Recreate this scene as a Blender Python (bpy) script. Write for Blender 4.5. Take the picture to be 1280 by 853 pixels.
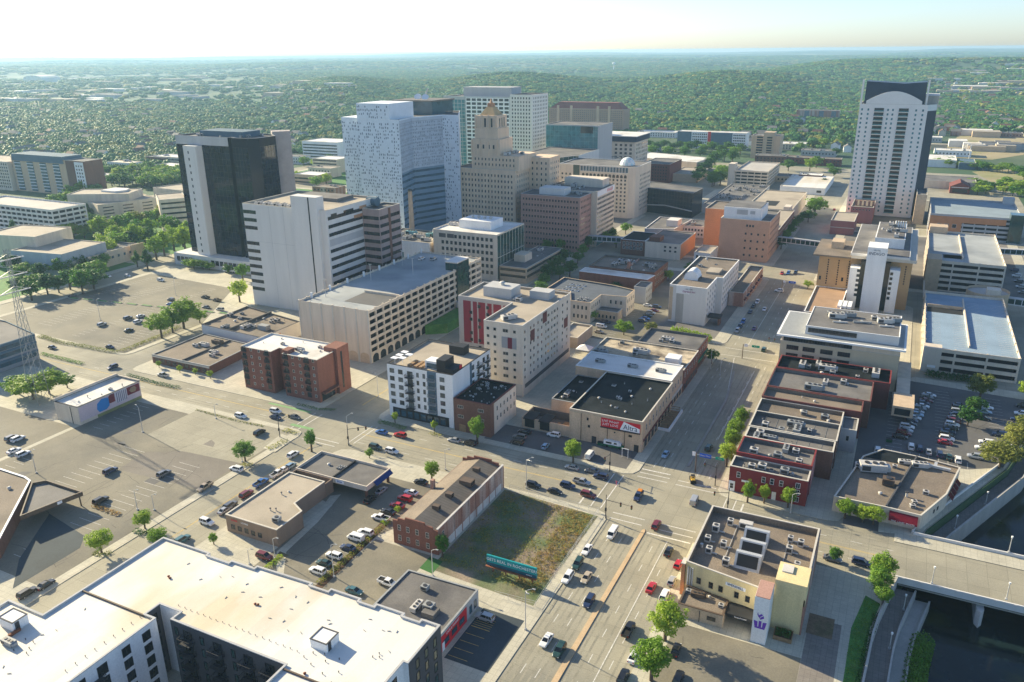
import bpy, bmesh, math, random
import numpy as np
from mathutils import Vector, Matrix

RND = random.Random(11)
sc = bpy.context.scene
COL = sc.collection
for _o in list(bpy.data.objects):
    bpy.data.objects.remove(_o, do_unlink=True)

# ------------------------------------------------------------------ camera
FPX, PX0, PY0, CAMH = 1000.0, 640.0, 426.5, 125.0      # focal length in photo pixels, image centre, drone height (m)

def _camera_axes():
    roll, hc, nvp = 0.0102, 64.0, 1160.0               # horizon slope, horizon row, vanishing point of the avenues
    p1 = np.array([0, hc - PY0, FPX]); p2 = np.array([100, hc - PY0 - 100 * roll, FPX])
    up = np.cross(p1, p2); up /= np.linalg.norm(up)
    if up[1] > 0: up = -up
    nx = nvp - 640
    n = np.array([nx, hc - PY0 - roll * nx, FPX]); n /= np.linalg.norm(n)
    return np.array([np.cross(n, up), n, up])          # rows: east, north, up in camera axes
RC = _camera_axes()

def G(px, py, z=0.0):
    """the place on the level z that stands at a pixel of the 1280 x 853 photograph"""
    d = RC @ np.array([px - PX0, py - PY0, FPX])
    t = (z - CAMH) / d[2]
    return (float(d[0] * t), float(d[1] * t))

cam = bpy.data.objects.new('camera', bpy.data.cameras.new('camera'))
COL.objects.link(cam)
_m = Matrix(((RC[0][0], -RC[0][1], -RC[0][2], 0), (RC[1][0], -RC[1][1], -RC[1][2], 0), (RC[2][0], -RC[2][1], -RC[2][2], CAMH), (0, 0, 0, 1)))
cam.matrix_world = _m
cam.data.sensor_width = 36.0
cam.data.lens = FPX / 1280.0 * 36.0
cam.data.clip_start = 1.0
cam.data.clip_end = 80000.0
sc.camera = cam

# ------------------------------------------------------------------ daylight
SUN_AZ, SUN_EL = 282.5, 22.0                            # evening sun, degrees clockwise from grid north
SKY_STRENGTH, SUN_STRENGTH, EXPOSURE = 0.1, 5.0, 1.17
world = bpy.data.worlds.new('World'); sc.world = world; world.use_nodes = True
_nt = world.node_tree
for _n in list(_nt.nodes): _nt.nodes.remove(_n)
_sky = _nt.nodes.new('ShaderNodeTexSky'); _sky.sky_type = 'NISHITA'; _sky.sun_disc = False
_sky.sun_elevation = math.radians(SUN_EL); _sky.sun_rotation = math.radians(SUN_AZ)
_sky.altitude = 350; _sky.air_density = 0.74; _sky.dust_density = 0.9; _sky.ozone_density = 2.5
_bg = _nt.nodes.new('ShaderNodeBackground'); _bg.inputs['Strength'].default_value = SKY_STRENGTH
_out = _nt.nodes.new('ShaderNodeOutputWorld')
_nt.links.new(_sky.outputs[0], _bg.inputs['Color']); _nt.links.new(_bg.outputs[0], _out.inputs['Surface'])
sun = bpy.data.objects.new('sun', bpy.data.lights.new('sun', 'SUN')); COL.objects.link(sun)
sun.data.energy = SUN_STRENGTH; sun.data.angle = math.radians(0.5); sun.data.color = (1.0, 0.86, 0.58)
_a, _e = math.radians(SUN_AZ), math.radians(SUN_EL)
_dir = Vector((math.sin(_a) * math.cos(_e), math.cos(_a) * math.cos(_e), math.sin(_e)))
sun.rotation_euler = _dir.to_track_quat('Z', 'Y').to_euler()
sc.view_settings.view_transform = 'Standard'; sc.view_settings.look = 'None'
sc.view_settings.exposure = EXPOSURE; sc.view_settings.gamma = 1.0
sc.render.engine = 'CYCLES'
sc.cycles.max_bounces = 5; sc.cycles.diffuse_bounces = 3; sc.cycles.glossy_bounces = 2; sc.cycles.transparent_max_bounces = 6
sc.cycles.volume_bounces = 0

# ------------------------------------------------------------------ materials
MATS = {}
def mat(name, c, rough=0.85, var=0.12, scale=0.25, metal=0.0, spec=0.3, c2=None, streak=False, fine=0.08, stretch=None, c2amt=0.45, bump=0.0, joints=None):
    """plain surface with uneven colour: large blotches, fine grain, optional second tone (wear), rain streaks, paving joints"""
    if name in MATS: return MATS[name]
    m = bpy.data.materials.new(name); m.use_nodes = True
    nt = m.node_tree; N = nt.nodes; L = nt.links
    b = N['Principled BSDF']
    b.inputs['Roughness'].default_value = rough; b.inputs['Metallic'].default_value = metal
    b.inputs['Specular IOR Level'].default_value = spec
    geo = N.new('ShaderNodeNewGeometry')
    mp = N.new('ShaderNodeMapping'); L.new(geo.outputs['Position'], mp.inputs['Vector'])
    if streak: mp.inputs['Scale'].default_value = (1, 1, 0.12)
    if stretch: mp.inputs['Scale'].default_value = stretch
    n1 = N.new('ShaderNodeTexNoise'); n1.inputs['Scale'].default_value = scale; n1.inputs['Detail'].default_value = 5
    n1.inputs['Roughness'].default_value = 0.6
    L.new(mp.outputs[0], n1.inputs['Vector'])
    r1 = N.new('ShaderNodeMapRange'); r1.inputs[1].default_value = 0.3; r1.inputs[2].default_value = 0.7
    r1.inputs[3].default_value = 1 - var; r1.inputs[4].default_value = 1 + var
    L.new(n1.outputs['Fac'], r1.inputs['Value'])
    n2 = N.new('ShaderNodeTexNoise'); n2.inputs['Scale'].default_value = 3.1; n2.inputs['Detail'].default_value = 3
    L.new(geo.outputs['Position'], n2.inputs['Vector'])
    r2 = N.new('ShaderNodeMapRange'); r2.inputs[1].default_value = 0.3; r2.inputs[2].default_value = 0.7
    r2.inputs[3].default_value = 1 - fine; r2.inputs[4].default_value = 1 + fine
    L.new(n2.outputs['Fac'], r2.inputs['Value'])
    mu = N.new('ShaderNodeMath'); mu.operation = 'MULTIPLY'
    L.new(r1.outputs[0], mu.inputs[0]); L.new(r2.outputs[0], mu.inputs[1])
    base = None
    if c2 is not None:
        n3 = N.new('ShaderNodeTexNoise'); n3.inputs['Scale'].default_value = scale * 0.6; n3.inputs['Detail'].default_value = 6
        L.new(mp.outputs[0], n3.inputs['Vector'])
        rr = N.new('ShaderNodeMapRange'); rr.inputs[1].default_value = 1 - c2amt - 0.08; rr.inputs[2].default_value = 1 - c2amt + 0.12
        L.new(n3.outputs['Fac'], rr.inputs['Value'])
        mx = N.new('ShaderNodeMix'); mx.data_type = 'RGBA'
        mx.inputs[6].default_value = (*c, 1); mx.inputs[7].default_value = (*c2, 1)
        L.new(rr.outputs[0], mx.inputs[0]); base = mx.outputs[2]
    vm = N.new('ShaderNodeVectorMath'); vm.operation = 'SCALE'
    if base is None: vm.inputs[0].default_value = c
    else: L.new(base, vm.inputs[0])
    fac = mu.outputs[0]
    if joints:
        bt = N.new('ShaderNodeTexBrick'); bt.offset = 0.0
        bt.inputs['Color1'].default_value = (1, 1, 1, 1); bt.inputs['Color2'].default_value = (0.9, 0.9, 0.9, 1)
        jv = joints[3] if len(joints) > 3 else 0.55; bt.inputs['Mortar'].default_value = (jv, jv, jv, 1); bt.inputs['Scale'].default_value = 1.0
        bt.inputs['Mortar Size'].default_value = joints[2]; bt.inputs['Mortar Smooth'].default_value = 0.3
        bt.inputs['Brick Width'].default_value = joints[0]; bt.inputs['Row Height'].default_value = joints[1]
        L.new(geo.outputs['Position'], bt.inputs['Vector'])
        m3 = N.new('ShaderNodeMath'); m3.operation = 'MULTIPLY'
        L.new(fac, m3.inputs[0]); L.new(bt.outputs['Color'], m3.inputs[1]); fac = m3.outputs[0]
    L.new(fac, vm.inputs['Scale']); L.new(vm.outputs[0], b.inputs['Base Color'])
    if bump:
        bp = N.new('ShaderNodeBump'); bp.inputs['Strength'].default_value = bump; bp.inputs['Distance'].default_value = 0.05
        L.new(n2.outputs['Fac'], bp.inputs['Height']); L.new(bp.outputs[0], b.inputs['Normal'])
    MATS[name] = m
    return m

def glass(name, c, rough=0.08, spec=0.6, var=0.35):
    if name in MATS: return MATS[name]
    m = bpy.data.materials.new(name); m.use_nodes = True
    nt = m.node_tree; N = nt.nodes; L = nt.links; b = N['Principled BSDF']
    b.inputs['Roughness'].default_value = rough; b.inputs['Specular IOR Level'].default_value = spec
    geo = N.new('ShaderNodeNewGeometry')
    mp = N.new('ShaderNodeMapping'); mp.inputs['Scale'].default_value = (0.31, 0.31, 0.29); L.new(geo.outputs['Position'], mp.inputs['Vector'])
    v = N.new('ShaderNodeTexVoronoi'); v.inputs['Scale'].default_value = 1.0; L.new(mp.outputs[0], v.inputs['Vector'])
    r = N.new('ShaderNodeMapRange'); r.inputs[3].default_value = 1 - var; r.inputs[4].default_value = 1 + 1.6 * var
    L.new(v.outputs['Color'], r.inputs['Value'])
    vm = N.new('ShaderNodeVectorMath'); vm.operation = 'SCALE'; vm.inputs[0].default_value = c
    L.new(r.outputs[0], vm.inputs['Scale']); L.new(vm.outputs[0], b.inputs['Base Color'])
    MATS[name] = m
    return m

def leafmat(name, c, c2, trans=0.25):
    if name in MATS: return MATS[name]
    m = bpy.data.materials.new(name); m.use_nodes = True
    nt = m.node_tree; N = nt.nodes; L = nt.links; b = N['Principled BSDF']
    b.inputs['Roughness'].default_value = 0.6; b.inputs['Specular IOR Level'].default_value = 0.25
    geo = N.new('ShaderNodeNewGeometry'); oi = N.new('ShaderNodeObjectInfo')
    n = N.new('ShaderNodeTexNoise'); n.inputs['Scale'].default_value = 0.55; n.inputs['Detail'].default_value = 3
    L.new(geo.outputs['Position'], n.inputs['Vector'])
    ad = N.new('ShaderNodeMath'); ad.operation = 'ADD'
    mm = N.new('ShaderNodeMath'); mm.operation = 'MULTIPLY_ADD'; mm.inputs[1].default_value = 0.8; mm.inputs[2].default_value = -0.4
    L.new(oi.outputs['Random'], mm.inputs[0]); L.new(mm.outputs[0], ad.inputs[0]); L.new(n.outputs['Fac'], ad.inputs[1])
    r = N.new('ShaderNodeMapRange'); r.inputs[1].default_value = 0.2; r.inputs[2].default_value = 0.8
    L.new(ad.outputs[0], r.inputs['Value'])
    mx = N.new('ShaderNodeMix'); mx.data_type = 'RGBA'; mx.inputs[6].default_value = (*c, 1); mx.inputs[7].default_value = (*c2, 1)
    L.new(r.outputs[0], mx.inputs[0]); L.new(mx.outputs[2], b.inputs['Base Color'])
    tr = N.new('ShaderNodeBsdfTranslucent'); L.new(mx.outputs[2], tr.inputs['Color'])
    ms = N.new('ShaderNodeMixShader'); ms.inputs[0].default_value = trans
    o = N['Material Output']
    L.new(b.outputs[0], ms.inputs[1]); L.new(tr.outputs[0], ms.inputs[2]); L.new(ms.outputs[0], o.inputs['Surface'])
    MATS[name] = m
    return m

# ------------------------------------------------------------------ mesh builder
class MB:
    def __init__(s): s.v = []; s.f = []; s.m = []
    def add(s, vs, fs, mi=0):
        k = len(s.v); s.v.extend(vs)
        for f in fs: s.f.append([i + k for i in f]); s.m.append(mi)
    def quad(s, a, b, c, d, mi=0): s.add([a, b, c, d], [(0, 1, 2, 3)], mi)
    def box(s, x0, x1, y0, y1, z0, z1, mi=0, top=None):
        s.add([(x0, y0, z0), (x1, y0, z0), (x1, y1, z0), (x0, y1, z0), (x0, y0, z1), (x1, y0, z1), (x1, y1, z1), (x0, y1, z1)],
              [(0, 3, 2, 1), (0, 1, 5, 4), (1, 2, 6, 5), (2, 3, 7, 6), (3, 0, 4, 7)], mi)
        s.add([(x0, y0, z1), (x1, y0, z1), (x1, y1, z1), (x0, y1, z1)], [(0, 1, 2, 3)], mi if top is None else top)
        return s
    def prism(s, poly, z0, z1, mi=0, top=None, bottom=True):
        n = len(poly)
        vs = [(x, y, z0) for x, y in poly] + [(x, y, z1) for x, y in poly]
        fs = [(i, (i + 1) % n, n + (i + 1) % n, n + i) for i in range(n)]
        if bottom: fs.append(tuple(range(n - 1, -1, -1)))
        s.add(vs, fs, mi)
        s.add([(x, y, z1) for x, y in poly], [tuple(range(n))], mi if top is None else top)
        return s
    def tube(s, p, q, r0, r1=None, n=6, mi=0, caps=True):
        p = Vector(p); q = Vector(q); r1 = r0 if r1 is None else r1
        d = q - p
        if d.length < 1e-6: return s
        d.normalize()
        a = d.orthogonal().normalized(); b = d.cross(a)
        vs = []
        for c, r in ((p, r0), (q, r1)):
            for i in range(n):
                t = 2 * math.pi * i / n
                vs.append(tuple(c + a * (r * math.cos(t)) + b * (r * math.sin(t))))
        fs = [(i, (i + 1) % n, n + (i + 1) % n, n + i) for i in range(n)]
        if caps: fs += [tuple(range(n - 1, -1, -1)), tuple(range(n, 2 * n))]
        s.add(vs, fs, mi); return s
    def bar(s, p, q, w, h, mi=0):
        """square bar from p to q"""
        p = Vector(p); q = Vector(q); d = (q - p).normalized()
        up = Vector((0, 0, 1)) if abs(d.z) < 0.9 else Vector((1, 0, 0))
        a = d.cross(up).normalized() * (w / 2); b = a.cross(d).normalized() * (h / 2)
        vs = [tuple(c + x * a + y * b) for c in (p, q) for x, y in ((-1, -1), (1, -1), (1, 1), (-1, 1))]
        s.add(vs, [(0, 1, 5, 4), (1, 2, 6, 5), (2, 3, 7, 6), (3, 0, 4, 7), (0, 3, 2, 1), (4, 5, 6, 7)], mi); return s
    def mesh(s, name, mats, off=(0, 0, 0), smooth=False):
        me = bpy.data.meshes.new(name)
        ox, oy, oz = off
        me.from_pydata([(x - ox, y - oy, z - oz) for x, y, z in s.v], [], s.f)
        for m in mats: me.materials.append(m)
        if len(mats) > 1: me.polygons.foreach_set('material_index', s.m)
        if smooth: me.polygons.foreach_set('use_smooth', [True] * len(me.polygons))
        me.update()
        return me

def link(name, me, parent=None, loc=(0, 0, 0), rz=0.0, kind=None):
    o = bpy.data.objects.new(name, me); COL.objects.link(o)
    if parent is not None: o.parent = parent
    o.location = loc
    if rz: o.rotation_euler = (0, 0, rz)
    if kind: o['kind'] = kind
    return o

USED = {}
def tag(o, label, cat, group=None):
    o['label'] = label; o['category'] = cat
    if group: o['group'] = group
    USED.setdefault(label, []).append(o.name)
    return o

class T:
    """a thing: an Empty at its base; part meshes are given in world coordinates"""
    def __init__(s, name, label, cat, loc, group=None, rz=0.0):
        s.loc = Vector((loc[0], loc[1], loc[2] if len(loc) > 2 else 0.0)); s.rz = rz
        s.o = bpy.data.objects.new(name, None); COL.objects.link(s.o)
        s.o.empty_display_size = 1; s.o.location = s.loc; s.o.rotation_euler = (0, 0, rz)
        tag(s.o, label, cat, group)
    def part(s, name, mb, mats, parent=None, kind=None, smooth=False, label=None):
        if not isinstance(mats, (list, tuple)): mats = [mats]
        o = link(name, mb.mesh(name, mats, s.loc, smooth), parent or s.o, kind=kind)
        if label: o['label'] = label
        return o
    def inst(s, name, me, at, rz=0.0, parent=None):
        p = Vector(at) - s.loc
        return link(name, me, parent or s.o, p, rz)

def setting(name, mb, mats, smooth=False):
    if not isinstance(mats, (list, tuple)): mats = [mats]
    return link(name, mb.mesh(name, mats, smooth=smooth), kind='structure')

def rect(x0, x1, y0, y1): return [(x0, y0), (x1, y0), (x1, y1), (x0, y1)]

def inset(poly, d):
    n = len(poly); out = []
    for i in range(n):
        p0, p1, p2 = Vector(poly[i - 1]), Vector(poly[i]), Vector(poly[(i + 1) % n])
        e1 = (p1 - p0).normalized(); e2 = (p2 - p1).normalized()
        n1 = Vector((-e1.y, e1.x)); n2 = Vector((-e2.y, e2.x))
        b = (n1 + n2)
        k = d / max(0.3, (1 + n1.dot(n2)))
        out.append((p1.x + b.x * k, p1.y + b.y * k))
    return out

def shell(mb, poly, z0, z1, thick, zroof, mi=0, inner=0):
    """walls of a footprint (counter-clockwise) with a parapet standing above the roof deck"""
    inn = inset(poly, thick); n = len(poly)
    for i in range(n):
        j = (i + 1) % n
        a, b, c, d = poly[i], poly[j], inn[j], inn[i]
        mb.quad((*a, z0), (*b, z0), (*b, z1), (*a, z1), mi)
        mb.quad((*a, z1), (*b, z1), (*c, z1), (*d, z1), mi)
        mb.quad((*c, zroof - .3), (*d, zroof - .3), (*d, z1), (*c, z1), inner)

def coping(mb, poly, z, w=0.45, t=0.12, out=0.06):
    o = inset(poly, -out); i_ = inset(poly, w); n = len(poly)
    for i in range(n):
        j = (i + 1) % n
        mb.quad((*o[i], z - t * .5), (*o[j], z - t * .5), (*o[j], z + t), (*o[i], z + t))
        mb.quad((*o[i], z + t), (*o[j], z + t), (*i_[j], z + t), (*i_[i], z + t))
        mb.quad((*i_[j], z - t * .5), (*i_[i], z - t * .5), (*i_[i], z + t), (*i_[j], z + t))

# ------------------------------------------------------------------ palette
def mk(name, c, **k): return mat(name, c, **k)
m_cream = mk('cream_stone', (.66, .56, .44), streak=True, scale=.35)
m_beige = mk('beige_panel', (.64, .56, .46), streak=True, scale=.3)
m_lime = mk('limestone', (.72, .55, .39), streak=True, scale=.35)
m_sand = mk('sand_brick', (.54, .41, .28), scale=.5, fine=.14)
m_tanbrick = mk('tan_brick', (.62, .44, .29), scale=.5, fine=.14, streak=True)
m_yellow = mk('yellow_render', (.74, .60, .32), streak=True, scale=.4, c2=(.55, .45, .27), c2amt=.35)
m_white = mk('white_panel', (.80, .80, .79), streak=True, scale=.3, var=.07)
m_white2 = mk('white_concrete', (.66, .64, .61), streak=True, scale=.25, var=.05, fine=.04)
m_grey = mk('grey_panel', (.30, .30, .31), streak=True, var=.08)
m_grey2 = mk('light_grey_panel', (.45, .45, .45), streak=True, var=.08)
m_dkgrey = mk('charcoal_panel', (.085, .085, .09), streak=True, var=.12)
m_black = mk('black_panel', (.022, .023, .026), rough=.6)
m_blackglassy = mk('black_cladding', (.008, .014, .026), rough=.2, spec=.14)
m_red = mk('red_brick', (.22, .092, .065), scale=.6, fine=.2, streak=True)
m_redpaint = mk('crimson_paint', (.21, .033, .035), streak=True, scale=.5, var=.1)
m_maroon = mk('maroon_brick', (.155, .052, .045), scale=.5, fine=.15, streak=True)
m_brown = mk('brown_brick', (.17, .085, .06), scale=.6, fine=.2, streak=True)
m_brick_old = mk('weathered_brick', (.33, .17, .125), scale=.35, fine=.2, streak=True, c2=(.50, .42, .37), c2amt=.45)
m_whitewash = mk('worn_whitewash', (.62, .60, .57), scale=.4, streak=True, c2=(.36, .27, .23), c2amt=.38)
m_pinkbrick = mk('pink_granite', (.42, .25, .20), var=.08, fine=.12)
m_salmon = mk('salmon_brick', (.52, .31, .21), var=.07, fine=.12, scale=.2)
m_orange = mk('orange_brick', (.52, .24, .115), var=.07, fine=.12)
m_bluegrey = mk('blue_grey_panel', (.09, .15, .20), var=.1)
m_redpanel = mk('red_panel', (.17, .02, .036), var=.08)
m_signred = mk('sign_red', (.62, .02, .035), var=.04, rough=.5)
m_signwhite = mk('sign_white', (.85, .85, .86), var=.03, rough=.5)
m_navy = mk('sign_navy', (.03, .05, .11), var=.03, rough=.5)
m_teal = mk('sign_teal', (.01, .29, .31), var=.05, rough=.5)
m_tealdark = mk('sign_teal_dark', (.012, .09, .14), var=.05, rough=.5)
m_purple = mk('sign_purple', (.16, .05, .45), var=.03, rough=.5)
m_cream_trim = mk('pale_trim', (.56, .52, .45), var=.06)
m_metal = mk('galvanised_metal', (.55, .55, .54), metal=.3, rough=.45, var=.1)
m_dkmetal = mk('dark_metal', (.06, .06, .065), rough=.5, metal=.3)
m_brownmetal = mk('brown_metal', (.12, .085, .06), rough=.6)
m_rust = mk('rusty_steel', (.23, .085, .045), rough=.8, var=.2)
m_unit = mk('unit_casing', (.52, .50, .47), rough=.6, var=.1, scale=.8)
m_unit2 = mk('unit_casing_grey', (.30, .31, .31), rough=.6, var=.1, scale=.8)
m_dark = mk('deep_interior', (.018, .02, .022), rough=.9)
m_rgravel = mk('gravel_roof', (.215, .175, .135), scale=.12, var=.16, fine=.22, c2=(.15, .125, .10), c2amt=.42)
m_rtan = mk('tan_roof', (.40, .345, .27), scale=.1, var=.12, fine=.1, c2=(.31, .265, .21), c2amt=.42)
m_rgrey = mk('grey_roof', (.175, .165, .155), scale=.12, var=.18, fine=.14, c2=(.105, .10, .10), c2amt=.45)
m_rblack = mk('black_roof', (.011, .016, .020), spec=.12, scale=.15, var=.25, fine=.2, c2=(.03, .035, .04), c2amt=.38)
m_rwhite = mk('white_roof', (.74, .72, .67), scale=.09, var=.05, fine=.03, c2=(.64, .54, .39), c2amt=.45, stretch=(1, .5, 1), rough=.7, joints=(3.2, 40, .05, .9))
m_rwhite2 = mk('pale_roof', (.70, .68, .64), scale=.1, var=.1, c2=(.5, .46, .4), c2amt=.4)
m_rblue = mk('parking_deck', (.36, .38, .38), scale=.08, var=.14, fine=.06, c2=(.27, .29, .30), c2amt=.45)
m_rdeckwarm = mk('warm_deck', (.46, .43, .39), scale=.08, var=.12, fine=.06)
m_road = mk('concrete_road', (.34, .315, .24), scale=.05, var=.16, fine=.1, c2=(.235, .225, .185), c2amt=.43, joints=(4.6, 5.2, .04))
m_pave = mk('pavement_concrete', (.50, .47, .375), scale=.12, var=.12, fine=.08, joints=(1.6, 1.6, .03))
m_lot = mk('aged_asphalt', (.215, .195, .148), scale=.06, var=.17, fine=.12, c2=(.15, .14, .115), c2amt=.45)
m_lot2 = mk('grey_asphalt', (.125, .122, .12), scale=.08, var=.15, fine=.12, c2=(.16, .15, .14), c2amt=.4)
m_asphalt = mk('fresh_asphalt', (.045, .06, .07), scale=.1, var=.2, fine=.12)
m_median = mk('tan_median', (.52, .38, .23), scale=.3, var=.1)
m_line = mk('road_paint', (.62, .60, .56), var=.2, fine=.25, scale=1.2)
m_yline = mk('yellow_road_paint', (.60, .42, .12), var=.2, fine=.25, scale=1.2)
m_patch = mk('patched_asphalt', (.185, .165, .14), scale=.1, var=.15, fine=.1)
m_greenpaint = mk('green_road_paint', (.20, .36, .16), var=.15)
m_grass = mk('lawn_grass', (.07, .20, .04), scale=.4, var=.3, fine=.3, c2=(.12, .19, .05), c2amt=.4)
m_dirt = mk('bare_soil', (.20, .145, .09), scale=.35, var=.2, fine=.2, c2=(.12, .11, .05), c2amt=.45)
m_lotsoil = mk('rubble_soil', (.24, .19, .14), scale=.16, var=.25, fine=.25, c2=(.11, .15, .06), c2amt=.5)
m_mulch = mk('mulch', (.10, .055, .03), scale=1.2, var=.25, fine=.3)
m_turf = mk('artificial_turf', (.035, .13, .03), scale=.5, var=.12)
m_wood = mk('timber', (.30, .19, .10), scale=1.0, var=.2)
m_bark = mk('bark', (.10, .075, .055), scale=2, var=.25)
m_copper = mk('dull_copper', (.45, .23, .12), rough=.6)
m_lampwhite = mk('lamp_globe', (.85, .85, .82), rough=.4)
m_skin = mk('skin', (.45, .28, .2)); m_cloth = mk('pink_cloth', (.5, .12, .2)); m_cloth2 = mk('navy_cloth', (.05, .06, .12))
g_dark = glass('dark_glass', (.018, .024, .028))
g_mixed = glass('mixed_glass', (.07, .08, .08), var=.95)
g_green = glass('green_glass', (.02, .055, .05))
g_blue = glass('blue_glass', (.035, .085, .12), var=.3)
g_teal = glass('teal_glass', (.05, .17, .19), var=.3)
g_black = glass('black_glass', (.006, .012, .024), rough=.03, spec=.4)
g_car = glass('car_glass', (.012, .014, .017), rough=.05, var=.1)

# ------------------------------------------------------------------ windows and facades
WM = {}
ROT = {'S': 0.0, 'E': math.pi / 2, 'N': math.pi, 'W': -math.pi / 2}
def win_mb(w, h, f=.09, nx=1, ny=1, proud=.07):
    """frame (0) round recessed panes (1); faces -Y, origin at its centre on the wall"""
    b = MB(); x0, x1, z0, z1 = -w / 2, w / 2, -h / 2, h / 2
    b.box(x0, x1, -proud, .02, z0, z0 + f); b.box(x0, x1, -proud, .02, z1 - f, z1)
    b.box(x0, x0 + f, -proud, .02, z0 + f, z1 - f); b.box(x1 - f, x1, -proud, .02, z0 + f, z1 - f)
    for i in range(1, nx):
        x = x0 + w * i / nx; b.box(x - f * .35, x + f * .35, -proud * .8, .02, z0 + f, z1 - f)
    for i in range(1, ny):
        z = z0 + h * i / ny; b.box(x0 + f, x1 - f, -proud * .75, .02, z - f * .35, z + f * .35)
    b.quad((x0 + f, -.02, z0 + f), (x1 - f, -.02, z0 + f), (x1 - f, -.02, z1 - f), (x0 + f, -.02, z1 - f), 1)
    return b
def win_mesh(w, h, fm, gm, nx=1, ny=1, f=.09, proud=.07):
    k = (round(w, 2), round(h, 2), fm.name, gm.name, nx, ny, f)
    if k not in WM: WM[k] = win_mb(w, h, f, nx, ny, proud).mesh('window', [fm, gm])
    return WM[k]
def wpos(side, line, a, z):
    return (a, line, z) if side in 'SN' else (line, a, z)
def spread(a0, a1, n): return [a0 + (i + .5) * (a1 - a0) / n for i in range(n)]
def rot_into(mb, src, pos, rz):
    c, s = math.cos(rz), math.sin(rz); k = len(mb.v)
    mb.v.extend([(x * c - y * s + pos[0], x * s + y * c + pos[1], z + pos[2]) for x, y, z in src.v])
    mb.f.extend([[i + k for i in f] for f in src.f]); mb.m.extend(src.m)
def facade(t, side, line, a0, a1, z0, z1, nc, nr, w, h, fm=None, gm=None, nx=1, ny=1, skip=None, stuff=False, cols=None, rows=None, name='window', f=.09, proud=.07):
    """regular windows on one wall: each its own part, or (too small to pick apart) joined"""
    fm = fm or m_dkmetal; gm = gm or g_dark
    cols = cols or spread(a0, a1, nc); rows = rows or spread(z0, z1, nr)
    if stuff:
        src = win_mb(w, h, f, nx, ny, proud); mb = MB()
    else: me = win_mesh(w, h, fm, gm, nx, ny, f, proud)
    for i, a in enumerate(cols):
        for j, z in enumerate(rows):
            if skip and skip(i, j): continue
            if stuff: rot_into(mb, src, wpos(side, line, a, z), ROT[side])
            else: t.inst(name, me, wpos(side, line, a, z), ROT[side])
    if stuff: t.part(name, mb, [fm, gm], kind='stuff')
def slab_on(t, name, side, line, a0, a1, z0, z1, m, d=.08, **k):
    """flat piece standing d proud of a wall"""
    b = MB()
    if side == 'S': b.box(a0, a1, line - d, line + .02, z0, z1)
    elif side == 'N': b.box(a0, a1, line - .02, line + d, z0, z1)
    elif side == 'E': b.box(line - .02, line + d, a0, a1, z0, z1)
    else: b.box(line - d, line + .02, a0, a1, z0, z1)
    return t.part(name, b, m, **k)
def bands(t, side, line, a0, a1, zs, h, gm=None, d=.06, mull=0, fm=None):
    """ribbon windows: glass strip with mullions, one part per storey"""
    gm = gm or g_dark; fm = fm or m_dkmetal
    for z in zs:
        b = MB()
        def bx(p, q, e, z0, z1, mi):
            if side == 'S': b.box(p, q, line - e, line + .02, z0, z1, mi)
            elif side == 'E': b.box(line - .02, line + e, p, q, z0, z1, mi)
            elif side == 'W': b.box(line - e, line + .02, p, q, z0, z1, mi)
            else: b.box(p, q, line - .02, line + e, z0, z1, mi)
        bx(a0, a1, d, z - h / 2, z + h / 2, 0)
        for i in range(1, mull):
            a = a0 + (a1 - a0) * i / mull; bx(a - .07, a + .07, d + .05, z - h / 2, z + h / 2, 1)
        t.part('ribbon_window', b, [gm, fm])
def curtain(t, side, line, a0, a1, z0, z1, nc, nr, gm, fm, d=.05, mw=.1, name='curtain_wall'):
    """glass wall with a raised grid of mullions"""
    b = MB()
    def bx(p, q, e, za, zb, mi):
        if side == 'S': b.box(p, q, line - e, line + .02, za, zb, mi)
        elif side == 'E': b.box(line - .02, line + e, p, q, za, zb, mi)
        elif side == 'W': b.box(line - e, line + .02, p, q, za, zb, mi)
        else: b.box(p, q, line - .02, line + e, za, zb, mi)
    bx(a0, a1, d, z0, z1, 0)
    for i in range(nc + 1):
        a = a0 + (a1 - a0) * i / nc; bx(max(a0, a - mw / 2), min(a1, a + mw / 2), d + .09, z0, z1, 1)
    for i in range(nr + 1):
        z = z0 + (z1 - z0) * i / nr; bx(a0, a1, d + .06, max(z0, z - mw / 2), min(z1, z + mw / 2), 1)
    return t.part(name, b, [gm, fm])

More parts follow.
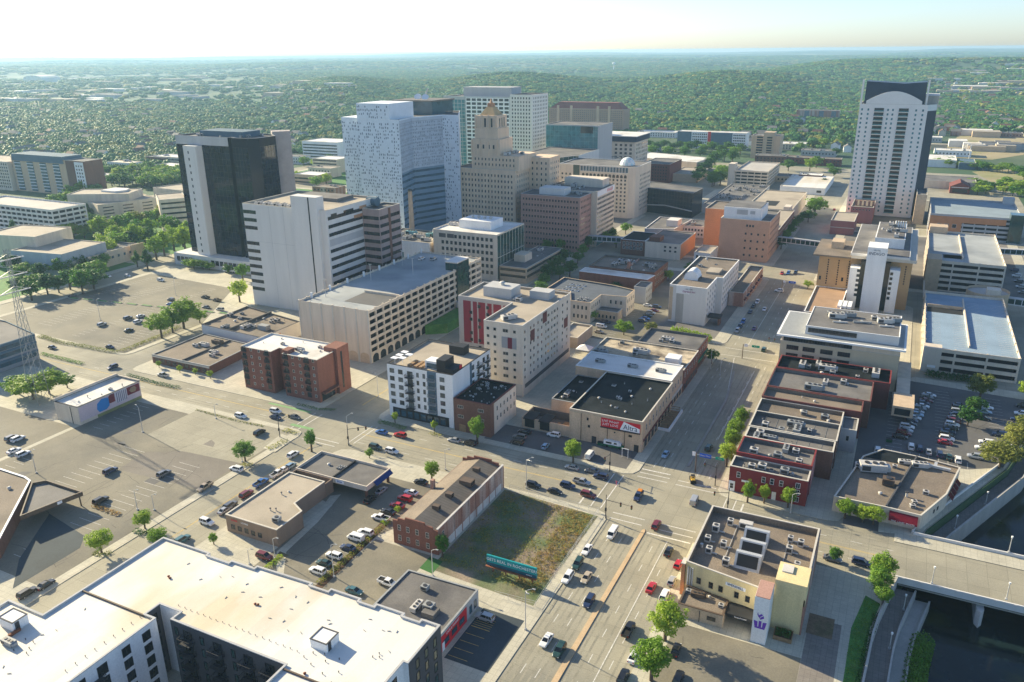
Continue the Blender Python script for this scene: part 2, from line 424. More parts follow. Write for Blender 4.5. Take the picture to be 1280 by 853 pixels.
# ------------------------------------------------------------------ roof equipment
UM = {}
def unit_mesh(kind):
    if kind in UM: return UM[kind]
    b = MB()
    if kind == 'a':
        b.box(-.9, .9, -.75, .75, 0, .2, 1); b.box(-1, 1, -.85, .85, .2, 1.35); b.tube((0, 0, 1.35), (0, 0, 1.5), .55, n=10, mi=1)
        b.box(-1.03, -.99, -.6, .6, .4, 1.1, 1); b.box(-.7, .7, -.9, -.84, .45, 1.1, 1)
    elif kind == 'b':
        b.box(-2.3, 2.3, -.9, .9, 0, .25, 1); b.box(-2.5, 2.5, -1.1, 1.1, .25, 1.8); b.box(-2.2, -.6, -1.16, -1.08, .5, 1.5, 1)
        for x in (-1.2, .3, 1.6): b.tube((x, 0, 1.8), (x, 0, 2.0), .5, n=10, mi=1)
        b.box(2.5, 3.2, -.8, .8, .4, 1.5)
    elif kind == 'v':
        b.tube((0, 0, 0), (0, 0, .7), .16, n=6, mi=0); b.tube((0, 0, .7), (0, 0, .85), .28, n=6, mi=1)
    elif kind == 'h':
        b.box(-.7, .7, -.7, .7, 0, .35, 0); b.box(-.55, .55, -.55, .55, .35, .45, 1)
    elif kind == 'm':
        b.tube((0, 0, 0), (0, 0, .5), .45, n=10, mi=0); b.tube((0, 0, .5), (0, 0, .8), .65, .3, n=10, mi=0)
    elif kind == 'd':
        b.box(-3.5, 3.5, -.35, .35, .25, .85); b.box(-.35, .35, .35, 2.2, .25, .85); b.box(-3, -2.8, -.3, .3, 0, .25, 1); b.box(2.8, 3, -.3, .3, 0, .25, 1)
    UM[kind] = b
    return b
UMM = {}
def unit(t, kind, x, y, z, rz=0.0, s=1.0, casing=None):
    casing = casing or m_unit
    k = (kind, casing.name, round(s, 1))
    if k not in UMM:
        src = unit_mesh(kind); q = MB(); q.v = [(a * s, b * s, c * s) for a, b, c in src.v]; q.f = src.f; q.m = src.m
        UMM[k] = q.mesh('rooftop_unit', [casing, m_dkmetal])
    nm = {'a': 'rooftop_unit', 'b': 'air_handler', 'v': 'vent_pipe', 'h': 'roof_hatch', 'm': 'roof_fan', 'd': 'duct'}[kind]
    return t.inst(nm, UMM[k], (x, y, z), rz)
def clutter(t, x0, x1, y0, y1, z, n=4, seed=1, kinds='abvvhm'):
    r = random.Random(seed)
    for i in range(n):
        k = kinds[i % len(kinds)]
        unit(t, k, r.uniform(x0, x1), r.uniform(y0, y1), z, r.choice((0, math.pi / 2)), r.choice((.8, 1, 1.2)), r.choice((m_unit, m_unit, m_unit2)))

# ------------------------------------------------------------------ buildings
def bld(name, label, cat, poly, h, wall, roof, par=.8, cope=m_cream_trim, z0=0.0, thick=.35, group=None, cw=.4, parent=None):
    cx = sum(p[0] for p in poly) / len(poly); cy = sum(p[1] for p in poly) / len(poly)
    t = T(name, label, cat, (cx, cy, 0), group)
    t.body(poly, h, wall, roof, par, cope, z0, thick, cw)
    return t
FOOT = []
def _body(t, poly, h, wall, roof, par=.8, cope=m_cream_trim, z0=0.0, thick=.35, cw=.4):
    zr = h - par; FOOT.append((min(p[0] for p in poly), max(p[0] for p in poly), min(p[1] for p in poly), max(p[1] for p in poly)))
    b = MB(); shell(b, poly, z0, h, thick, zr, 0, 1); t.part('wall', b, [wall, roof])
    r = MB(); p = inset(poly, thick); r.add([(x, y, zr) for x, y in p], [tuple(range(len(p)))]); t.part('roof', r, roof)
    if cope is not None:
        c = MB(); coping(c, poly, h, w=cw); t.part('coping', c, cope)
T.body = _body

def garage(name, label, x0, x1, y0, y1, h, levels, wall, deck, sides='SE', bays=(6, 6), roofcars=(), zb=0.0, spand=1.15, pitch=None):
    t = T(name, label, 'parking garage', ((x0 + x1) / 2, (y0 + y1) / 2, 0))
    lh = (h - 1.1 - zb) / levels; FOOT.append((x0, x1, y0, y1))
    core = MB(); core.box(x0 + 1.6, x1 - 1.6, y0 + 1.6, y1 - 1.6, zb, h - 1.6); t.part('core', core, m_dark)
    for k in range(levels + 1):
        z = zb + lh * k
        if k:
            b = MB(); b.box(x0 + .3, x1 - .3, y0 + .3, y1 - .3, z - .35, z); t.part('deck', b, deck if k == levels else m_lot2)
        for sd in 'SENW':
            b = MB(); za, zc = (z - .45, z + spand - .05) if k else (zb, zb + .9)
            if sd == 'S': b.box(x0, x1, y0, y0 + .3, za, zc)
            if sd == 'N': b.box(x0, x1, y1 - .3, y1, za, zc)
            if sd == 'E': b.box(x1 - .3, x1, y0 + .3, y1 - .3, za, zc)
            if sd == 'W': b.box(x0, x0 + .3, y0 + .3, y1 - .3, za, zc)
            t.part('spandrel', b, wall)
    cb = MB(); cb.box(-.35, .35, -.35, .35, zb, h + .12); me = cb.mesh('column', [wall])
    for i in range(bays[0] + 1):
        for y in (y0 + .3, y1 - .3):
            t.inst('column', me, (min(max(x0 + (x1 - x0) * i / bays[0], x0 + .3), x1 - .3), y - .02 if y < (y0 + y1) / 2 else y + .02, 0))
    for i in range(1, bays[1]):
        for x in (x0 + .28, x1 - .28): t.inst('column', me, (x, y0 + (y1 - y0) * i / bays[1], 0))
    return t

def text(t, s, at, size, m, rz=0.0, tilt=math.pi / 2, name='lettering', align='CENTER', ext=.015, bold=0.0, xs=1.0, parent=None):
    c = bpy.data.curves.new(name, 'FONT'); c.body = s; c.size = size; c.align_x = align; c.align_y = 'CENTER'
    c.extrude = ext; c.offset = bold; c.resolution_u = 2
    c.materials.append(m)
    o = bpy.data.objects.new(name, c); COL.objects.link(o); o.parent = parent or t.o
    o.location = Vector(at) - t.loc; o.rotation_euler = (tilt, 0, rz); o.scale = (xs, 1, 1)
    return o

# ------------------------------------------------------------------ terrain
def sstep(a, b, x):
    t = np.clip((x - a) / (b - a), 0, 1); return t * t * (3 - 2 * t)
def terrain(x, y):
    x = np.asarray(x, float); y = np.asarray(y, float)
    d = np.hypot(x, y); a = np.degrees(np.arctan2(x, np.maximum(y, 1)))
    z = 40 * sstep(1800, 9000, d)
    z = z + (34 + 14 * np.sin(a * .45 + .6)) * np.exp(-((d - 2700) / 760) ** 2) * sstep(-44, -36, a) * (1 - sstep(-9, -3, a))
    z = z + 50 * np.exp(-((d - 4000) / 700) ** 2) * sstep(-12, -4, a)
    w = sstep(2000, 4200, d)
    z = z + w * 12 * (np.sin(x * .0021 + 1.3) * np.cos(y * .0017 + .4) + .6 * np.sin(x * .0009 - y * .0013))
    z = z + sstep(7000, 12000, d) * 10 * np.sin(a * .21 + 1.0) + sstep(8500, 15500, d) * (32 + 8 * np.sin(a * .55))
    return np.where(d < 1500, 0, z)
def x_up(y):
    """street-level edge of the river's west bank"""
    return float(np.interp(y, [-300, 60, 150, 172, 190, 215, 220, 268, 500, 900, 20000], [-40, 1, 6.6, 8.0, 11.4, 17.6, 19, 41.5, 110, 240, 6000]))
_ys = list(np.arange(-300, 420, 8.0)) + list(np.geomspace(420, 16500, 95))
_off = [0, 6, 14, 30, 60, 100, 160, 240, 340] + list(np.geomspace(430, 17000, 75))
_gm = MB(); _rows = []
for y in _ys:
    xu = x_up(y); row = []
    for o in reversed(_off): row.append((xu - o, y, float(terrain(xu - o, y))))
    z = row[-1][2]
    row += [(xu + .01, y, z - 9), (xu + 70, y, z - 9), (xu + 70.01, y, z)]
    for o in (100, 160, 260, 420, 700, 1200, 2200, 4000): row.append((xu + o, y, float(terrain(xu + o, y))))
    _rows.append(row)
_n = len(_rows[0]); _gm.v = [p for r in _rows for p in r]
for j in range(len(_rows) - 1):
    for i in range(_n - 1):
        k = j * _n + i; _gm.f.append([k, k + 1, k + 1 + _n, k + _n]); _gm.m.append(0)
m_ground = mat('far_ground', (.05, .10, .045), scale=.004, var=.25, fine=.15, c2=(.19, .19, .10), c2amt=.42)
setting('ground', _gm, m_ground, smooth=False)
# river
_ry = [-300, 60, 150, 172, 190, 215, 220, 268, 500]
_w = MB()
for a, b in zip(_ry, _ry[1:]): _w.quad((x_up(a) + .05, a, -7), (x_up(a) + 70, a, -7), (x_up(b) + 70, b, -7), (x_up(b) + .05, b, -7))
m_water = mat('river_water', (.008, .018, .02), rough=.1, var=.3, scale=.1, spec=.3, c2=(.035, .045, .012), c2amt=.36, fine=.02, bump=.12)
setting('river', _w, m_water)
def strip(name, ys, f0, f1, z0, z1, m):
    b = MB()
    for a, c in zip(ys, ys[1:]):
        p = [(f0(a), a), (f1(a), a), (f1(c), c), (f0(c), c)]
        b.prism(p, z0, z1)
    return setting(name, b, m)
_sy = list(np.arange(-40, 193, 8.0)) + [192.2]
m_stone = mk('river_wall_concrete', (.44, .42, .38), streak=True, scale=.3)
m_walk = mk('riverwalk_paving', (.24, .215, .19), scale=.3, var=.12, joints=(1.2, 1.2, .03))
strip('retaining_wall', _sy, lambda y: x_up(y) - .35, lambda y: x_up(y) + .1, -8, .9, m_stone)
strip('riverwalk', _sy, lambda y: x_up(y) + .1, lambda y: x_up(y) + 4.2, -8, -2.6, m_walk)
strip('retaining_wall', _sy, lambda y: x_up(y) + 4.2, lambda y: x_up(y) + 4.6, -8, -1.8, m_stone)
strip('riverwalk', _sy, lambda y: x_up(y) + 4.6, lambda y: x_up(y) + 7.6, -8, -4.6, m_stone)
strip('retaining_wall', _sy, lambda y: x_up(y) + 7.6, lambda y: x_up(y) + 8.0, -8, -3.9, m_stone)
_sy2 = [216, 219, 224, 232, 244, 256, 268, 290, 320, 350]
strip('retaining_wall', _sy2, lambda y: x_up(y) - 3.2, lambda y: x_up(y) - 2.8, -1, 1.0, m_white2)
strip('riverwalk', _sy2, lambda y: x_up(y) + .1, lambda y: x_up(y) + 4.0, -8, -2.6, m_walk)
strip('retaining_wall', _sy2, lambda y: x_up(y) + 4.0, lambda y: x_up(y) + 4.6, -8, -1.6, m_stone)

# ------------------------------------------------------------------ streets, pavements, lots
_s = MB()
_s.add([(x, y, .03) for x, y in [(-640, -60), (-2, -60), (x_up(60) - .4, 60), (6.2, 150), (7.6, 172), (11.0, 190), (17.2, 215), (18.6, 220), (41, 268), (76, 390), (90, 640), (90, 960), (-640, 960)]], [tuple(range(13))])
setting('street', _s, m_road)
def pavement(poly, name='pavement', m=None, z=.16):
    b = MB(); b.prism(poly, 0, z, bottom=False); return setting(name, b, m or m_pave)
def chamfer(x0, x1, y0, y1, c=4.0):
    return [(x0 + c, y0), (x1 - c, y0), (x1 - c * .3, y0 + c * .3), (x1, y0 + c), (x1, y1 - c), (x1 - c * .3, y1 - c * .3), (x1 - c, y1), (x0 + c, y1), (x0 + c * .3, y1 - c * .3), (x0, y1 - c), (x0, y0 + c), (x0 + c * .3, y0 + c * .3)]
m_yard = mk('yard_paving', (.20, .185, .165), scale=.06, var=.2, fine=.1, c2=(.13, .125, .12), c2amt=.45)
def sheet(name, poly, m, z=.168):
    b = MB(); b.add([(x, y, z) for x, y in poly], [tuple(range(len(poly)))]); return setting(name, b, m)
for r_ in [(-161.5, -63, 214, 330), (-161.5, -63, 344, 467), (-161.5, -66, 495, 622), (-161.5, -72, 645, 770), (-284, -184, 210, 361), (-284, -184, 389, 622), (-284, -184, 645, 770),
           (-38, -2.6, 213, 312), (-38, 12, 318.5, 441), (-158.5, -63, 40, 191), (-330, -177, 40, 195.5), (-408, -299, 221, 346), (-620, -426, 150, 345), (-620, -299, 362, 622), (-620, -299, 645, 900),
           (-40, 72, 470, 625), (-46, 82, 645, 780), (-620, -345, 40, 200)]:
    pavement(chamfer(*r_))
    if r_[2] >= 344 or r_[0] < -600: sheet('block_yard', rect(r_[0] + 6, r_[1] - 6, r_[2] + 6, r_[3] - 6), m_grass if r_[0] < -600 else m_yard, .164)
pavement([(-38, 60), (.2, 60), (5.9, 150), (7.2, 172), (10.6, 187.5), (10.2, 190), (-34, 190), (-38, 186)])
pavement([(6.5, 213), (16.8, 215.5), (18.2, 220), (40.6, 268), (60, 330), (60, 338), (14, 338), (6.5, 330)])
sheet('parking_lot', rect(-254, -180, 98, 188.5), m_lot)                       # south-west lot beside the mural building
sheet('parking_lot', [(-330, 118), (-256, 118), (-256, 163), (-330, 163)], m_lot)
sheet('concrete_apron', [(-226, 170), (-181, 160), (-181, 193), (-226, 193)], m_road, .172)
sheet('parking_lot', [(-405, 232), (-366, 224), (-302, 223), (-302, 268), (-334, 322), (-404, 326)], m_lot)
sheet('parking_lot', [(-138, 100), (-118.5, 100), (-117.2, 152), (-112, 164), (-112, 181), (-156, 181), (-156, 164), (-138, 160)], m_lot)
sheet('parking_lot', rect(-116.5, -98.5, 112, 151), m_lot)
sheet('parking_lot', rect(-76.4, -65.6, 119.8, 138.3), m_asphalt)
sheet('vacant_lot', [(-96.2, 146), (-66, 144), (-65.6, 187.5), (-96.2, 189.5)], m_lotsoil)
sheet('parking_lot', rect(-118, -67, 217, 230), m_lot2)
sheet('parking_lot', [(2, 259), (30, 262), (40, 268), (58, 330), (9, 333)], m_lot2)
sheet('parking_lot', rect(-126, -98, 328, 404), m_lot)
sheet('parking_lot', rect(-157, -130, 312, 345), m_lot)
sheet('alley', [(-2.6, 213), (6.5, 213), (6.5, 330), (-2.6, 312)], m_lot2, .036)
sheet('parking_lot', rect(-33.5, -6, 100, 153), m_lot)
sheet('courtyard', rect(-5.95, 1.0, 108, 168), m_walk)
sheet('lawn', rect(-5.6, -1.4, 132.5, 143), m_dirt, .174)
sheet('lawn', rect(-6.2, -.6, 162, 169.5), m_dirt, .174)
sheet('lawn', [(3.4, 60), (6.0, 150), (6.9, 170), (8.6, 180), (5.2, 182), (3.0, 168), (2.8, 150), (.8, 130), (-1, 60)], m_grass, .174)
sheet('parking_lot', rect(-36, 62, 648, 776), m_lot, .17)
sheet('asphalt_patch', [(-214, 148), (-181, 150), (-181, 168), (-205, 166), (-216, 160)], m_patch, .177)
sheet('building_shadow', [G(16, 737), G(24, 700), G(62, 643), G(106, 671), G(100, 686)], m_asphalt, .182)  # dark sheet painted in for the shadow beside the drive-in building
sheet('concrete_apron', [(-133.5, 100), (-131, 128), (-137, 135), (-138, 150), (-142, 164), (-139.6, 166), (-136.2, 151), (-134.6, 136), (-128.6, 128), (-128, 100)], m_pave, .178)
sheet('concrete_apron', [(-158, 128), (-138, 128), (-138, 136.6), (-158, 136.6)], m_pave, .174)
for k, q in enumerate(([(1172, 196), (1200, 168), (1290, 170), (1290, 192), (1240, 200)], [(1215, 215), (1262, 212), (1290, 224), (1240, 228)])): sheet('bare_field', [G(*p) for p in q], mk('straw_field', (.36, .30, .17), scale=.02, var=.2, c2=(.20, .22, .08), c2amt=.42), .06)
# medians and markings
b = MB(); b.prism([(-52.6, 40), (-50.9, 40), (-51.2, 186), (-51.7, 186.9), (-52.2, 186)], .03, .2); setting('median', b, m_median)
b = MB(); b.prism([(-50.2, 227), (-49.4, 227), (-49.3, 283), (-52.4, 314), (-53.1, 314), (-50.1, 283)], .03, .22); setting('median', b, mk('grey_kerb', (.30, .28, .25)))
def lines(name, segs, w, m, z=.036):
    b = MB()
    for (x0, y0), (x1, y1) in segs:
        d = Vector((x1 - x0, y1 - y0)).normalized(); n = Vector((-d.y, d.x)) * (w / 2)
        b.quad((x0 + n.x, y0 + n.y, z), (x0 - n.x, y0 - n.y, z), (x1 - n.x, y1 - n.y, z), (x1 + n.x, y1 + n.y, z))
    return setting(name, b, m)
seg = []
for x, y0, y1 in ((-59.4, 60, 184), (-56.0, 60, 184), (-47.4, 60, 184), (-42.6, 60, 184), (-59.6, 222, 330), (-56.4, 222, 330), (-45.8, 222, 330), (-42, 222, 330), (-59, 346, 460), (-45, 346, 460), (-48.5, 346, 460)):
    y = y0
    while y < y1: seg.append(((x, y), (x, min(y1, y + 3)))); y += 9
for y, x0, x1 in ((196.4, -156, -70), (207.4, -156, -70), (199.5, -400, -186), (206, -300, -186), (196.6, -36, 110), (205, -36, 110)):
    x = x0
    while x < x1: seg.append(((x, y), (x + 3, y))); x += 9
lines('lane_marking', seg, .16, m_line)
lines('lane_marking', [((-53.6, 346), (-53.6, 463)), ((-47, 60), (-47, 100)), ((-50.6, 290), (-56, 330)), ((-44.4, 60), (-44.4, 184)), ((-45.4, 250), (-45.4, 318))], .2, m_line)
lines('centre_line', [((-158, y), (-70, y)) for y in (201.9, 202.25)] + [((-400, y), (-186, y)) for y in (203.2, 203.5)] + [((-36, y), (118, y)) for y in (200.9, 201.3)] +
      [((x, 40), (x, 188)) for x in (-168.2, -167.9)] + [((x, 222), (x, 455)) for x in (-172.6, -172.3)], .13, m_yline, .038)
seg = []
for y in (188.5, 191.5, 214.5, 217.2): seg += [((-62.5, y), (-53, y)), ((-50.4, y), (-38.6, y))]
for x in (-66.5, -69.5, -34.5, -31.8): seg.append(((x, 192), (x, 213)))
for x in (-158.5, -156.5, -181, -184): seg.append(((x, 195), (x, 209)))
for y in (193, 190.5): seg.append(((-175, y), (-161, y)))
for y in (332, 341): seg.append(((-62, y), (-39, y)))
lines('crosswalk', seg, .3, m_line, .04)
lines('stop_line', [((-62.5, 219.6), (-53.4, 219.6)), ((-50.6, 185.6), (-38.6, 185.6)), ((-73, 191.8), (-73, 201.5)), ((-29.5, 201.8), (-29.5, 212))], .5, m_line, .044)
b = MB()
b.quad((-176, 197, .042), (-186, 197, .042), (-186, 198.6, .042), (-176, 198.6, .042)); b.quad((-186, 208.2, .042), (-206, 208.2, .042), (-206, 209.4, .042), (-186, 209.4, .042))
setting('bike_lane', b, m_greenpaint)
def stalls(y0, y1, x0, x1, n, along='y', m=None, z=.18):
    s = []
    for i in range(n + 1):
        t_ = i / n
        if along == 'y': y = y0 + (y1 - y0) * t_; s.append(((x0, y), (x1, y)))
        else: x = x0 + (x1 - x0) * t_; s.append(((x, y0), (x, y1)))
    lines('parking_line', s, .11, m or m_line, z)
stalls(104, 140, -250, -245, 13); stalls(104, 160, -226, -216, 20); stalls(104, 160, -200, -191, 20); stalls(166, 186, -249, -244, 7); stalls(120, 160, -300, -295, 14)
stalls(226, 320, -398, -393, 34); stalls(235, 318, -378, -368, 30); stalls(230, 316, -346, -341, 30); stalls(228, 268, -322, -312, 14); stalls(230, 262, -307, -302.5, 11)
stalls(121, 131.5, -76, -71.2, 4, m=m_yline); stalls(131.6, 135, -76, -71.4, 5, m=m_yline)
stalls(266, 330, 6, 11, 22); stalls(268, 326, 21, 26, 20); stalls(262, 267, 8, 30, 8, 'x'); stalls(276, 326, 38, 43, 17)
stalls(100, 151, -122.8, -118.2, 18); stalls(330, 400, -117, -112, 24)
m_wear = mk('tyre_wear', (.275, .257, .20), scale=.3, var=.2, fine=.2, stretch=(1, 1, 1)); m_tar = mk('tar_seam', (.045, .042, .04), var=.3)
lines('tyre_track', [((x + o, 40), (x + o, 186)) for x in (-61, -57.7, -54.6, -49.2, -45, -40.6) for o in (-.8, .8)] + [((x + o, 222), (x + o, 330)) for x in (-61.2, -58, -54, -47.6, -44, -40.4) for o in (-.8, .8)] + [((x0, y + o), (x1, y + o)) for y in (194, 198.2, 204.8, 209.6) for o in (-.8, .8) for x0, x1 in ((-156, -70), (-32, 10), (-400, -186))], .5, m_wear, .0335)
_q = random.Random(4); sg = []
for x0, x1, y0, y1, n in ((-250, -184, 100, 186, 46), (-136, -119, 102, 150, 8), (-404, -304, 232, 322, 40), (-33, -7, 104, 150, 12), (5, 44, 262, 328, 16)):
    for _ in range(n):
        p = (_q.uniform(x0, x1), _q.uniform(y0, y1)); a = _q.choice((0, 1.57)) + _q.uniform(-.25, .25)
        for _k in range(4):
            e = (p[0] + 2.6 * math.cos(a), p[1] + 2.6 * math.sin(a)); a += _q.uniform(-.35, .35)
            if x0 < e[0] < x1 and y0 < e[1] < y1: sg.append((p, e))
            p = e
lines('tar_seam', sg, .09, m_tar, .1785)
for k in range(16): x, y = _q.uniform(-246, -188), _q.uniform(104, 180); sheet('asphalt_patch', [(x, y), (x + _q.uniform(1, 5), y), (x + _q.uniform(1, 5), y + _q.uniform(1, 4)), (x, y + _q.uniform(1, 4))], (m_patch, m_lot2)[k % 2], .1775)
# bridge over the river
b = MB(); b.box(10.6, 130, 192.4, 215.6, -1.3, .05); setting('bridge_deck', b, m_road)
b = MB(); b.box(10.6, 130, 209.6, 215.2, .05, .2); setting('bridge_pavement', b, m_pave)
b = MB(); b.box(11.4, 130, 192.1, 192.5, -.9, 1.0); b.box(15.2, 130, 215.2, 215.6, -.9, 1.0)
for i in range(30): x = 13 + i * 4; b.box(x, x + .5, 191.98, 192.14, -.5, .9)
setting('bridge_parapet', b, m_white2)
b = MB()
for y in (194, 199, 204, 209, 214): b.box(11, 130, y - .3, y + .3, -2.5, -1.3)
setting('bridge_girder', b, m_stone)
for x in (30.5, 60, 90):
    b = MB(); b.prism([(x - .8, 192), (x, 190.6), (x + .8, 192), (x + .8, 215), (x, 216.4), (x - .8, 215)], -9, -2.5); setting('bridge_pier', b, m_white2)

# =================================================================== BUILDINGS, near
def balcony(t, side, line, a, z, w=3.2, d=1.4, m=None):
    m = m or m_dkmetal
    b = MB()
    def bx(p, q, e0, e1, za, zb):
        if side == 'S': b.box(p, q, line - e1, line - e0, za, zb)
        else: b.box(line + e0, line + e1, p, q, za, zb)
    bx(a - w / 2, a + w / 2, 0, d, z - .15, z)
    bx(a - w / 2, a + w / 2, d - .06, d, z + 1.0, z + 1.08)
    n = 9
    for i in range(n + 1):
        x = a - w / 2 + (w - .05) * i / n; bx(x, x + .05, d - .05, d, z, z + 1.0)
    for x in (a - w / 2, a + w / 2 - .06):
        bx(x, x + .06, 0, d, z + 1.0, z + 1.08)
        for k in range(4): bx(x, x + .05, d * k / 4, d * k / 4 + .05, z, z + 1.0)
    t.part('balcony', b, m)

# --- white-roofed apartment block in the near corner
apt = [(-158, 48), (-125, 48), (-125, 88.2), (-127.9, 88.2), (-127.9, 91.7), (-122, 91.7), (-122, 89.2), (-92.2, 89.2), (-92.2, 48), (-72.4, 48), (-72.4, 99.4), (-71.4, 99.4), (-71.4, 111.2),
       (-75.8, 111.2), (-75.8, 110.3), (-79.8, 110.3), (-79.8, 111.2), (-86.8, 111.2), (-86.8, 110.3), (-90.7, 110.3), (-90.7, 111.2), (-98.6, 111.2), (-98.6, 110.2), (-103.4, 110.2), (-103.4, 111), (-118.7, 110.6),
       (-118.7, 109.7), (-125.4, 109.7), (-125.4, 108.8), (-132, 108.8), (-132, 109.7), (-147, 109.7), (-147, 79), (-158, 79)]
t = bld('apartment_building', 'big apartment block with a stained white roof and dark courtyard, in the nearest corner', 'apartment building', apt, 17, m_white, m_rwhite, par=.35, cope=m_grey2, thick=.3)
APT = t
zs = [2.4, 5.5, 8.6, 11.7, 14.7]
slab_on(t, 'dark_cladding', 'S', 89.2, -122, -92.2, .2, 16.9, m_dkgrey, .12)
slab_on(t, 'dark_cladding', 'E', -71.4, 99.5, 111.1, .2, 16.9, m_dkgrey, .12)
slab_on(t, 'dark_cladding', 'E', -127.9, 88.3, 91.6, .2, 16.9, m_dkgrey, .08)
slab_on(t, 'dark_cladding', 'W', -92.2, 48, 89.1, .2, 16.9, m_dkgrey, .12)
def near_win(side, line, a, z, w, h, nx=2, gm=None):
    me = win_mesh(w, h, m_black, gm or g_dark, nx, 1, .1, .09); return t.inst('window', me, wpos(side, line, a, z), ROT[side])
for z in zs:
    for a, w in ((85.4, 1.9), (80.6, 1.9), (66, 1.9), (61, 1.9)): near_win('E', -125, a, z, w, 2.1, 2)
    for a in (75.2, 70.5): near_win('E', -125, a, z - .2, 2.2, 2.4, 2); 
    balcony(t, 'E', -125, 73, z - 1.35, 3.6, 1.5)
    for k, a in enumerate((-117.5, -109.4, -101.4, -96)):
        near_win('S', 89.08, a, z - .1, 2.3, 2.3, 2); balcony(t, 'S', 89.08, a, z - 1.4, 3.3, 1.5)
    for a in (-120.6, -113.6, -105.3): near_win('S', 89.08, a, z, 1.0, 2.0, 1, g_green)
    for a in (102.3, 105.5, 108.7): near_win('E', -71.28, a, z, 1.2, 2.2, 1, g_green)
    for a in (96, 92, 86, 80): near_win('E', -72.4, a, z, 1.7, 2.1, 2)
    near_win('E', -127.8, 90, z, 1.2, 2.1, 1)
    near_win('N', 110.2, -101, z, 1.6, 2.0); near_win('W', -147, 84, z, 1.6, 2.0); near_win('W', -147, 98, z, 1.6, 2.0); near_win('W', -147, 104, z, 1.6, 2.0)
b = MB(); b.box(-146.7, -128, 87.7, 88.0, 16.6, 17.05); b.box(-92, -72.8, 88.2, 88.5, 16.6, 17.02); t.part('roof_divider', b, m_brownmetal)
def hutch(x0, x1, y0, y1, z0, z1):
    b = MB(); b.box(x0, x1, y0, y1, z0, z1); o = t.part('stair_head', b, m_white)
    c = MB(); coping(c, rect(x0, x1, y0, y1), z1, w=.2, t=.1); t.part('coping', c, m_dkgrey, parent=o)
    d = MB(); d.box(x1 - .02, x1 + .06, y0 + .4, y0 + 1.3, z0 + .05, z0 + 2); t.part('door', d, m_dkmetal, parent=o)
hutch(-91.2, -87.2, 95.4, 99.2, 16.6, 18.6); hutch(-152, -147.6, 73.2, 76.4, 16.6, 18.8)
unit(t, 'b', -145.2, 70.6, 16.65, 0, .62, m_unit2)
unit(t, 'a', -151.2, 70.5, 16.65, 0, .8, m_unit2)
b = MB(); b.box(-147.4, -146.9, 71.8, 74.2, 16.7, 17.3); t.part('roof_crate', b, m_rust)
for i in range(19): unit(t, 'v', -124.2 + i * 1.75, 93.3 + .05 * math.sin(i * 2), 16.65, 0, .34, m_dkgrey)
for i in range(9): unit(t, 'v', -128.6, 70.5 + i * 2.1, 16.65, 0, .4, m_black)
for x, y in ((-89.6, 94.2), (-87.3, 94.8), (-86, 93.4), (-84, 95), (-82, 92.2), (-81.5, 89.4), (-84.5, 90.6), (-88, 91.6), (-90.5, 92.6), (-140.5, 71.5), (-141.5, 73), (-139.7, 70.4), (-142.6, 69.8), (-143.5, 72.8), (-78, 99.5), (-77.4, 98.7), (-78.6, 98.2)):
    unit(t, 'v', x, y, 16.65, 0, .45, m_black)
for x, y in ((-87.5, 89.2), (-110, 100.5), (-109.3, 100.6), (-134, 99.5), (-133.3, 99.2)): unit(t, 'm', x, y, 16.65, 0, .5, m_rust)
_rr = random.Random(3)
b = MB()
for i in range(30):
    x = _rr.uniform(-143, -76); y = _rr.uniform(95, 107)
    if x < -128: y = _rr.uniform(64, 106)
    a = _rr.uniform(0, 3.1); b.bar((x, y, 16.7), (x + .7 * math.cos(a), y + .7 * math.sin(a), 16.75), .1, .1)
t.part('drain_grates', b, m_unit2, kind='stuff')

# --- low shop with the red front
t = bld('shop_building', 'low flat shop with a red painted front beside the small black lot', 'shop', [(-97, 112.6), (-77.7, 112.6), (-77.7, 138.3), (-97, 137.8)], 4.9, m_grey2, m_rgrey, par=.2, cope=m_unit2)
slab_on(t, 'red_front', 'E', -77.7, 113, 132.4, .2, 4.2, m_signred, .1)
for a in (116, 119.6, 123, 126.6, 130): t.inst('window', win_mesh(2.3, 1.5, m_black, g_blue, 2, 1), (-77.6, a, 2.0), ROT['E'])
for a in (134.4, 136.6): t.inst('window', win_mesh(1.2, 2.2, m_dkmetal, g_blue), (-77.7, a, 2.1), ROT['E'])
b = MB(); b.box(-77.62, -77.52, 121.2, 122.2, .2, 2.4); t.part('door', b, m_white)
text(t, 'CAFE & MARKET', (-77.58, 126, 3.6), .8, m_signwhite, ROT['E'])
unit(t, 'a', -89.3, 133.2, 4.7, 0, .9, m_unit2); unit(t, 'b', -87.4, 126.4, 4.7, 1.57, .7); unit(t, 'a', -84.6, 127.4, 4.7, 0, 1.2, m_unit2)
b = MB(); b.box(-85, -81.8, 124.6, 127.6, 4.7, 5.9); t.part('skylight', b, m_rgrey)

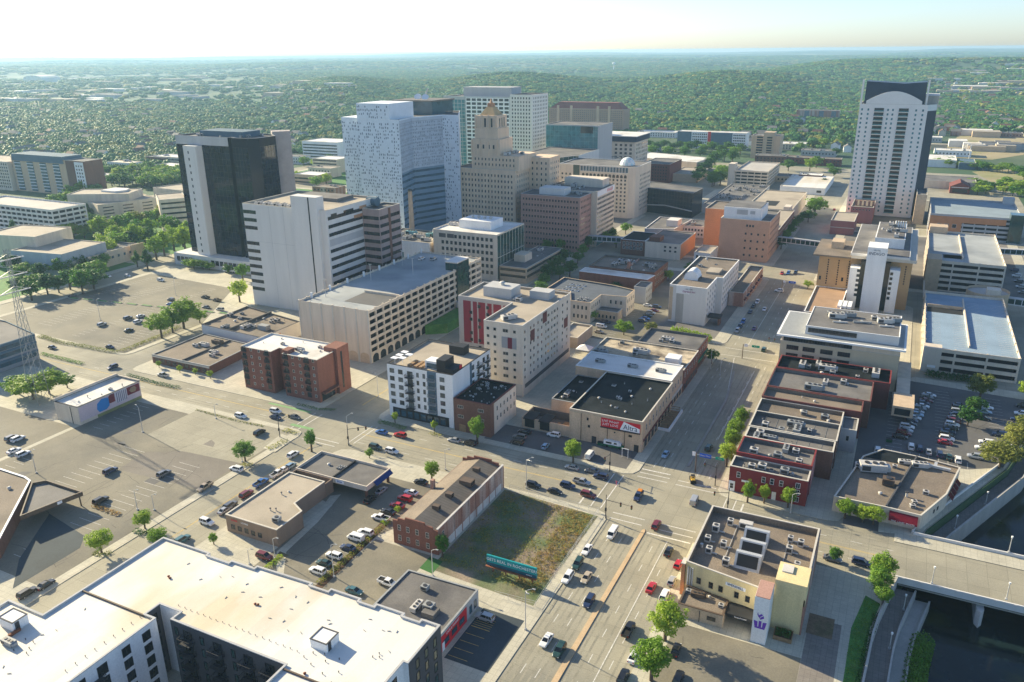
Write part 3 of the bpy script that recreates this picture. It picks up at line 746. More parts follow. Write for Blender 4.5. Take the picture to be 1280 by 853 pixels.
# --- bank with drive-through canopy
t = bld('bank_building', 'low tan bank with a drive-through canopy on the side avenue', 'bank', [(-156.2, 136.8), (-138, 136.8), (-138, 147.2), (-142.6, 149.6), (-142.6, 163), (-156.2, 163)], 5.4, mk('bank_brown', (.27, .195, .14), streak=True), m_rtan, par=.25)
bk = MB(); shell(bk, rect(-156.5, -142.6, 163.2, 166.4), 0, 4.6, .3, 3.2); t.part('link_wall', bk, mk('bank_brown', ()))
bk = MB(); bk.add([(-156.4, 163.2, 3.2), (-142.8, 163.2, 3.2), (-142.8, 166.4, 3.2), (-156.4, 166.4, 3.2)], [(0, 1, 2, 3)]); t.part('link_roof', bk, m_rblack)
bk = MB(); bk.box(-156.4, -146, 166.6, 178.8, 0, 3.2); t.part('banking_hall', bk, mk('bank_brown', ()))
fas = MB(); shell(fas, rect(-156.8, -130.2, 166.5, 179), 3.3, 4.9, .3, 4.1); t.part('canopy_fascia', fas, m_beige)
c = MB(); c.box(-156.5, -130.5, 166.8, 178.7, 3.25, 4.1); t.part('canopy_roof', c, m_rgrey)
for yy in (167.1, 178.2):
    c = MB(); c.box(-131.2, -130.6, yy - .35, yy + .35, 0, 3.3); t.part('column', c, m_brown)
c = MB(); c.add([(-130.2, 170, 4.6), (-130.2, 178.6, 4.6), (-129, 178.6, 3.5), (-129, 170, 3.5)], [(0, 1, 2, 3), (3, 2, 1, 0)]); t.part('awning', c, mk('awning_blue', (.03, .09, .35), rough=.6))
slab_on(t, 'sign_panel', 'S', 166.5, -141.5, -138.5, 3.6, 4.6, m_signwhite, .08); text(t, 'BANK', (-140, 166.4, 4.1), .7, mk('awning_blue', ()))
c = MB(); c.box(-143.4, -143, 166.9, 178.6, 4.1, 4.7); t.part('roof_divider', c, m_black)
facade(t, 'S', 136.8, -155, -143, 1, 3.2, 5, 1, 1.4, 1.5, m_dkmetal, g_dark); text(t, 'BANK', (-153, 136.7, 4.3), .9, m_signred); text(t, 'LOANS', (-149.3, 136.7, 4.3), .8, m_signwhite)
unit(t, 'a', -141.2, 140.6, 5.15, .2, 1.0, m_unit2); unit(t, 'v', -149.5, 152, 5.15); unit(t, 'm', -148.5, 154, 5.15, 0, .6); unit(t, 'v', -145, 144.6, 5.15); unit(t, 'v', -146.5, 144, 5.15)
for x in (-152, -149, -146): unit(t, 'h', x, 164.8, 3.2, 0, 1.1)
unit(t, 'm', -149.5, 173.5, 4.1, 0, .9); 
for i in range(5): unit(t, 'a', -145.4 + (i % 3) * .9, 174 - (i // 3) * 1.2, 4.1, 0, .45, m_unit2)

# --- old brick warehouse with gable roof
t = T('brick_warehouse', 'long old red brick building with stepped gable and whitewashed side, beside vacant lot', 'brick building', (-104, 171, 0))
bw = MB()
S_ = [(-111, 0), (-97, 0), (-97, 7.4), (-98.6, 7.4), (-98.6, 8.2), (-101, 8.2), (-101, 8.9), (-107, 8.9), (-107, 8.2), (-109.4, 8.2), (-109.4, 7.4), (-111, 7.4)]
for y, e in ((151.9, .0), (190.1, .0)):
    n = len(S_); vs = [(x, y, z) for x, z in S_] + [(x, y + .4, z) for x, z in S_]
    bw.add(vs, [tuple(range(n)), tuple(range(2 * n - 1, n - 1, -1))] + [(i, n + i, n + (i + 1) % n, (i + 1) % n) for i in range(n)])
t.part('gable_wall', bw, m_red)
bw = MB(); bw.box(-97.4, -97.0, 152.3, 190.1, 0, 7.9); t.part('side_wall', bw, m_brick_old)
bw = MB(); bw.box(-111, -110.6, 152.3, 190.1, 0, 6.2); t.part('side_wall', bw, m_red)
bw = MB(); bw.box(-97.02, -96.93, 156.8, 188.8, 0, 2.6); t.part('whitewash_band', bw, m_whitewash)
for i in range(9):
    y = 156.5 + i * 4; bw = MB(); bw.box(-97.02, -96.86, y, y + .35, 0, 7.8); t.part('pilaster', bw, m_brick_old)
r = MB(); r.quad((-97.4, 152.3, 7.0), (-97.4, 190.1, 7.0), (-104.9, 190.1, 8.3), (-104.9, 152.3, 8.3)); t.part('roof_slope', r, mk('brown_felt', (.14, .125, .11), scale=.2, var=.2, joints=(30, 1.1, .06)))
r = MB(); r.quad((-104.9, 152.3, 8.3), (-104.9, 190.1, 8.3), (-110.7, 190.1, 6.4), (-110.7, 152.3, 6.4)); t.part('roof_slope', r, m_rgravel)
c = MB(); c.box(-97.5, -96.9, 152, 190.4, 7.9, 8.05); t.part('coping', c, m_unit)
for y, w in ((160, 1.4), (167, 1.6), (175, 2.6), (183, 1.3)):
    d = MB(); d.box(-103.6, -101.6 if w < 2 else -99.8, y, y + w, 7.4, 9.1); o = t.part('roof_monitor', d, m_brownmetal)
    q = MB(); q.box(-101.6 if w < 2 else -99.8, (-101.6 if w < 2 else -99.8) + .06, y + .15, y + w - .15, 8.0, 8.9); t.part('pane', q, g_dark, parent=o)
c = MB(); c.box(-110.9, -109.9, 171, 172.2, 4, 9.4); t.part('chimney', c, m_brick_old)
for a in (-109, -106.3, -103.4, -100.2):
    for z in (2.2, 5.4): t.inst('window', win_mesh(1.0, 1.7, m_cream_trim, g_dark, 2, 2), (a, 151.9, z), 0)
for y in (154.6, ): t.inst('window', win_mesh(1.0, 1.6, m_cream_trim, g_dark, 2, 2), (-97, y, 5.4), ROT['E'])

# --- billboard brown brick corner building with red sign
t = bld('corner_building', 'tan brick corner building with a red and white billboard on its wall', 'brick building', rect(-91.6, -66, 229.6, 266), 11.2, m_tanbrick, m_rblack, par=.7)
slab_on(t, 'cornice', 'S', 229.6, -91.6, -66, 10.3, 10.8, m_sand, .12)
slab_on(t, 'billboard_panel', 'S', 229.6, -80.2, -66.7, 7.1, 10.3, m_signred, .25)
b = MB(); b.add([(-73.6, 229.3, 7.15), (-66.8, 229.3, 7.15), (-66.8, 229.3, 8.6), (-72.3, 229.3, 10.25)], [(0, 1, 2, 3)]); t.part('billboard_print', b, m_signwhite)
b = MB(); b.box(-80.3, -66.6, 228.8, 229.6, 6.85, 7.0); t.part('catwalk', b, m_dkmetal)
text(t, 'LIVE WHAT', (-76.9, 229.3, 9.3), 1.15, m_signwhite); text(t, 'JUST LOVE', (-76.9, 229.3, 8.1), 1.15, m_signwhite); text(t, 'Altra', (-70, 229.28, 8.3), 2.5, m_navy, xs=.95)
for x in (-87.4, -78, -72): 
    c = MB(); c.box(x, x + .15, 229.45, 229.62, .2, 10.2); t.part('downpipe', c, m_brownmetal)
for x, z, w, h in ((-84.5, 6, .8, .9), (-85, 8.6, .7, 1), (-70, 5.4, 1.2, .8), (-75.4, 5.6, .5, .5)): t.inst('window', win_mesh(w, h, m_dkmetal, g_dark), (x, 229.6, z), 0)
for x in (-83.4, -68.6):
    c = MB(); c.box(x, x + 1.6, 229.5, 229.63, .2, 2.6); t.part('door', c, m_dkmetal)
for y in spread(232, 264, 8):
    t.inst('window', win_mesh(1.2, 2.3, m_cream_trim, g_dark, 1, 2), (-66, y, 7.6), ROT['E']); t.inst('shop_window', win_mesh(2.6, 2.6, m_dkmetal, g_dark, 2, 1), (-66, y, 1.9), ROT['E'])
    c = MB(); c.box(-66.02, -65.85, y - 2.1, y - 1.8, .2, 10.8); t.part('pilaster', c, m_sand)
slab_on(t, 'shop_fascia', 'E', -66, 231, 265.5, 3.5, 4.3, m_maroon, .2)
for x, y, k, s in ((-86, 243, 'm', .8), (-80, 246, 'a', .6), (-79, 245, 'a', .6), (-84, 240, 'v', 1), (-76, 249, 'm', .8), (-74, 243, 'v', 1), (-78, 253, 'a', .5), (-85, 256, 'h', 1), (-72, 258, 'm', .8), (-70, 248, 'v', 1.2), (-82, 259, 'v', 1), (-80, 238.6, 'm', .6), (-78, 238.2, 'h', .8), (-74, 236, 'm', .7)): unit(t, k, x, y, 10.5, 0, s)
# patio
t = bld('patio_building', 'low brick patio bar with black canopies behind the tan corner building', 'patio bar', rect(-110, -92, 230.6, 240.5), 4.0, m_tanbrick, m_lot2, par=3.2, cope=None)
for x in (-109, -103.2):
    c = MB(); c.box(x, x + 4, 229.4, 236, 4.02, 4.3); t.part('canopy', c, m_black); c = MB(); c.box(x + .2, x + 3.8, 230.5, 230.65, .6, 3.6); t.part('dark_bay', c, m_black)
c = MB(); c.box(-97, -92.2, 232, 239, .8, 1.1); t.part('timber_deck', c, m_wood)
for x, y in ((-96.3, 233.4), (-94.4, 235.2), (-98, 236)): c = MB(); c.tube((x, y, .8), (x, y, 1.6), .08); c.box(x - .5, x + .5, y - .5, y + .5, 1.6, 1.68); t.part('table', c, m_wood)
t = bld('rear_wing', 'lower black-roofed rear wing between the patio and the pale roof', 'wing', rect(-103.2, -91.8, 241, 266), 8.0, m_tanbrick, m_rblack, par=.4, cope=m_unit2)
clutter(t, -101, -94, 244, 262, 7.6, 6, 4, 'amvh'); 
t = bld('flat_roofed_building', 'brick building with a bright pale membrane roof behind the corner building', 'building', rect(-104, -66.6, 266.2, 283), 11.6, m_tanbrick, m_rwhite2, par=.3, cope=m_white)
for x in (-97, -84, -73): unit(t, 'b', x, 274, 11.3, 0, .7, m_unit2)
slab_on(t, 'shop_fascia', 'E', -66.6, 267, 282.5, 3.4, 4.4, m_cream_trim, .25)
for y in spread(267, 282, 4): t.inst('window', win_mesh(1.2, 2.0, m_cream_trim, g_dark, 1, 2), (-66.6, y, 7.4), ROT['E']); t.inst('shop_window', win_mesh(2.6, 2.4, m_dkmetal, g_dark, 2, 1), (-66.6, y, 1.9), ROT['E'])
t = bld('weathered_building', 'building with a patchy cream and brown weathered roof and rooftop shed', 'building', rect(-106, -66.4, 283.2, 306.8), 9.6, m_red, mk('patchy_roof', (.50, .42, .30), scale=.3, var=.25, c2=(.16, .13, .1), c2amt=.47, fine=.2), par=.5)
c = MB(); c.box(-75, -69.5, 287, 292.5, 9.1, 12.2); t.part('roof_shed', c, m_white)
for y in spread(284, 306, 6): t.inst('window', win_mesh(1.1, 2.0, m_cream_trim, g_dark, 1, 2), (-66.4, y, 6.8), ROT['E']); t.inst('shop_window', win_mesh(2.4, 2.4, m_dkmetal, g_dark, 2, 1), (-66.4, y, 1.9), ROT['E'])
clutter(t, -103, -80, 286, 304, 9.1, 9, 8)
t = bld('flat_roofed_building', 'red brick building with grey roof behind black parapet, south of the inn', 'building', rect(-92.3, -67, 307.2, 326.4), 9.6, m_red, m_rgrey, par=.9, cope=m_dkgrey)
unit(t, 'b', -82, 316, 8.7, 0, .9); unit(t, 'a', -79.5, 314, 8.7); unit(t, 'a', -84, 313.5, 8.7, 0, .8)
for y in spread(308, 326, 5): t.inst('window', win_mesh(1.1, 1.9, m_cream_trim, g_dark, 1, 2), (-67, y, 6.9), ROT['E']); t.inst('shop_window', win_mesh(2.4, 2.4, m_dkmetal, g_dark, 2, 1), (-67, y, 1.9), ROT['E'])
slab_on(t, 'shop_fascia', 'E', -67, 308, 326, 3.4, 4.2, mk('green_awning', (.03, .17, .1)), .5)
for i in range(2):
    t = bld('back_building', ('small tan rear building with a pale peaked tent beside grey hotel', 'small low tan annex beside the hotel car park')[i], 'building', (rect(-131, -121.3, 312, 331), rect(-110, -99.5, 300.5, 306))[i], (5.2, 4.4)[i], m_sand, (m_rtan, m_rgrey)[i])
c = MB(); c.add([(-119.5, 305, 2.6), (-113, 305, 2.6), (-113, 311, 2.6), (-119.5, 311, 2.6), (-116.2, 308, 4.4)], [(0, 1, 4), (1, 2, 4), (2, 3, 4), (3, 0, 4)])
tt = T('event_tent', 'pale square tent with a pointed top in the yard behind grey hotel', 'tent', (-116.2, 308, 0)); tt.part('canopy', c, m_white)
for x, y in ((-119.4, 305.1), (-113.1, 305.1), (-113.1, 310.9), (-119.4, 310.9)): c = MB(); c.tube((x, y, 0.1), (x, y, 2.7), .07); tt.part('pole', c, m_metal)

# --- white apartment building with roof garden
t = bld('apartment_building', 'white mid-rise apartment building with a planted roof terrace and black stair tower', 'apartment building', rect(-158, -131, 219.3, 247.4), 20.4, m_white, m_rtan, par=.7, cope=m_black)
slab_on(t, 'shopfront', 'S', 219.3, -156.5, -133, .2, 3.8, m_black, .1); facade(t, 'S', 219.2, -156, -134, .5, 3.4, 8, 1, 2.2, 2.5, m_dkmetal, g_blue)
rows = [6.0, 9.0, 12.0, 15.0, 18.0]
facade(t, 'S', 219.3, 0, 0, 0, 0, 0, 0, 1.9, 1.7, m_dkmetal, g_mixed, 2, 1, cols=[-156, -152.4, -135.2], rows=rows)
facade(t, 'S', 219.3, 0, 0, 0, 0, 0, 0, 1.0, 1.7, m_dkmetal, g_mixed, 1, 1, cols=[-145.2, -142.6], rows=rows)
slab_on(t, 'blue_bay', 'S', 219.3, -141.2, -137.6, .2, 20.2, m_bluegrey, .1)
facade(t, 'S', 219.2, 0, 0, 0, 0, 0, 0, 2.2, 2.0, m_dkmetal, g_blue, 2, 1, cols=[-139.4], rows=rows)
facade(t, 'S', 219.3, 0, 0, 0, 0, 0, 0, 2.2, 2.1, m_black, g_mixed, 2, 1, cols=[-148.4], rows=[r_ - .2 for r_ in rows])
for z in rows: balcony(t, 'S', 219.3, -148.4, z - 1.3, 3.2, 1.4); balcony(t, 'S', 219.2, -139.4, z - 1.2, 3.2, .9, m_unit2)
facade(t, 'E', -131, 0, 0, 0, 0, 0, 0, 1.6, 1.9, m_dkmetal, g_mixed, 2, 1, cols=[234, 238, 242.2, 245.4], rows=rows)
for z in rows: balcony(t, 'E', -131, 238, z - 1.2, 3.2, 1.4); balcony(t, 'E', -131, 243.8, z - 1.2, 3.0, 1.4)
slab_on(t, 'blue_bay', 'E', -131, 231.6, 233, .2, 20.2, m_bluegrey, .1)
c = MB(); c.box(-138.6, -135, 221.5, 227.5, 19.7, 24.2); c.box(-135, -131.4, 221, 227, 19.7, 21.6); t.part('stair_tower', c, m_black)
slab_on(t, 'red_sign', 'E', -131.4, 225, 226.6, 20.2, 21.9, m_signred, .1)
c = MB(); c.box(-144, -138.9, 222.8, 227, 19.7, 22.6); t.part('roof_pavilion', c, m_white); slab_on(t, 'pavilion_glass', 'S', 222.8, -143.5, -139.4, 19.9, 21.8, g_blue, .05)
c = MB(); c.box(-143.6, -137.5, 238.8, 243, 19.7, 22.9); t.part('plant_enclosure', c, m_black)
for x, y in ((-156, 221.5), (-156, 224.6), (-156, 228), (-153, 226.4), (-153.4, 222.6)): c = MB(); c.box(x - 1.2, x + 1.2, y - 1, y + 1, 22.0, 22.2); c.tube((x, y, 19.7), (x, y, 22), .06); t.part('terrace_parasol', c, m_signwhite)
for x in (-150, -147.4, -145.4): c = MB(); c.box(x - .4, x + .8, 221, 226.5, 19.7, 20.5); t.part('planter', c, m_wood)
# --- brown brick block next to it
t = bld('brick_building', 'dark brown brick three-storey building with cluttered black roof beside white apartments', 'brick building', rect(-130.2, -116, 218.3, 238.3), 12.3, m_brown, m_rblack, par=.6, cope=m_maroon)
slab_on(t, 'painted_wall', 'E', -116, 221, 238.2, .2, 11.9, m_beige, .05)
for i, z in enumerate((5.6, 9.2)):
    for a in spread(222, 238, 6): t.inst('window', win_mesh(.9, 1.7, m_cream_trim, g_dark, 1, 2), (-115.95, a, z), ROT['E'])
    for a in (-127.6, -119.6): t.inst('window', win_mesh(2.2, 1.2, m_cream_trim, g_dark, 3, 1), (a, 218.3, z + .4), 0)
for a in (-127, -122.6): c = MB(); c.box(a - 1.3, a + 1.3, 218.2, 218.34, .2, 3.0); t.part('garage_door', c, m_wood)
rr = random.Random(5)
for i in range(34): unit(t, rr.choice('aamvhm'), rr.uniform(-128.8, -117.4), rr.uniform(220, 236.5), 11.7, rr.random() * 3, rr.choice((.35, .45, .6)), m_unit)

# --- beige hotel and its red wing
t = bld('hotel_building', 'tall beige hotel with small dark windows and red panels in its middle block', 'hotel', [(-137, 254), (-120.6, 254), (-120.6, 301.4), (-162, 301.4), (-162, 278.4), (-137, 278.4)], 29.0, m_beige, m_rtan, par=.9, cope=m_unit)
rows = [6.6 + 3.05 * i for i in range(7)]; rows = [r_ + 1.2 for r_ in rows]
facade(t, 'S', 254, 0, 0, 0, 0, 0, 0, 1.25, 1.3, m_cream_trim, g_dark, 1, 1, cols=[-135.2, -132.3, -124], rows=rows)
facade(t, 'S', 254, 0, 0, 0, 0, 0, 0, 2.3, 1.4, m_cream_trim, g_dark, 2, 1, cols=[-127.8], rows=[r_ for i, r_ in enumerate(rows) if i not in (4, 5)])
slab_on(t, 'feature_panel', 'S', 254, -129.4, -123.2, 19.2, 23.6, m_grey, .14); slab_on(t, 'red_panel', 'S', 253.9, -126.8, -125, 19.2, 23.6, m_redpanel, .1)
facade(t, 'E', -120.6, 0, 0, 0, 0, 0, 0, 1.2, 1.35, m_cream_trim, g_dark, 1, 1, cols=[255.8, 261, 264, 267.8, 271.4, 275.4, 281.4, 287, 292.6, 297.6], rows=rows)
facade(t, 'E', -120.6, 0, 0, 0, 0, 0, 0, 1.9, 1.3, m_cream_trim, g_dark, 2, 1, cols=[277.9, 284.2], rows=rows)
for a, z in ((262.4, 22.8), (274, 26.4), (296, 17.5)): slab_on(t, 'maroon_panel', 'E', -120.6, a - 1.6, a + 2.2, z - 2.2, z + 2, m_maroon, .12)
slab_on(t, 'dark_base', 'E', -120.6, 256, 300, 3.2, 4.8, m_dkgrey, .1)
slab_on(t, 'grey_base', 'S', 254, -136.8, -120.8, .2, 5.2, m_grey2, .1)
slab_on(t, 'grey_cladding', 'S', 278.4, -162, -137.1, .2, 28.9, m_grey, .1); 
for a, w in ((-159.6, 3.6), (-155, 1.9), (-152.4, 3.2), (-148.2, 2.0), (-145.4, 3.6), (-140.8, 3.0)): slab_on(t, 'red_panel', 'S', 278.3, a, a + w, 9 if a < -150 else 16, 27.4, m_redpanel, .06)
facade(t, 'S', 278.2, -158, -138, 6, 27, 5, 7, 1.3, 1.4, m_dkmetal, g_dark, skip=lambda i, j: (i + j) % 3 == 0)
c = MB(); c.box(-153.5, -140.5, 285, 294, 28.1, 32.4); t.part('plant_room', c, m_grey2); c = MB(); c.box(-134.4, -125.6, 290, 296, 28.1, 31.4); t.part('plant_room', c, m_grey2)
unit(t, 'b', -130, 261, 28.1, .9, 1.1); unit(t, 'b', -133, 298, 28.1, 0, 1.2); unit(t, 'd', -139, 288, 28.1, 1.57, 1.1, m_metal); unit(t, 'a', -129, 264, 28.1); unit(t, 'm', -147, 290, 32.4, 0, 2); unit(t, 'a', -136.5, 284, 28.1, 0, 1.2)
# glass link and green slope beside the garage are built with the garage

# --- red brick apartments
t = bld('apartment_building', 'red brick apartment block with a deep recess and pale roof by the street corner', 'apartment building', [(-225, 216.6), (-209.8, 216.6), (-209.8, 221.4), (-204.6, 221.4), (-204.6, 217), (-188, 217), (-188, 234), (-225, 234)], 17.5, m_red, m_rwhite2, par=.5)
rows = [2.6 + 2.85 * i for i in range(6)]
facade(t, 'S', 216.6, 0, 0, 0, 0, 0, 0, 1.0, 1.2, m_cream_trim, g_mixed, 1, 1, cols=[-219.8, -215.8], rows=rows)
facade(t, 'S', 217.0, 0, 0, 0, 0, 0, 0, 1.0, 1.2, m_cream_trim, g_mixed, 1, 1, cols=[-199.6, -196.2, -189.8], rows=rows)
facade(t, 'S', 216.6, 0, 0, 0, 0, 0, 0, 1.9, 2.0, m_dkmetal, g_dark, 2, 1, cols=[-223.4, -212], rows=rows)
facade(t, 'S', 217.0, 0, 0, 0, 0, 0, 0, 1.9, 2.0, m_dkmetal, g_dark, 2, 1, cols=[-203, -193], rows=rows)
for z in rows[1:]:
    for a in (-223.4, -212): balcony(t, 'S', 216.6, a, z - 1.1, 2.4, .5)
    for a in (-203, -193): balcony(t, 'S', 217, a, z - 1.1, 2.4, .5)
c = MB(); c.box(-192.6, -186.6, 227, 234.4, 0, 18.8); t.part('lift_tower', c, m_red); slab_on(t, 'slot_window', 'E', -186.6, 229.2, 230.2, 2, 17, g_dark, .05)
slab_on(t, 'entrance_glazing', 'E', -188, 218.2, 226, .3, 3.4, g_dark, .1); c = MB(); c.box(-188, -186, 218, 226.6, 3.5, 4.1); t.part('entrance_canopy', c, m_brown)
c = MB(); c.box(-205.6, -202.6, 218, 222, 17, 18.6); t.part('parapet_block', c, m_red)
for x, y, k in ((-201.5, 223.5, 'b'), (-199, 222, 'a'), (-212, 226, 'a'), (-217, 231, 'm'), (-196, 229, 'a'), (-193.6, 226, 'm'), (-206, 231, 'v'), (-220, 224, 'v')): unit(t, k, x, y, 17, 0, .7)
# --- low brown shops west of it
t = bld('low_shop_row', 'low dark brown shop row with a tar and gravel roof at the corner', 'shop', [(-281, 220.2), (-247.8, 220.2), (-249.6, 247.5), (-281.4, 250)], 3.9, m_brown, m_rgravel, par=.3, cope=m_unit2)
c = MB(); c.box(-263.5, -263, 220.6, 247.8, 3.5, 4.3); t.part('fire_wall', c, m_dkgrey); slab_on(t, 'fascia', 'S', 220.2, -281, -247.8, 3.0, 3.7, m_cream_trim, .15)
facade(t, 'S', 220.2, -280, -249, 1, 2.6, 9, 1, 2.2, 1.5, m_dkmetal, g_dark, 2, 1)
unit(t, 'b', -258, 233, 3.6, 0, .8); unit(t, 'b', -269, 238, 3.6, 0, .9); unit(t, 'a', -272, 236, 3.6); unit(t, 'a', -256, 230, 3.6); unit(t, 'b', -266, 243, 3.6, 0, 1.0, m_brownmetal)
t = bld('low_shop_row', 'low white-walled building with layered brown roofs below the concrete tower', 'shop', [(-285, 252.5), (-246.5, 250), (-246, 275), (-286, 283)], 7.0, m_white2, m_rgravel, par=.6, cope=m_dkgrey)
c = MB(); c.box(-268, -267.4, 252.6, 280, 6.4, 7.6); c.box(-284, -268, 268, 268.5, 6.4, 7.4); t.part('fire_wall', c, m_dkgrey); clutter(t, -283, -250, 254, 276, 6.4, 14, 6, 'aabvma')
c = MB(); c.box(-257, -252, 259, 262, 6.4, 8.6); t.part('plant_room', c, m_unit2); slab_on(t, 'brick_side', 'E', -246.3, 250, 262, .2, 5.5, m_orange, .1)

# --- yellow riverside bar building
t = bld('yellow_building', 'pale yellow two-storey building with white feather-sign slab and three rooftop coolers', 'building', [(-34.6, 163.6), (-17, 160.6), (-13.8, 160.6), (-7.4, 160.6), (-7.4, 191.6), (-34.6, 191.2)], 9.7, m_yellow, m_rgravel, par=1.7, cope=m_cream_trim)
c = MB(); c.prism([(-13.85, 160.5), (-7.05, 160.5), (-7.05, 168), (-13.85, 168)], 7.9, 13.2); t.part('rear_block', c, m_yellow)
c = MB(); c.box(-13.0, -10.6, 164, 167, 13.2, 13.5); t.part('roof_hatch', c, m_rwhite2)
c = MB(); c.box(-7.42, -7.1, 160.5, 191.7, 0, 9.6); t.part('side_wall', c, m_brick_old)
c = MB(); c.box(-17, -13.8, 153.8, 160.2, 0.1, 12.2); t.part('sign_slab', c, m_white); c = MB(); c.box(-16.95, -13.85, 153.9, 160.3, 12.2, 12.35); t.part('slab_cap', c, m_pinkbrick)
lg = MB(); y0 = 153.76
def pz(pts): lg.add([(x, y0, z) for x, z in pts], [tuple(range(len(pts)))])
cx = -15.35
for q in ([(-1.4, 6.1), (-1.15, 4.62), (-.5, 4.62), (-.56, 5.95)], [(-.3, 6.2), (-.3, 4.62), (.3, 4.62), (.3, 6.2)], [(1.4, 6.1), (.56, 5.95), (.5, 4.62), (1.15, 4.62)], [(-1.13, 4.6), (-1.06, 4.15), (1.06, 4.15), (1.13, 4.6)]): pz([(cx + x, z) for x, z in q])
pz([(cx - .1, 6.5), (cx + .75, 7.1), (cx + .6, 7.7), (cx - .05, 7.1)]); pz([(cx - .2, 6.6), (cx - .15, 7.2), (cx + .5, 7.9), (cx + .1, 8.1), (cx - .45, 7.6)]); pz([(cx - .25, 7.0), (cx - .7, 8.4), (cx - .75, 7.8), (cx - .5, 7.2)])
t.part('emblem', lg, m_purple)
facade_cols = [(-31.2, 164.0), (-28.2, 163.5), (-25.8, 163.1), (-22, 162.4), (-19.4, 162.0)]
rzf = math.atan2(160.6 - 163.6, 17.6)
for x, y in facade_cols: t.inst('window', win_mesh(1.1, 1.7, m_brownmetal, g_dark, 1, 2), (x, 163.6 + (x + 34.6) * (160.6 - 163.6) / 17.6, 5.6), rzf)
for x in (-22, -19.4): t.inst('window', win_mesh(1.1, 1.5, m_brownmetal, g_dark), (x, 163.6 + (x + 34.6) * (160.6 - 163.6) / 17.6, 2.2), rzf)
b = MB(); b.add([(-2.4, 0, 0), (2.4, 0, 0), (2.4, 0, .9), (-2.4, 0, .9)], [(0, 1, 2, 3)]); o = t.inst('sign_board', b.mesh('sign_board', [m_signwhite]), (-22.4, 161.45, 7.3), rzf)
text(t, 'WENDELL', (-22.42, 161.38, 7.75), .85, m_navy, rzf)
for i in range(3): c = MB(); c.tube((-33.9 + i * .55, 163.1, .2), (-33.9 + i * .55, 163.1, 8.6), .2, n=8); t.part('vent_pipe', c, m_metal)
c = MB(); c.box(-23.4, -17.1, 156.8, 161.2, 2.7, 3.5); t.part('entrance_canopy', c, m_black); text(t, 'Brewhouse', (-20, 156.76, 3.1), .6, m_signwhite)
c = MB(); c.box(-23, -17.2, 160.6, 161.2, .2, 2.7); t.part('entrance', c, m_dark)
def unit3(x, y, z=8.0, s=1.0):
    b = MB(); b.box(x - .8 * s, x + .8 * s, y - .8 * s, y + .8 * s, z + .15, z + 1.9 * s); b.box(x - .7 * s, x + .7 * s, y - .7 * s, y + .7 * s, z, z + .15); o = t.part('rooftop_unit', b, m_unit)
    f = MB(); f.tube((x, y, z + 1.9 * s), (x, y, z + 2.0 * s), .5 * s, n=12); t.part('fan', f, m_dkmetal, parent=o)
    f = MB(); f.box(x - .6 * s, x + .6 * s, y - .84 * s, y - .8 * s, z + .6, z + 1.6 * s); t.part('grille', f, m_dkmetal, parent=o)
    f = MB(); f.box(x + .8 * s, x + 2.2 * s, y - .15, y + .15, z + .1, z + .35); t.part('pipe', f, m_metal, parent=o)
for x, y, s in ((-28.8, 186.6, .9), (-31.6, 182.0, 1.05), (-32.4, 176.6, .85), (-28.3, 175.8, .9), (-31.0, 171.8, .9), (-26.2, 168.6, 1.0), (-13.6, 185.4, .8), (-11.0, 184.4, .9), (-13.2, 180.2, .95), (-10.6, 174.5, .85)): unit3(x, y, 8.0, s)
b = MB(); b.box(-26.6, -23.2, 186.0, 187.8, 8.1, 9.7); o = t.part('air_handler', b, m_unit); f = MB(); f.box(-26.2, -24, 185.95, 186.0, 8.4, 9.4); t.part('grille', f, m_dkmetal, parent=o)
for k, (yy) in enumerate((168.4, 174.0, 179.6)):
    b = MB(); b.add([(-24.4, yy, 8), (-18.4, yy, 8), (-18.4, yy + 5.2, 8), (-24.4, yy + 5.2, 8), (-24.4, yy + 2.3, 11.2), (-18.4, yy + 2.3, 11.2), (-18.4, yy + 3.6, 11.0), (-24.4, yy + 3.6, 11.0)],
                 [(0, 1, 5, 4), (1, 2, 6, 5), (2, 3, 7, 6), (3, 0, 4, 7), (4, 5, 6, 7)]); o = t.part('rooftop_cooler', b, m_metal)
    f = MB(); f.quad((-23.8, yy + .34, 8.6), (-19, yy + .34, 8.6), (-19, yy + 2.0, 10.95), (-23.8, yy + 2.0, 10.95)); t.part('louvre', f, m_black, parent=o)
c = MB(); c.tube((-33.2, 173.5, 8.0), (-33.2, 173.5, 9), .4, n=10); t.part('vent_pipe', c, m_metal)
for i, x in enumerate((-27, -22, -14)): c = MB(); c.box(x, x + .12, 170, 187, 8.1, 8.25); t.part('conduit', c, m_metal)
# annex
t = bld('annex_building', 'single-storey annex with brown roof and rooftop equipment in front of the yellow building', 'annex', [(-34, 155.3), (-23.6, 155.3), (-23.6, 161.3), (-34, 163.1)], 3.6, m_sand, m_rgravel, par=.3, cope=m_brownmetal)
unit(t, 'b', -30.6, 160, 3.35, .1, .62, m_brownmetal); unit(t, 'a', -24.8, 158.6, 3.35, 0, .6, m_metal); unit(t, 'a', -32.9, 160.6, 3.35, 0, .6, m_metal); unit(t, 'm', -28, 161, 3.35, 0, .6)
t.inst('window', win_mesh(2.0, 1.1, m_brownmetal, g_dark, 2, 1), (-26.2, 155.3, 1.9), 0); c = MB(); c.box(-29, -28.85, 155.2, 155.32, .2, 3.2); t.part('downpipe', c, m_dkmetal)
c = MB(); c.box(-35.6, -34.7, 163.3, 165.6, 0, 9.0); 
tt = T('brick_pier', 'tall narrow brick pier at the street corner of the yellow building', 'pier', (-35.2, 164.4, 0)); tt.part('shaft', c, m_orange)
c = MB(); c.box(-35.7, -34.65, 163.2, 165.7, 9.0, 9.15); tt.part('cap', c, m_unit)
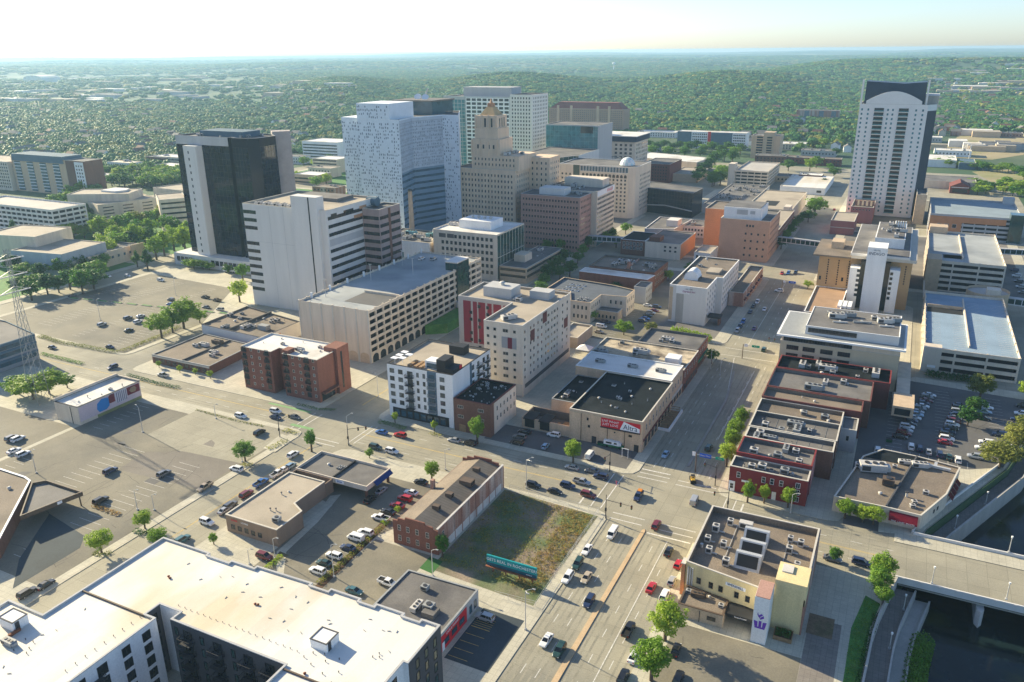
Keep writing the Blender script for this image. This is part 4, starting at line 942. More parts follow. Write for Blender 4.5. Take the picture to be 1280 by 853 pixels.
tt = T('planter_box', 'dark wooden planter full of shrubs by the yellow building', 'planter', (-10.6, 158.4, 0)); c = MB(); shell(c, rect(-12.6, -8.6, 156.6, 160.0), .16, 1.2, .15, 1.1); tt.part('box', c, m_wood)
c = MB(); c.box(-12.4, -8.8, 156.8, 159.8, .3, 1.0); tt.part('soil', c, m_mulch)

# --- red brick row on the avenue
t = bld('red_row_building', 'crimson painted corner building with white window frames and street trees in front', 'row building', rect(-35.3, -13.2, 217.7, 224.8), 8.4, m_redpaint, m_rgrey, par=1.0, cope=m_cream_trim)
for a in (-32.6, -25.4, -23, -20.4): t.inst('window', win_mesh(1.1, 1.9, m_signwhite, g_dark, 1, 2), (a, 217.7, 6.0), 0)
for z in (1.9, 4.2, 6.4): t.inst('window', win_mesh(1.3, 1.7, m_signwhite, g_dark, 2, 1), (-15.8, 217.7, z), 0)
c = MB(); c.box(-22.7, -21.5, 217.6, 217.74, .2, 2.8); t.part('door', c, m_signwhite); slab_on(t, 'white_corner', 'S', 217.7, -35.2, -33.4, .2, 3.6, m_signwhite, .12); t.inst('window', win_mesh(1.1, 1.8, m_signwhite, g_dark, 1, 2), (-34.3, 217.55, 2.0), 0)
clutter(t, -32, -15, 219, 223.5, 7.4, 9, 12, 'hvaavm'); slab_on(t, 'sign_board', 'S', 217.7, -31.6, -29.4, 4.0, 4.6, m_signwhite, .1)
specs = [('red_row_building', 'crimson row building with grey roof and two square vents, second from corner', rect(-35, -13.1, 225, 236.6), 9.6, m_redpaint, m_rgrey, 12, 'aabvhm'),
         ('row_building', 'narrow row building with black roof between pale party walls, third from corner', rect(-34.8, -8.4, 236.8, 244.6), 9.6, m_brown, m_rgrey, 9, 'bamvh'),
         ('row_building', 'row building with dark panelled roof and several rooftop units, fourth from corner', rect(-35, -8.1, 244.8, 257.6), 9.8, m_brown, m_rgrey, 13, 'abavmh'),
         ('red_row_building', 'brown brick row building with a long crimson parapet wall, fifth from corner', rect(-35.3, -8, 258, 270), 9.2, m_brown, m_rgravel, 9, 'aamvm'),
         ('row_building', 'narrow row building with plain grey roof and crimson front, sixth from corner', rect(-35.2, -2.6, 270.2, 280), 10, m_maroon, m_rgravel, 3, 'mv'),
         ('row_building', 'wide row building with grey roof and large white units below cream offices', rect(-35.2, -.4, 280.2, 299.4), 10.2, m_brown, m_rgrey, 8, 'bbamv'),
         ('row_building', 'row building with red parapet and crowded machinery against the cream offices', rect(-35, 5, 299.6, 313.6), 10.4, m_maroon, m_rblack, 16, 'babamh')]
for i, (nm, lb, pl, h, w, rf, n, kinds) in enumerate(specs):
    t = bld(nm, lb, 'row building', pl, h, w, rf, par=1.3, cope=(m_redpaint, m_cream_trim, m_cream_trim, m_cream_trim, m_maroon, m_maroon, m_redpaint)[i], group='row buildings along the avenue')
    x0, x1, y0, y1 = pl[0][0], pl[1][0], pl[0][1], pl[2][1]
    clutter(t, x0 + 3, x1 - 3, y0 + 2, y1 - 2, h - 1.3, max(2, n * 2 // 3), 30 + i, kinds)
    facade(t, 'W', x0, y0 + .6, y1 - .6, 4.6, h - 1, max(2, int((y1 - y0) / 2.6)), 1, 1.1, 2.0, m_cream_trim, g_dark, 1, 2); facade(t, 'W', x0, y0 + .6, y1 - .6, .4, 3.6, max(2, int((y1 - y0) / 4)), 1, 2.4, 2.4, m_dkmetal, g_dark, 2, 1)
    if i in (0, 1, 2, 3, 5, 6): facade(t, 'E', x1, y0 + 1, y1 - 1, 1.2, h - 1.2, max(1, int((y1 - y0) / 4.5)), 2, 1.0, 1.7, m_cream_trim, g_dark, 1, 2)
    if i == 0: slab_on(t, 'crimson_parapet', 'S', y0, x0, x1, 8.5, 9.5, m_redpaint, .05); slab_on(t, 'salmon_rear_wall', 'E', x1, y0, y1, .2, 8.9, mk('salmon_render', (.55, .25, .22), streak=True), .06)
    if i == 3: slab_on(t, 'crimson_wall', 'S', y0, x0 + 1, x1, 8.0, 9.5, m_maroon, .1)
    if i == 1 or i == 2:
        b = MB()
        for k in range(1, 7): xx = x0 + (x1 - x0) * k / 7; b.box(xx, xx + .06, y0 + .4, y1 - .4, h - 1.3, h - 1.22)
        t.part('roof_seam', b, m_unit2)
    if i in (5, 6): slab_on(t, 'mural_wall', 'E', x1, y0, y1, 2, 8.4, mk('faded_mural', (.42, .30, .24), scale=.5, c2=(.40, .10, .09), c2amt=.4), .06)
t = bld('rear_building', 'narrow grey rear building with a small window facing the alley', 'building', rect(-8, -3.2, 258.6, 268.5), 8.2, m_grey2, m_rgrey, par=.3)
t.inst('window', win_mesh(1.0, 1.9, m_cream_trim, g_dark), (-5.6, 258.6, 5), 0)

# --- bar building with crimson awnings
t = bld('bar_building', 'tan-roofed bar with crimson awnings on the corner by the river lot', 'bar', [(-6, 218.6), (7.6, 218.6), (16.4, 217.9), (22.9, 233.4), (26.9, 252.4), (15, 254.9), (5.2, 255.6), (-.2, 248)], 4.9, m_cream, m_rgravel, par=.5, cope=m_cream_trim)
c = MB(); c.prism([(7.4, 219), (7.8, 219), (15.2, 254.4), (14.8, 254.6)], 4.3, 5.4); t.part('fire_wall', c, m_dkgrey)
c = MB(); c.prism([(0.4, 248.6), (5.2, 255.2), (14.6, 254.2), (13.4, 248)], 4.45, 4.5); t.part('black_roof_patch', c, m_rblack)
c = MB(); c.add([(8.6, 218.4, 4.3), (15.8, 217.9, 4.3), (15.8, 216.2, 2.6), (8.6, 216.7, 2.6)], [(0, 1, 2, 3), (3, 2, 1, 0)]); c.add([(8.6, 216.7, 2.6), (15.8, 216.2, 2.6), (15.8, 216.2, 2.1), (8.6, 216.7, 2.1)], [(0, 1, 2, 3), (3, 2, 1, 0)]); t.part('awning', c, mk('awning_crimson', (.33, .02, .05), var=.15, scale=1.5))
text(t, 'PINS  LANES  SPORTS', (12.2, 216.36, 2.35), .62, m_signwhite, -.07)
_d = Vector((26.9 - 22.9, 252.4 - 233.4)).normalized()
for k in range(4):
    p = Vector((23.4, 235.4)) + _d * (k * 3.2); q = p + _d * 2.9; o = Vector((_d.y, -_d.x)) * 1.4
    c = MB(); c.add([(p.x + .1, p.y, 3.6), (q.x + .1, q.y, 3.6), (q.x + o.x, q.y + o.y, 2.2), (p.x + o.x, p.y + o.y, 2.2)], [(0, 1, 2, 3), (3, 2, 1, 0)]); t.part('awning', c, m_redpaint)
_d = Vector((6.5, 15.5)).normalized(); rz = math.atan2(_d.y, _d.x)
for k in (9, 11.4): p = Vector((16.4, 217.9)) + _d * k; t.inst('window', win_mesh(1.0, 1.2, m_dkmetal, g_dark), (p.x, p.y, 2.6), rz)
facade(t, 'S', 218.55, -4.6, 6.4, .6, 3.0, 3, 1, 2.6, 2.2, m_dkmetal, g_dark, 2, 1)
unit(t, 'b', 3.0, 240, 4.4, .25, 1.5); unit(t, 'a', -1.0, 241, 4.4); unit(t, 'b', 15.8, 248.6, 4.4, .2, .9); unit(t, 'd', 20, 249.5, 4.4, -.1, 1.2, m_metal); unit(t, 'a', 7.6, 233.2, 4.4, 0, 1.6, m_brownmetal); unit(t, 'a', 17.5, 232, 4.4, 0, .8); unit(t, 'm', 5.8, 226.4, 4.4); unit(t, 'a', 14.6, 225, 4.4, .3, .7); unit(t, 'a', 14.2, 222.6, 4.4, .3, .7); unit(t, 'v', 12.6, 228, 4.4, 0, 2); unit(t, 'b', 11.6, 249, 4.4, .2, .7); unit(t, 'a', 9, 245, 4.4, 0, .7)

# --- mural building
t = bld('mural_building', 'small pale block with abstract mural of curved shapes in the south-west lot', 'building', rect(-266.5, -254, 164.9, 191.5), 7.2, m_cream, m_rwhite2, par=.3, cope=m_dkgrey)
c = MB(); c.box(-266.7, -266.2, 165, 191.7, 6.8, 8.3); c.box(-266.2, -254, 191.3, 191.7, 6.8, 7.8); t.part('parapet', c, m_cream)
slab_on(t, 'mural_ground', 'E', -254, 165.2, 191.2, 1.4, 6.9, mk('mural_pink', (.62, .50, .52), var=.05), .06)
def mural(pts, m, d=.1):
    b = MB(); b.prism([(a, z) for a, z in pts], 0, 1); b.v = [(-254 + .04 + (d if zz > .5 else 0), a, z) for a, z, zz in b.v]; t.part('mural_shape', b, m)
mural([(173, 2), (176, 2), (177.4, 3), (177.4, 6.2), (174.6, 6.6), (172.6, 5.4), (172.2, 3.4)], mk('mural_blue', (.02, .22, .55), var=.04))
mural([(177.4, 3.6), (180, 3.6), (180, 6.8), (178.2, 6.8), (177.4, 6.2)], mk('mural_maroon', (.18, .025, .04), var=.05))
mural([(180.2, 3.0), (181.4, 2.3), (184.2, 2.3), (185.4, 3.4), (185.4, 6.8), (180.2, 6.8)], mk('mural_pale', (.62, .58, .60), var=.05))
mural([(185.4, 3.6), (191, 3.6), (191, 6.7), (185.4, 6.7)], mk('mural_maroon', ()))
mural([(187.2, 4.3), (188.9, 4.1), (189.7, 5.2), (188.9, 6.3), (187.2, 6.2), (186.5, 5.2)], mk('mural_ochre', (.30, .22, .14), var=.2, scale=2), .16)
for k in range(6): mural([(180.8 + k * .78, 2.6), (181.05 + k * .78, 2.6), (181.05 + k * .78, 6.6), (180.8 + k * .78, 6.6)], mk('mural_slate', (.12, .10, .16)), .14)
slab_on(t, 'green_base', 'E', -254, 172, 191.2, .2, 1.4, mk('olive_paint', (.25, .26, .10), var=.15), .05)
unit(t, 'a', -257.5, 181.5, 6.9, .3, .6); unit(t, 'v', -259, 173, 6.9); unit(t, 'v', -256.6, 186, 6.9); unit(t, 'm', -258.6, 169, 6.9, 0, .6); unit(t, 'm', -256.8, 177, 6.9, 0, .5)
c = MB(); c.box(-258, -257.8, 164.75, 164.92, .2, 6.8); t.part('downpipe', c, m_dkmetal)

# --- drive-in building at the left edge
t = bld('flat_roofed_building', 'brown-roofed building with slanted white edge and drive-in canopy at left edge', 'building', [(-260, 92), (-203.5, 92), (-201.2, 101.5), (-224.4, 126.6), (-228, 127.4), (-260, 127.4)], 4.8, m_brown, m_rgravel, par=.3, cope=m_signwhite, cw=.5)
c = MB(); shell(c, [(-208.6, 112.5), (-204.5, 129), (-220.6, 129), (-223.2, 126)], 3.3, 4.7, .35, 3.9); t.part('canopy_fascia', c, m_brownmetal)
c = MB(); c.add([(-208.8, 113, 3.9), (-204.8, 128.6, 3.9), (-220.4, 128.6, 3.9), (-222.6, 126, 3.9)], [(0, 1, 2, 3)]); c.add([(-208.8, 113, 3.4), (-222.6, 126, 3.4), (-220.4, 128.6, 3.4), (-204.8, 128.6, 3.4)], [(0, 1, 2, 3)]); t.part('canopy_roof', c, m_rgrey)
c = MB(); c.tube((-205.2, 128.2, 0), (-205.2, 128.2, 3.4), .2); t.part('column', c, m_brownmetal); slab_on(t, 'sign_panel', 'E', -206.2, 122, 125, 3.7, 4.5, m_signwhite, .3)
for k in range(4): slab_on(t, 'window_panel', 'S', 92, -258 + k * 12, -250 + k * 12, 1, 3.6, g_dark, .1)
unit(t, 'a', -231, 117, 4.5); unit(t, 'm', -226, 121, 4.5); unit(t, 'b', -238, 105, 4.5, .6)

# =================================================================== BUILDINGS, middle distance
# --- concrete parking garage with arched base
t = garage('parking_garage', 'cream parking garage with blank south wall, arched base and open roof ramp', -231, -194, 258.5, 358.5, 24, 6, m_cream, m_rblue, bays=(6, 18), zb=4.2, spand=.85)
c = MB(); c.box(-230.8, -194.2, 258.6, 358.4, 0.1, 4.2); t.part('base_wall', c, m_cream)
slab_on(t, 'blank_wall', 'S', 258.5, -230.9, -194.1, .2, 23.9, m_cream, .12)
for i in range(7): x = -230.6 + i * 6.08; slab_on(t, 'pilaster', 'S', 258.38, x - .3, x + .3, .2, 24.1, m_cream_trim, .18)
for i in range(6):
    x = -227.6 + i * 6.08
    b = MB(); b.prism([(x - 2.3, 0)] + [(x - 2.3 * math.cos(a), 3.2 + 1.6 * math.sin(a)) for a in np.linspace(0, math.pi, 9)] + [(x + 2.3, 0)], 0, 1); b.v = [(p, 258.4 - .1 * q, r_) for p, r_, q in [(v[0], v[1], v[2]) for v in b.v]]; t.part('arch_panel', b, m_sand)
for i in range(16):
    y = 262 + i * 5.55
    b = MB(); b.prism([(y - 2, 0.2)] + [(y - 2 * math.cos(a), 2.4 + 1.4 * math.sin(a)) for a in np.linspace(0, math.pi, 9)] + [(y + 2, .2)], 0, 1); b.v = [(-194.2 + .12 * v[2], v[0], v[1]) for v in b.v]; t.part('arch_opening', b, g_dark)
c = MB(); c.box(-213.5, -195, 283, 283.5, 22.9, 24.0); c2 = MB(); c2.box(-213.5, -195, 268, 283, 22.9, 22.98); t.part('ramp_floor', c2, m_lot2); t.part('ramp_wall', c, m_cream)
for x, y in ((-225, 270), (-222, 300), (-224, 330), (-210, 318), (-208, 346)):
    c = MB(); c.tube((x, y, 22.9), (x, y, 31), .14); c.box(x - .9, x + .9, y - .15, y + .15, 31, 31.2); t.part('lamp_mast', c, m_metal)
for y in range(266, 358, 13): c = MB(); c.box(-230.4, -229.6, y, y + .7, 22.9, 25.4); t.part('wall_light', c, m_white)
t = T('stair_tower', 'dark green glass stair tower on the east side of the cream garage', 'stair tower', (-196.6, 338, 0))
c = MB(); c.box(-200, -193.4, 332.4, 344, 0, 27); t.part('core', c, m_cream); 
curtain(t, 'S', 332.4, -200, -193.4, .5, 26.6, 3, 8, g_green, m_dkmetal); curtain(t, 'E', -193.4, 332.4, 344, .5, 26.6, 4, 8, g_green, m_dkmetal)
c = MB(); c.box(-200.2, -193.2, 332.2, 344.2, 27, 27.4); t.part('roof', c, m_rwhite2)
c = MB(); c.prism([(-193, 300), (-184.5, 306), (-184.5, 340), (-193, 344)], .1, 4.8); t = T('green_bank', 'grassy planted bank between the cream garage and the red wing', 'planted bank', (-188, 322, 0)); t.part('lawn', c, m_grass)
c = MB(); c.bar((-193, 331, 6.5), (-163, 327, 6.5), 3.2, 2.8); t = T('link_corridor', 'covered link corridor crossing from garage stair tower to red wing', 'corridor', (-178, 329, 0)); t.part('shell', c, m_grey2)

# --- white concrete tower with ribbon windows
t = bld('concrete_tower', 'white concrete hospital tower with blank front and ribbon windows down its side', 'hospital tower', rect(-302, -249, 304.5, 347), 53.6, m_white2, m_rtan, par=.9)
c = MB(); c.box(-268.4, -252.8, 302.4, 308, .1, 60); t.part('stair_shaft', c, m_white2)
c = MB(); c.box(-257.9, -257.2, 302.3, 302.5, .1, 59.8); t.part('reveal', c, m_black)
zs = [9 + 4.05 * i for i in range(11)]
bands(t, 'E', -249, 305.5, 346.5, [z for i, z in enumerate(zs) if i != 7], 1.7, g_dark, .06, 12); bands(t, 'E', -249, 308, 312.5, [50.6], 1.5); bands(t, 'E', -249, 318, 326, [50.6], 1.6); 
slab_on(t, 'louvre_band', 'E', -249, 305.5, 346.5, zs[7] - 1.6, zs[7] + 1.8, m_grey2, .05)
for a, z, w in ((331, 46.8, 10), (334, 50.6, 6), (343, 50.8, 3)): slab_on(t, 'copper_panel', 'E', -249, a - w / 2, a + w / 2, z - .8, z + .8, m_copper, .09)
bands(t, 'S', 304.5, -301.9, -293.6, zs[:7] + zs[8:], 1.8, g_dark, .06, 4)
slab_on(t, 'panel_joint', 'S', 304.5, -301.9, -268.5, 34.5, 34.6, m_grey2, .04)
for x in (-285, -276): slab_on(t, 'panel_joint', 'S', 304.5, x, x + .12, .5, 53, m_grey2, .04)
for i in range(5): unit(t, 'b', -295 + i * 5.2, 309, 52.7, 1.57, .9, m_unit)
c = MB(); c.box(-290, -262, 330, 344, 52.7, 54.4); t.part('roof_deck', c, m_rgrey); c = MB(); c.tube((-252, 343, 52), (-246, 343, 52), 2.4, n=12); t.part('barrel_cap', c, m_bluegrey)
t = bld('pink_annex', 'pinkish annex with dark ribbon windows at the back of the concrete tower', 'hospital annex', rect(-248.8, -238.5, 333, 352), 50, mk('dusty_pink', (.36, .27, .25), streak=True), m_rgrey)
bands(t, 'E', -238.5, 333.5, 351.5, [9 + 4.05 * i for i in range(10)], 1.8, g_dark, .06, 6); bands(t, 'S', 333, -248.5, -238.8, [9 + 4.05 * i for i in range(10)], 1.8, g_dark, .06, 3); slab_on(t, 'pier', 'E', -238.5, 341, 343, .5, 49.5, m_brown, .15)
# --- mechanical building with teal plant and chimney
t = bld('plant_building', 'white plant building with teal glass lower wall and rooftop machinery', 'plant building', rect(-286, -248, 394, 424), 19, m_white, m_rgrey, par=.5)
curtain(t, 'S', 394, -285.6, -266, .4, 12, 8, 3, g_teal, m_metal); slab_on(t, 'white_wall', 'S', 394, -265, -248.4, 8, 18.6, m_white, .08); slab_on(t, 'tan_wall', 'E', -248, 395, 423, 6, 18.6, m_cream, .08)
for i in range(7): unit(t, 'b', -281 + i * 4.6, 400 + (i % 3) * 6, 18.5, (i % 2) * 1.57, 1.3, (m_metal, m_unit, mk('teal_plant', (.16, .36, .42)))[i % 3])
c = MB(); c.tube((-253, 415, 18.5), (-253, 415, 23), 4.2, n=18); t.part('tank', c, m_white)
_cx, _cy = G(514.8, 283, 20.3)
t = T('chimney', 'tall slim tan brick chimney in front of the patterned tower', 'chimney', (_cx, _cy, 0)); c = MB(); c.tube((_cx, _cy, 0), (_cx, _cy, 42.6), 2.1, 1.3, n=14); t.part('stack', c, mk('chimney_tan', (.50, .36, .25))); c = MB(); c.tube((_cx, _cy, 42.6), (_cx, _cy, 43.8), 1.4, 1.4, n=14); t.part('cap', c, m_dkmetal)

# --- black glass tower
t = T('glass_tower', 'black mirrored glass tower with pale stair slab up its front', 'office tower', (-372, 376, 0))
bp = [(-402.5, 358), (-360, 358), (-360, 361), (-357.5, 361), (-357.5, 358), (-345, 358), (-341, 363), (-341, 377), (-350, 384), (-402.5, 384)]
t.body(bp, 79, m_blackglassy, m_rgrey, .8, m_grey)
curtain(t, 'S', 358, -402.4, -360.2, 8, 73.6, 14, 18, g_black, m_black, .05, .12); curtain(t, 'S', 358, -357.3, -345.2, 8, 73.6, 5, 18, g_black, m_black, .05, .12); curtain(t, 'E', -341, 363.2, 376.8, 8, 74, 6, 18, g_black, m_black, .05, .12)
slab_on(t, 'grey_crown', 'S', 358, -402.4, -360.2, 74, 79, m_grey2, .15); slab_on(t, 'reflection_strip', 'S', 361, -359.8, -357.6, 8, 73, mk('orange_reflection', (.22, .11, .05), rough=.25, var=.5, scale=.5), .06)  # the recessed strip has an orange reflection painted into its colour
c = MB(); c.box(-391.5, -381.5, 352.6, 358.4, 0, 73.8); t.part('stair_slab', c, m_white2)
facade(t, 'S', 352.6, 0, 0, 4, 72, 0, 17, .9, 1.6, m_dkgrey, g_dark, cols=[-387.6])
c = MB(); c.prism([(-349.2, 383.5), (-342, 391.5), (-348, 398), (-356, 390)], 0, 80.5); t.part('stair_slab', c, mk('taupe_concrete', (.40, .35, .33)))
b = MB(); b.box(-410, -334, 350, 388, 0, 7.5); t.part('podium', b, m_white2); facade(t, 'S', 350, -408, -394, 2, 6, 4, 1, 2.8, 3, m_dkmetal, g_dark); facade(t, 'S', 350, -379, -336, 2, 6, 12, 1, 2.8, 3, m_dkmetal, g_dark)
clutter(t, -395, -350, 361, 380, 78.2, 14, 40, 'bbaam'); c = MB(); c.box(-390, -356, 366, 381, 78.2, 81.6); t.part('plant_room', c, m_bluegrey)

# --- tan office with green glass end
t = bld('office_building', 'tan office building with a green glass end wall and white rooftop plant', 'office', rect(-246, -204, 396, 432.5), 27.2, m_beige, m_rwhite2, par=.6)
facade(t, 'S', 396, -241, -206, 3, 26, 12, 6, 1.9, 2.2, m_cream_trim, g_dark, 1, 1, skip=lambda i, j: j == 5 and i < 3)
for a in (-242, -236.5): slab_on(t, 'louvre', 'S', 396, a, a + 4.6, 23, 25.4, m_dkgrey, .08)
curtain(t, 'E', -204, 396.6, 432, 1, 26.6, 9, 2, g_green, m_cream_trim, .06, .3)
c = MB(); c.box(-235, -214, 408, 424, 26.6, 31.6); t.part('plant_room', c, m_white); 
for i in range(4): unit(t, 'm', -230 + i * 4, 416, 31.6, 0, 2)
for i in range(3): unit(t, 'b', -243 + i * 2.6, 414, 26.6, 1.57, 1.1)
t = bld('low_office', 'low tan office with dark window bands along the side street', 'office', rect(-203.4, -186.5, 398, 452), 9.2, m_sand, m_rgrey, par=.5)
bands(t, 'E', -186.5, 399, 451, [4, 7.4], 1.5, g_dark, .06, 20); c = MB(); c.box(-201, -194, 412, 422, 8.7, 13); t.part('plant_room', c, m_cream); clutter(t, -200, -190, 426, 448, 8.7, 6, 14)
bands(t, 'S', 398, -203, -187, [4, 7.4], 1.5, g_dark, .06, 5)

# --- pink granite offices and white hotel wing
t = bld('office_building', 'pink granite office block with a regular grid of small dark windows', 'office', rect(-228.5, -186.5, 479.5, 500), 36.2, m_pinkbrick, m_rgrey, par=.6, cope=m_grey2)
facade(t, 'S', 479.5, -227.5, -187.5, 1.5, 35, 19, 9, 1.25, 1.6, m_pinkbrick, g_dark, stuff=False); facade(t, 'E', -186.5, 481, 499, 1.5, 35, 7, 9, 1.4, 1.6, m_pinkbrick, g_dark)
c = MB(); c.box(-218, -200, 486, 497, 35.6, 40); t.part('plant_room', c, m_white2); clutter(t, -199, -190, 484, 497, 35.6, 6, 17, 'abab')
for i in range(10): slab_on(t, 'ledge', 'S', 479.5, -228.5, -186.5, 3.4 + 3.72 * i - 1.9, 3.4 + 3.72 * i - 1.7, m_pinkbrick, .18)
t = bld('hotel_building', 'white hotel wing with rows of windows and red sign behind the pink offices', 'hotel', rect(-222, -182.5, 500.2, 535), 37.2, m_cream, m_rgrey, par=.6)
facade(t, 'E', -182.5, 501, 534.4, 5, 33.5, 13, 9, 1.7, 1.5, m_dkgrey, g_dark); slab_on(t, 'sign_band', 'E', -182.5, 501, 534.8, 33.6, 37, m_white, .1); text(t, 'KAHLER', (-182.3, 525, 35.2), 3.2, m_signred, ROT['E'])
c = MB(); c.box(-214, -186, 520, 534, 36.6, 42); t.part('plant_room', c, m_beige); clutter(t, -216, -190, 503, 518, 36.6, 8, 19, 'abavm'); slab_on(t, 'green_base', 'E', -182.5, 501, 534, .3, 4.6, g_teal, .08)

# --- stepped limestone tower
t = bld('limestone_tower', 'stepped limestone tower with belfry and copper pointed cap', 'tower', rect(-283.6, -237.5, 490, 524), 49.4, m_lime, m_rgrey, par=.6)
cols = spread(-282, -239, 17)
facade(t, 'S', 490, 0, 0, 14, 47, 0, 9, 1.1, 1.9, m_cream_trim, g_dark, cols=cols)
facade(t, 'E', -237.5, 492, 522, 14, 47, 9, 9, 1.1, 1.9, m_cream_trim, g_dark, stuff=True)
def block(nm, x0, x1, y0, y1, z0, z1, m=m_lime): c = MB(); c.box(x0, x1, y0, y1, z0, z1); return t.part(nm, c, m)
block('upper_block', -271.5, -235.5, 491.5, 520, 48.6, 58.5); facade(t, 'S', 491.5, 0, 0, 50.5, 57.5, 0, 2, 1.0, 1.8, m_cream_trim, g_dark, cols=spread(-270, -238, 12))
block('side_block', -237.4, -222, 512, 530, 0, 56); facade(t, 'E', -222, 513, 529, 20, 54, 5, 9, 1.1, 1.8, m_cream_trim, g_dark, stuff=True); facade(t, 'S', 512, -236.5, -223, 20, 54, 4, 9, 1.1, 1.8, m_cream_trim, g_dark, stuff=True)
block('tower_stage', -271.3, -250, 492, 512, 58, 69); block('tower_stage', -269.6, -252, 493.5, 510.5, 69, 76); block('belfry', -268.9, -253.3, 494.5, 510, 76, 84.2)
for i in range(4): block('buttress', -271.8 + i * 6.2, -270.6 + i * 6.2, 491.4, 492.2, 58, 68 + (i % 2)); block('buttress', -269.9 + i * 5.0, -268.9 + i * 5.0, 493.9, 494.7, 69, 84.6)
for a in (-266, -263.5, -261, -258.5): t.inst('belfry_louvre', win_mesh(1.5, 6.0, m_cream_trim, g_dark), (a + 1.4, 494.5, 79.6), 0)
for a in (-267, -262.8, -258.6, -255): t.inst('window', win_mesh(1.4, 2.8, m_cream_trim, g_dark), (a + .4, 492, 64), 0)
for a in (499, 502.4, 505.6): t.inst('belfry_louvre', win_mesh(1.5, 6.0, m_cream_trim, g_dark), (-253.3, a, 79.6), ROT['E'])
c = MB(); p = [(-266.9, 496), (-255.3, 496), (-255.3, 508), (-266.9, 508)]; c.add([(*q, 84.2) for q in p] + [(-263.4, 499.6, 89.6), (-258.8, 499.6, 89.6), (-258.8, 504.2, 89.6), (-263.4, 504.2, 89.6)], [(0, 1, 5, 4), (1, 2, 6, 5), (2, 3, 7, 6), (3, 0, 4, 7), (4, 5, 6, 7)]); t.part('pointed_cap', c, mk('golden_tile', (.50, .34, .17), var=.2))
c = MB(); c.box(-263, -259.2, 500, 503.8, 89.6, 92); c.tube((-261.1, 502, 92), (-261.1, 502, 95), 1.2, .2, n=8); t.part('lantern', c, m_copper)
clutter(t, -248, -239, 495, 515, 58.5, 4, 21, 'bab')

# --- patterned medical tower
t = T('medical_tower', 'tall pale tower of speckled stone panels with blue glass recess', 'medical tower', (-310, 460, 0))
bp = [(-323, 434), (-291, 434), (-297, 458), (-288, 482), (-275.5, 482), (-296, 520), (-330, 520), (-330, 470)]
m_gonda = mk('speckled_panel', (.72, .78, .83), var=.06)
t.body(bp, 85, m_gonda, m_rgrey, .6, m_white)
c = MB(); c.box(-323.05, -298, 434.02, 462, 84, 94.7); t.part('raised_front', c, m_gonda)
c = MB(); c.box(-337.5, -323.2, 436.5, 520, 0, 85.6); t.part('west_wing', c, m_gonda)
def specks(side_pts, n, z0, z1, seed):
    """irregular small windows scattered over a wall from p to q"""
    (x0, y0), (x1, y1) = side_pts; L_ = math.hypot(x1 - x0, y1 - y0); ux, uy = (x1 - x0) / L_, (y1 - y0) / L_; r = random.Random(seed); b = MB()
    nz = int((z1 - z0) / 2.1)
    for j in range(nz):
        for i in range(int(L_ / 1.5)):
            if r.random() > n: continue
            a = i * 1.5 + r.uniform(.1, .6); z = z0 + j * 2.1 + r.uniform(0, .5); w = r.uniform(.5, .9); h = r.uniform(.8, 1.5)
            if a + w > L_ - .3: continue
            px, py = x0 + ux * a + uy * .06, y0 + uy * a - ux * .06; qx, qy = px + ux * w, py + uy * w
            b.quad((px, py, z), (qx, qy, z), (qx, qy, z + h), (px, py, z + h))
    t.part('window', b, mk('slate_pane', (.22, .27, .33), rough=.3), kind='stuff')
specks(((-323, 434), (-291, 434)), .55, 12, 84, 1); specks(((-323, 434), (-298, 434)), .55, 85.5, 94, 5); specks(((-337.5, 436.5), (-323.2, 436.5)), .55, 10, 85, 2); specks(((-288, 482), (-275.5, 482)), .45, 10, 84, 3)
def ribbons(p, q, z0, z1, n, m, h):
    (x0, y0), (x1, y1) = p, q; L_ = math.hypot(x1 - x0, y1 - y0); ux, uy = (x1 - x0) / L_, (y1 - y0) / L_
    for k in range(n):
        z = z0 + (z1 - z0) * (k + .5) / n; b = MB()
        vs = [(x0 + uy * .06, y0 - ux * .06), (x1 + uy * .06, y1 - ux * .06)]
        b.quad((*vs[0], z - h / 2), (*vs[1], z - h / 2), (*vs[1], z + h / 2), (*vs[0], z + h / 2)); t.part('ribbon_window', b, m)
def panel_pq(p, q, z0, z1, m):
    b = MB(); dx, dy = q[0] - p[0], q[1] - p[1]; L_ = math.hypot(dx, dy); ox, oy = dy / L_ * .03, -dx / L_ * .03
    b.quad((p[0] + ox, p[1] + oy, z0), (q[0] + ox, q[1] + oy, z0), (q[0] + ox, q[1] + oy, z1), (p[0] + ox, p[1] + oy, z1)); t.part('recess_panel', b, m)
for k, (p, q) in enumerate((((-291, 434), (-297, 458)), ((-297, 458), (-288, 482)))):
    panel_pq(p, q, 52, 84.4, mk('slate_stone', (.46, .52, .58), var=.08)); panel_pq(p, q, 4, 52, mk('deep_blue_panel', (.16, .25, .34), rough=.3, var=.1)); ribbons(p, q, 12, 52, 10, g_blue, 1.5); specks((p, q), .8, 53, 84, 11 + k); ribbons(p, q, 53, 84, 9, mk('slate_ledge', (.36, .40, .45)), .5)
c = MB(); c.box(-328, -297, 484, 512, 84, 93); t.part('glass_penthouse', c, g_blue); c = MB(); c.box(-329, -296, 483, 513, 93, 94); t.part('penthouse_roof', c, m_rgrey)
for x, y in ((-318, 500), (-310, 497)): c = MB(); c.tube((x, y, 94), (x + .6, y - 1.5, 95.5), .6, 2.6, n=12); t.part('satellite_dish', c, m_white)
c = MB(); c.bar((-313, 499, 94), (-309, 499, 101), .8, .8); t.part('mast', c, m_metal)

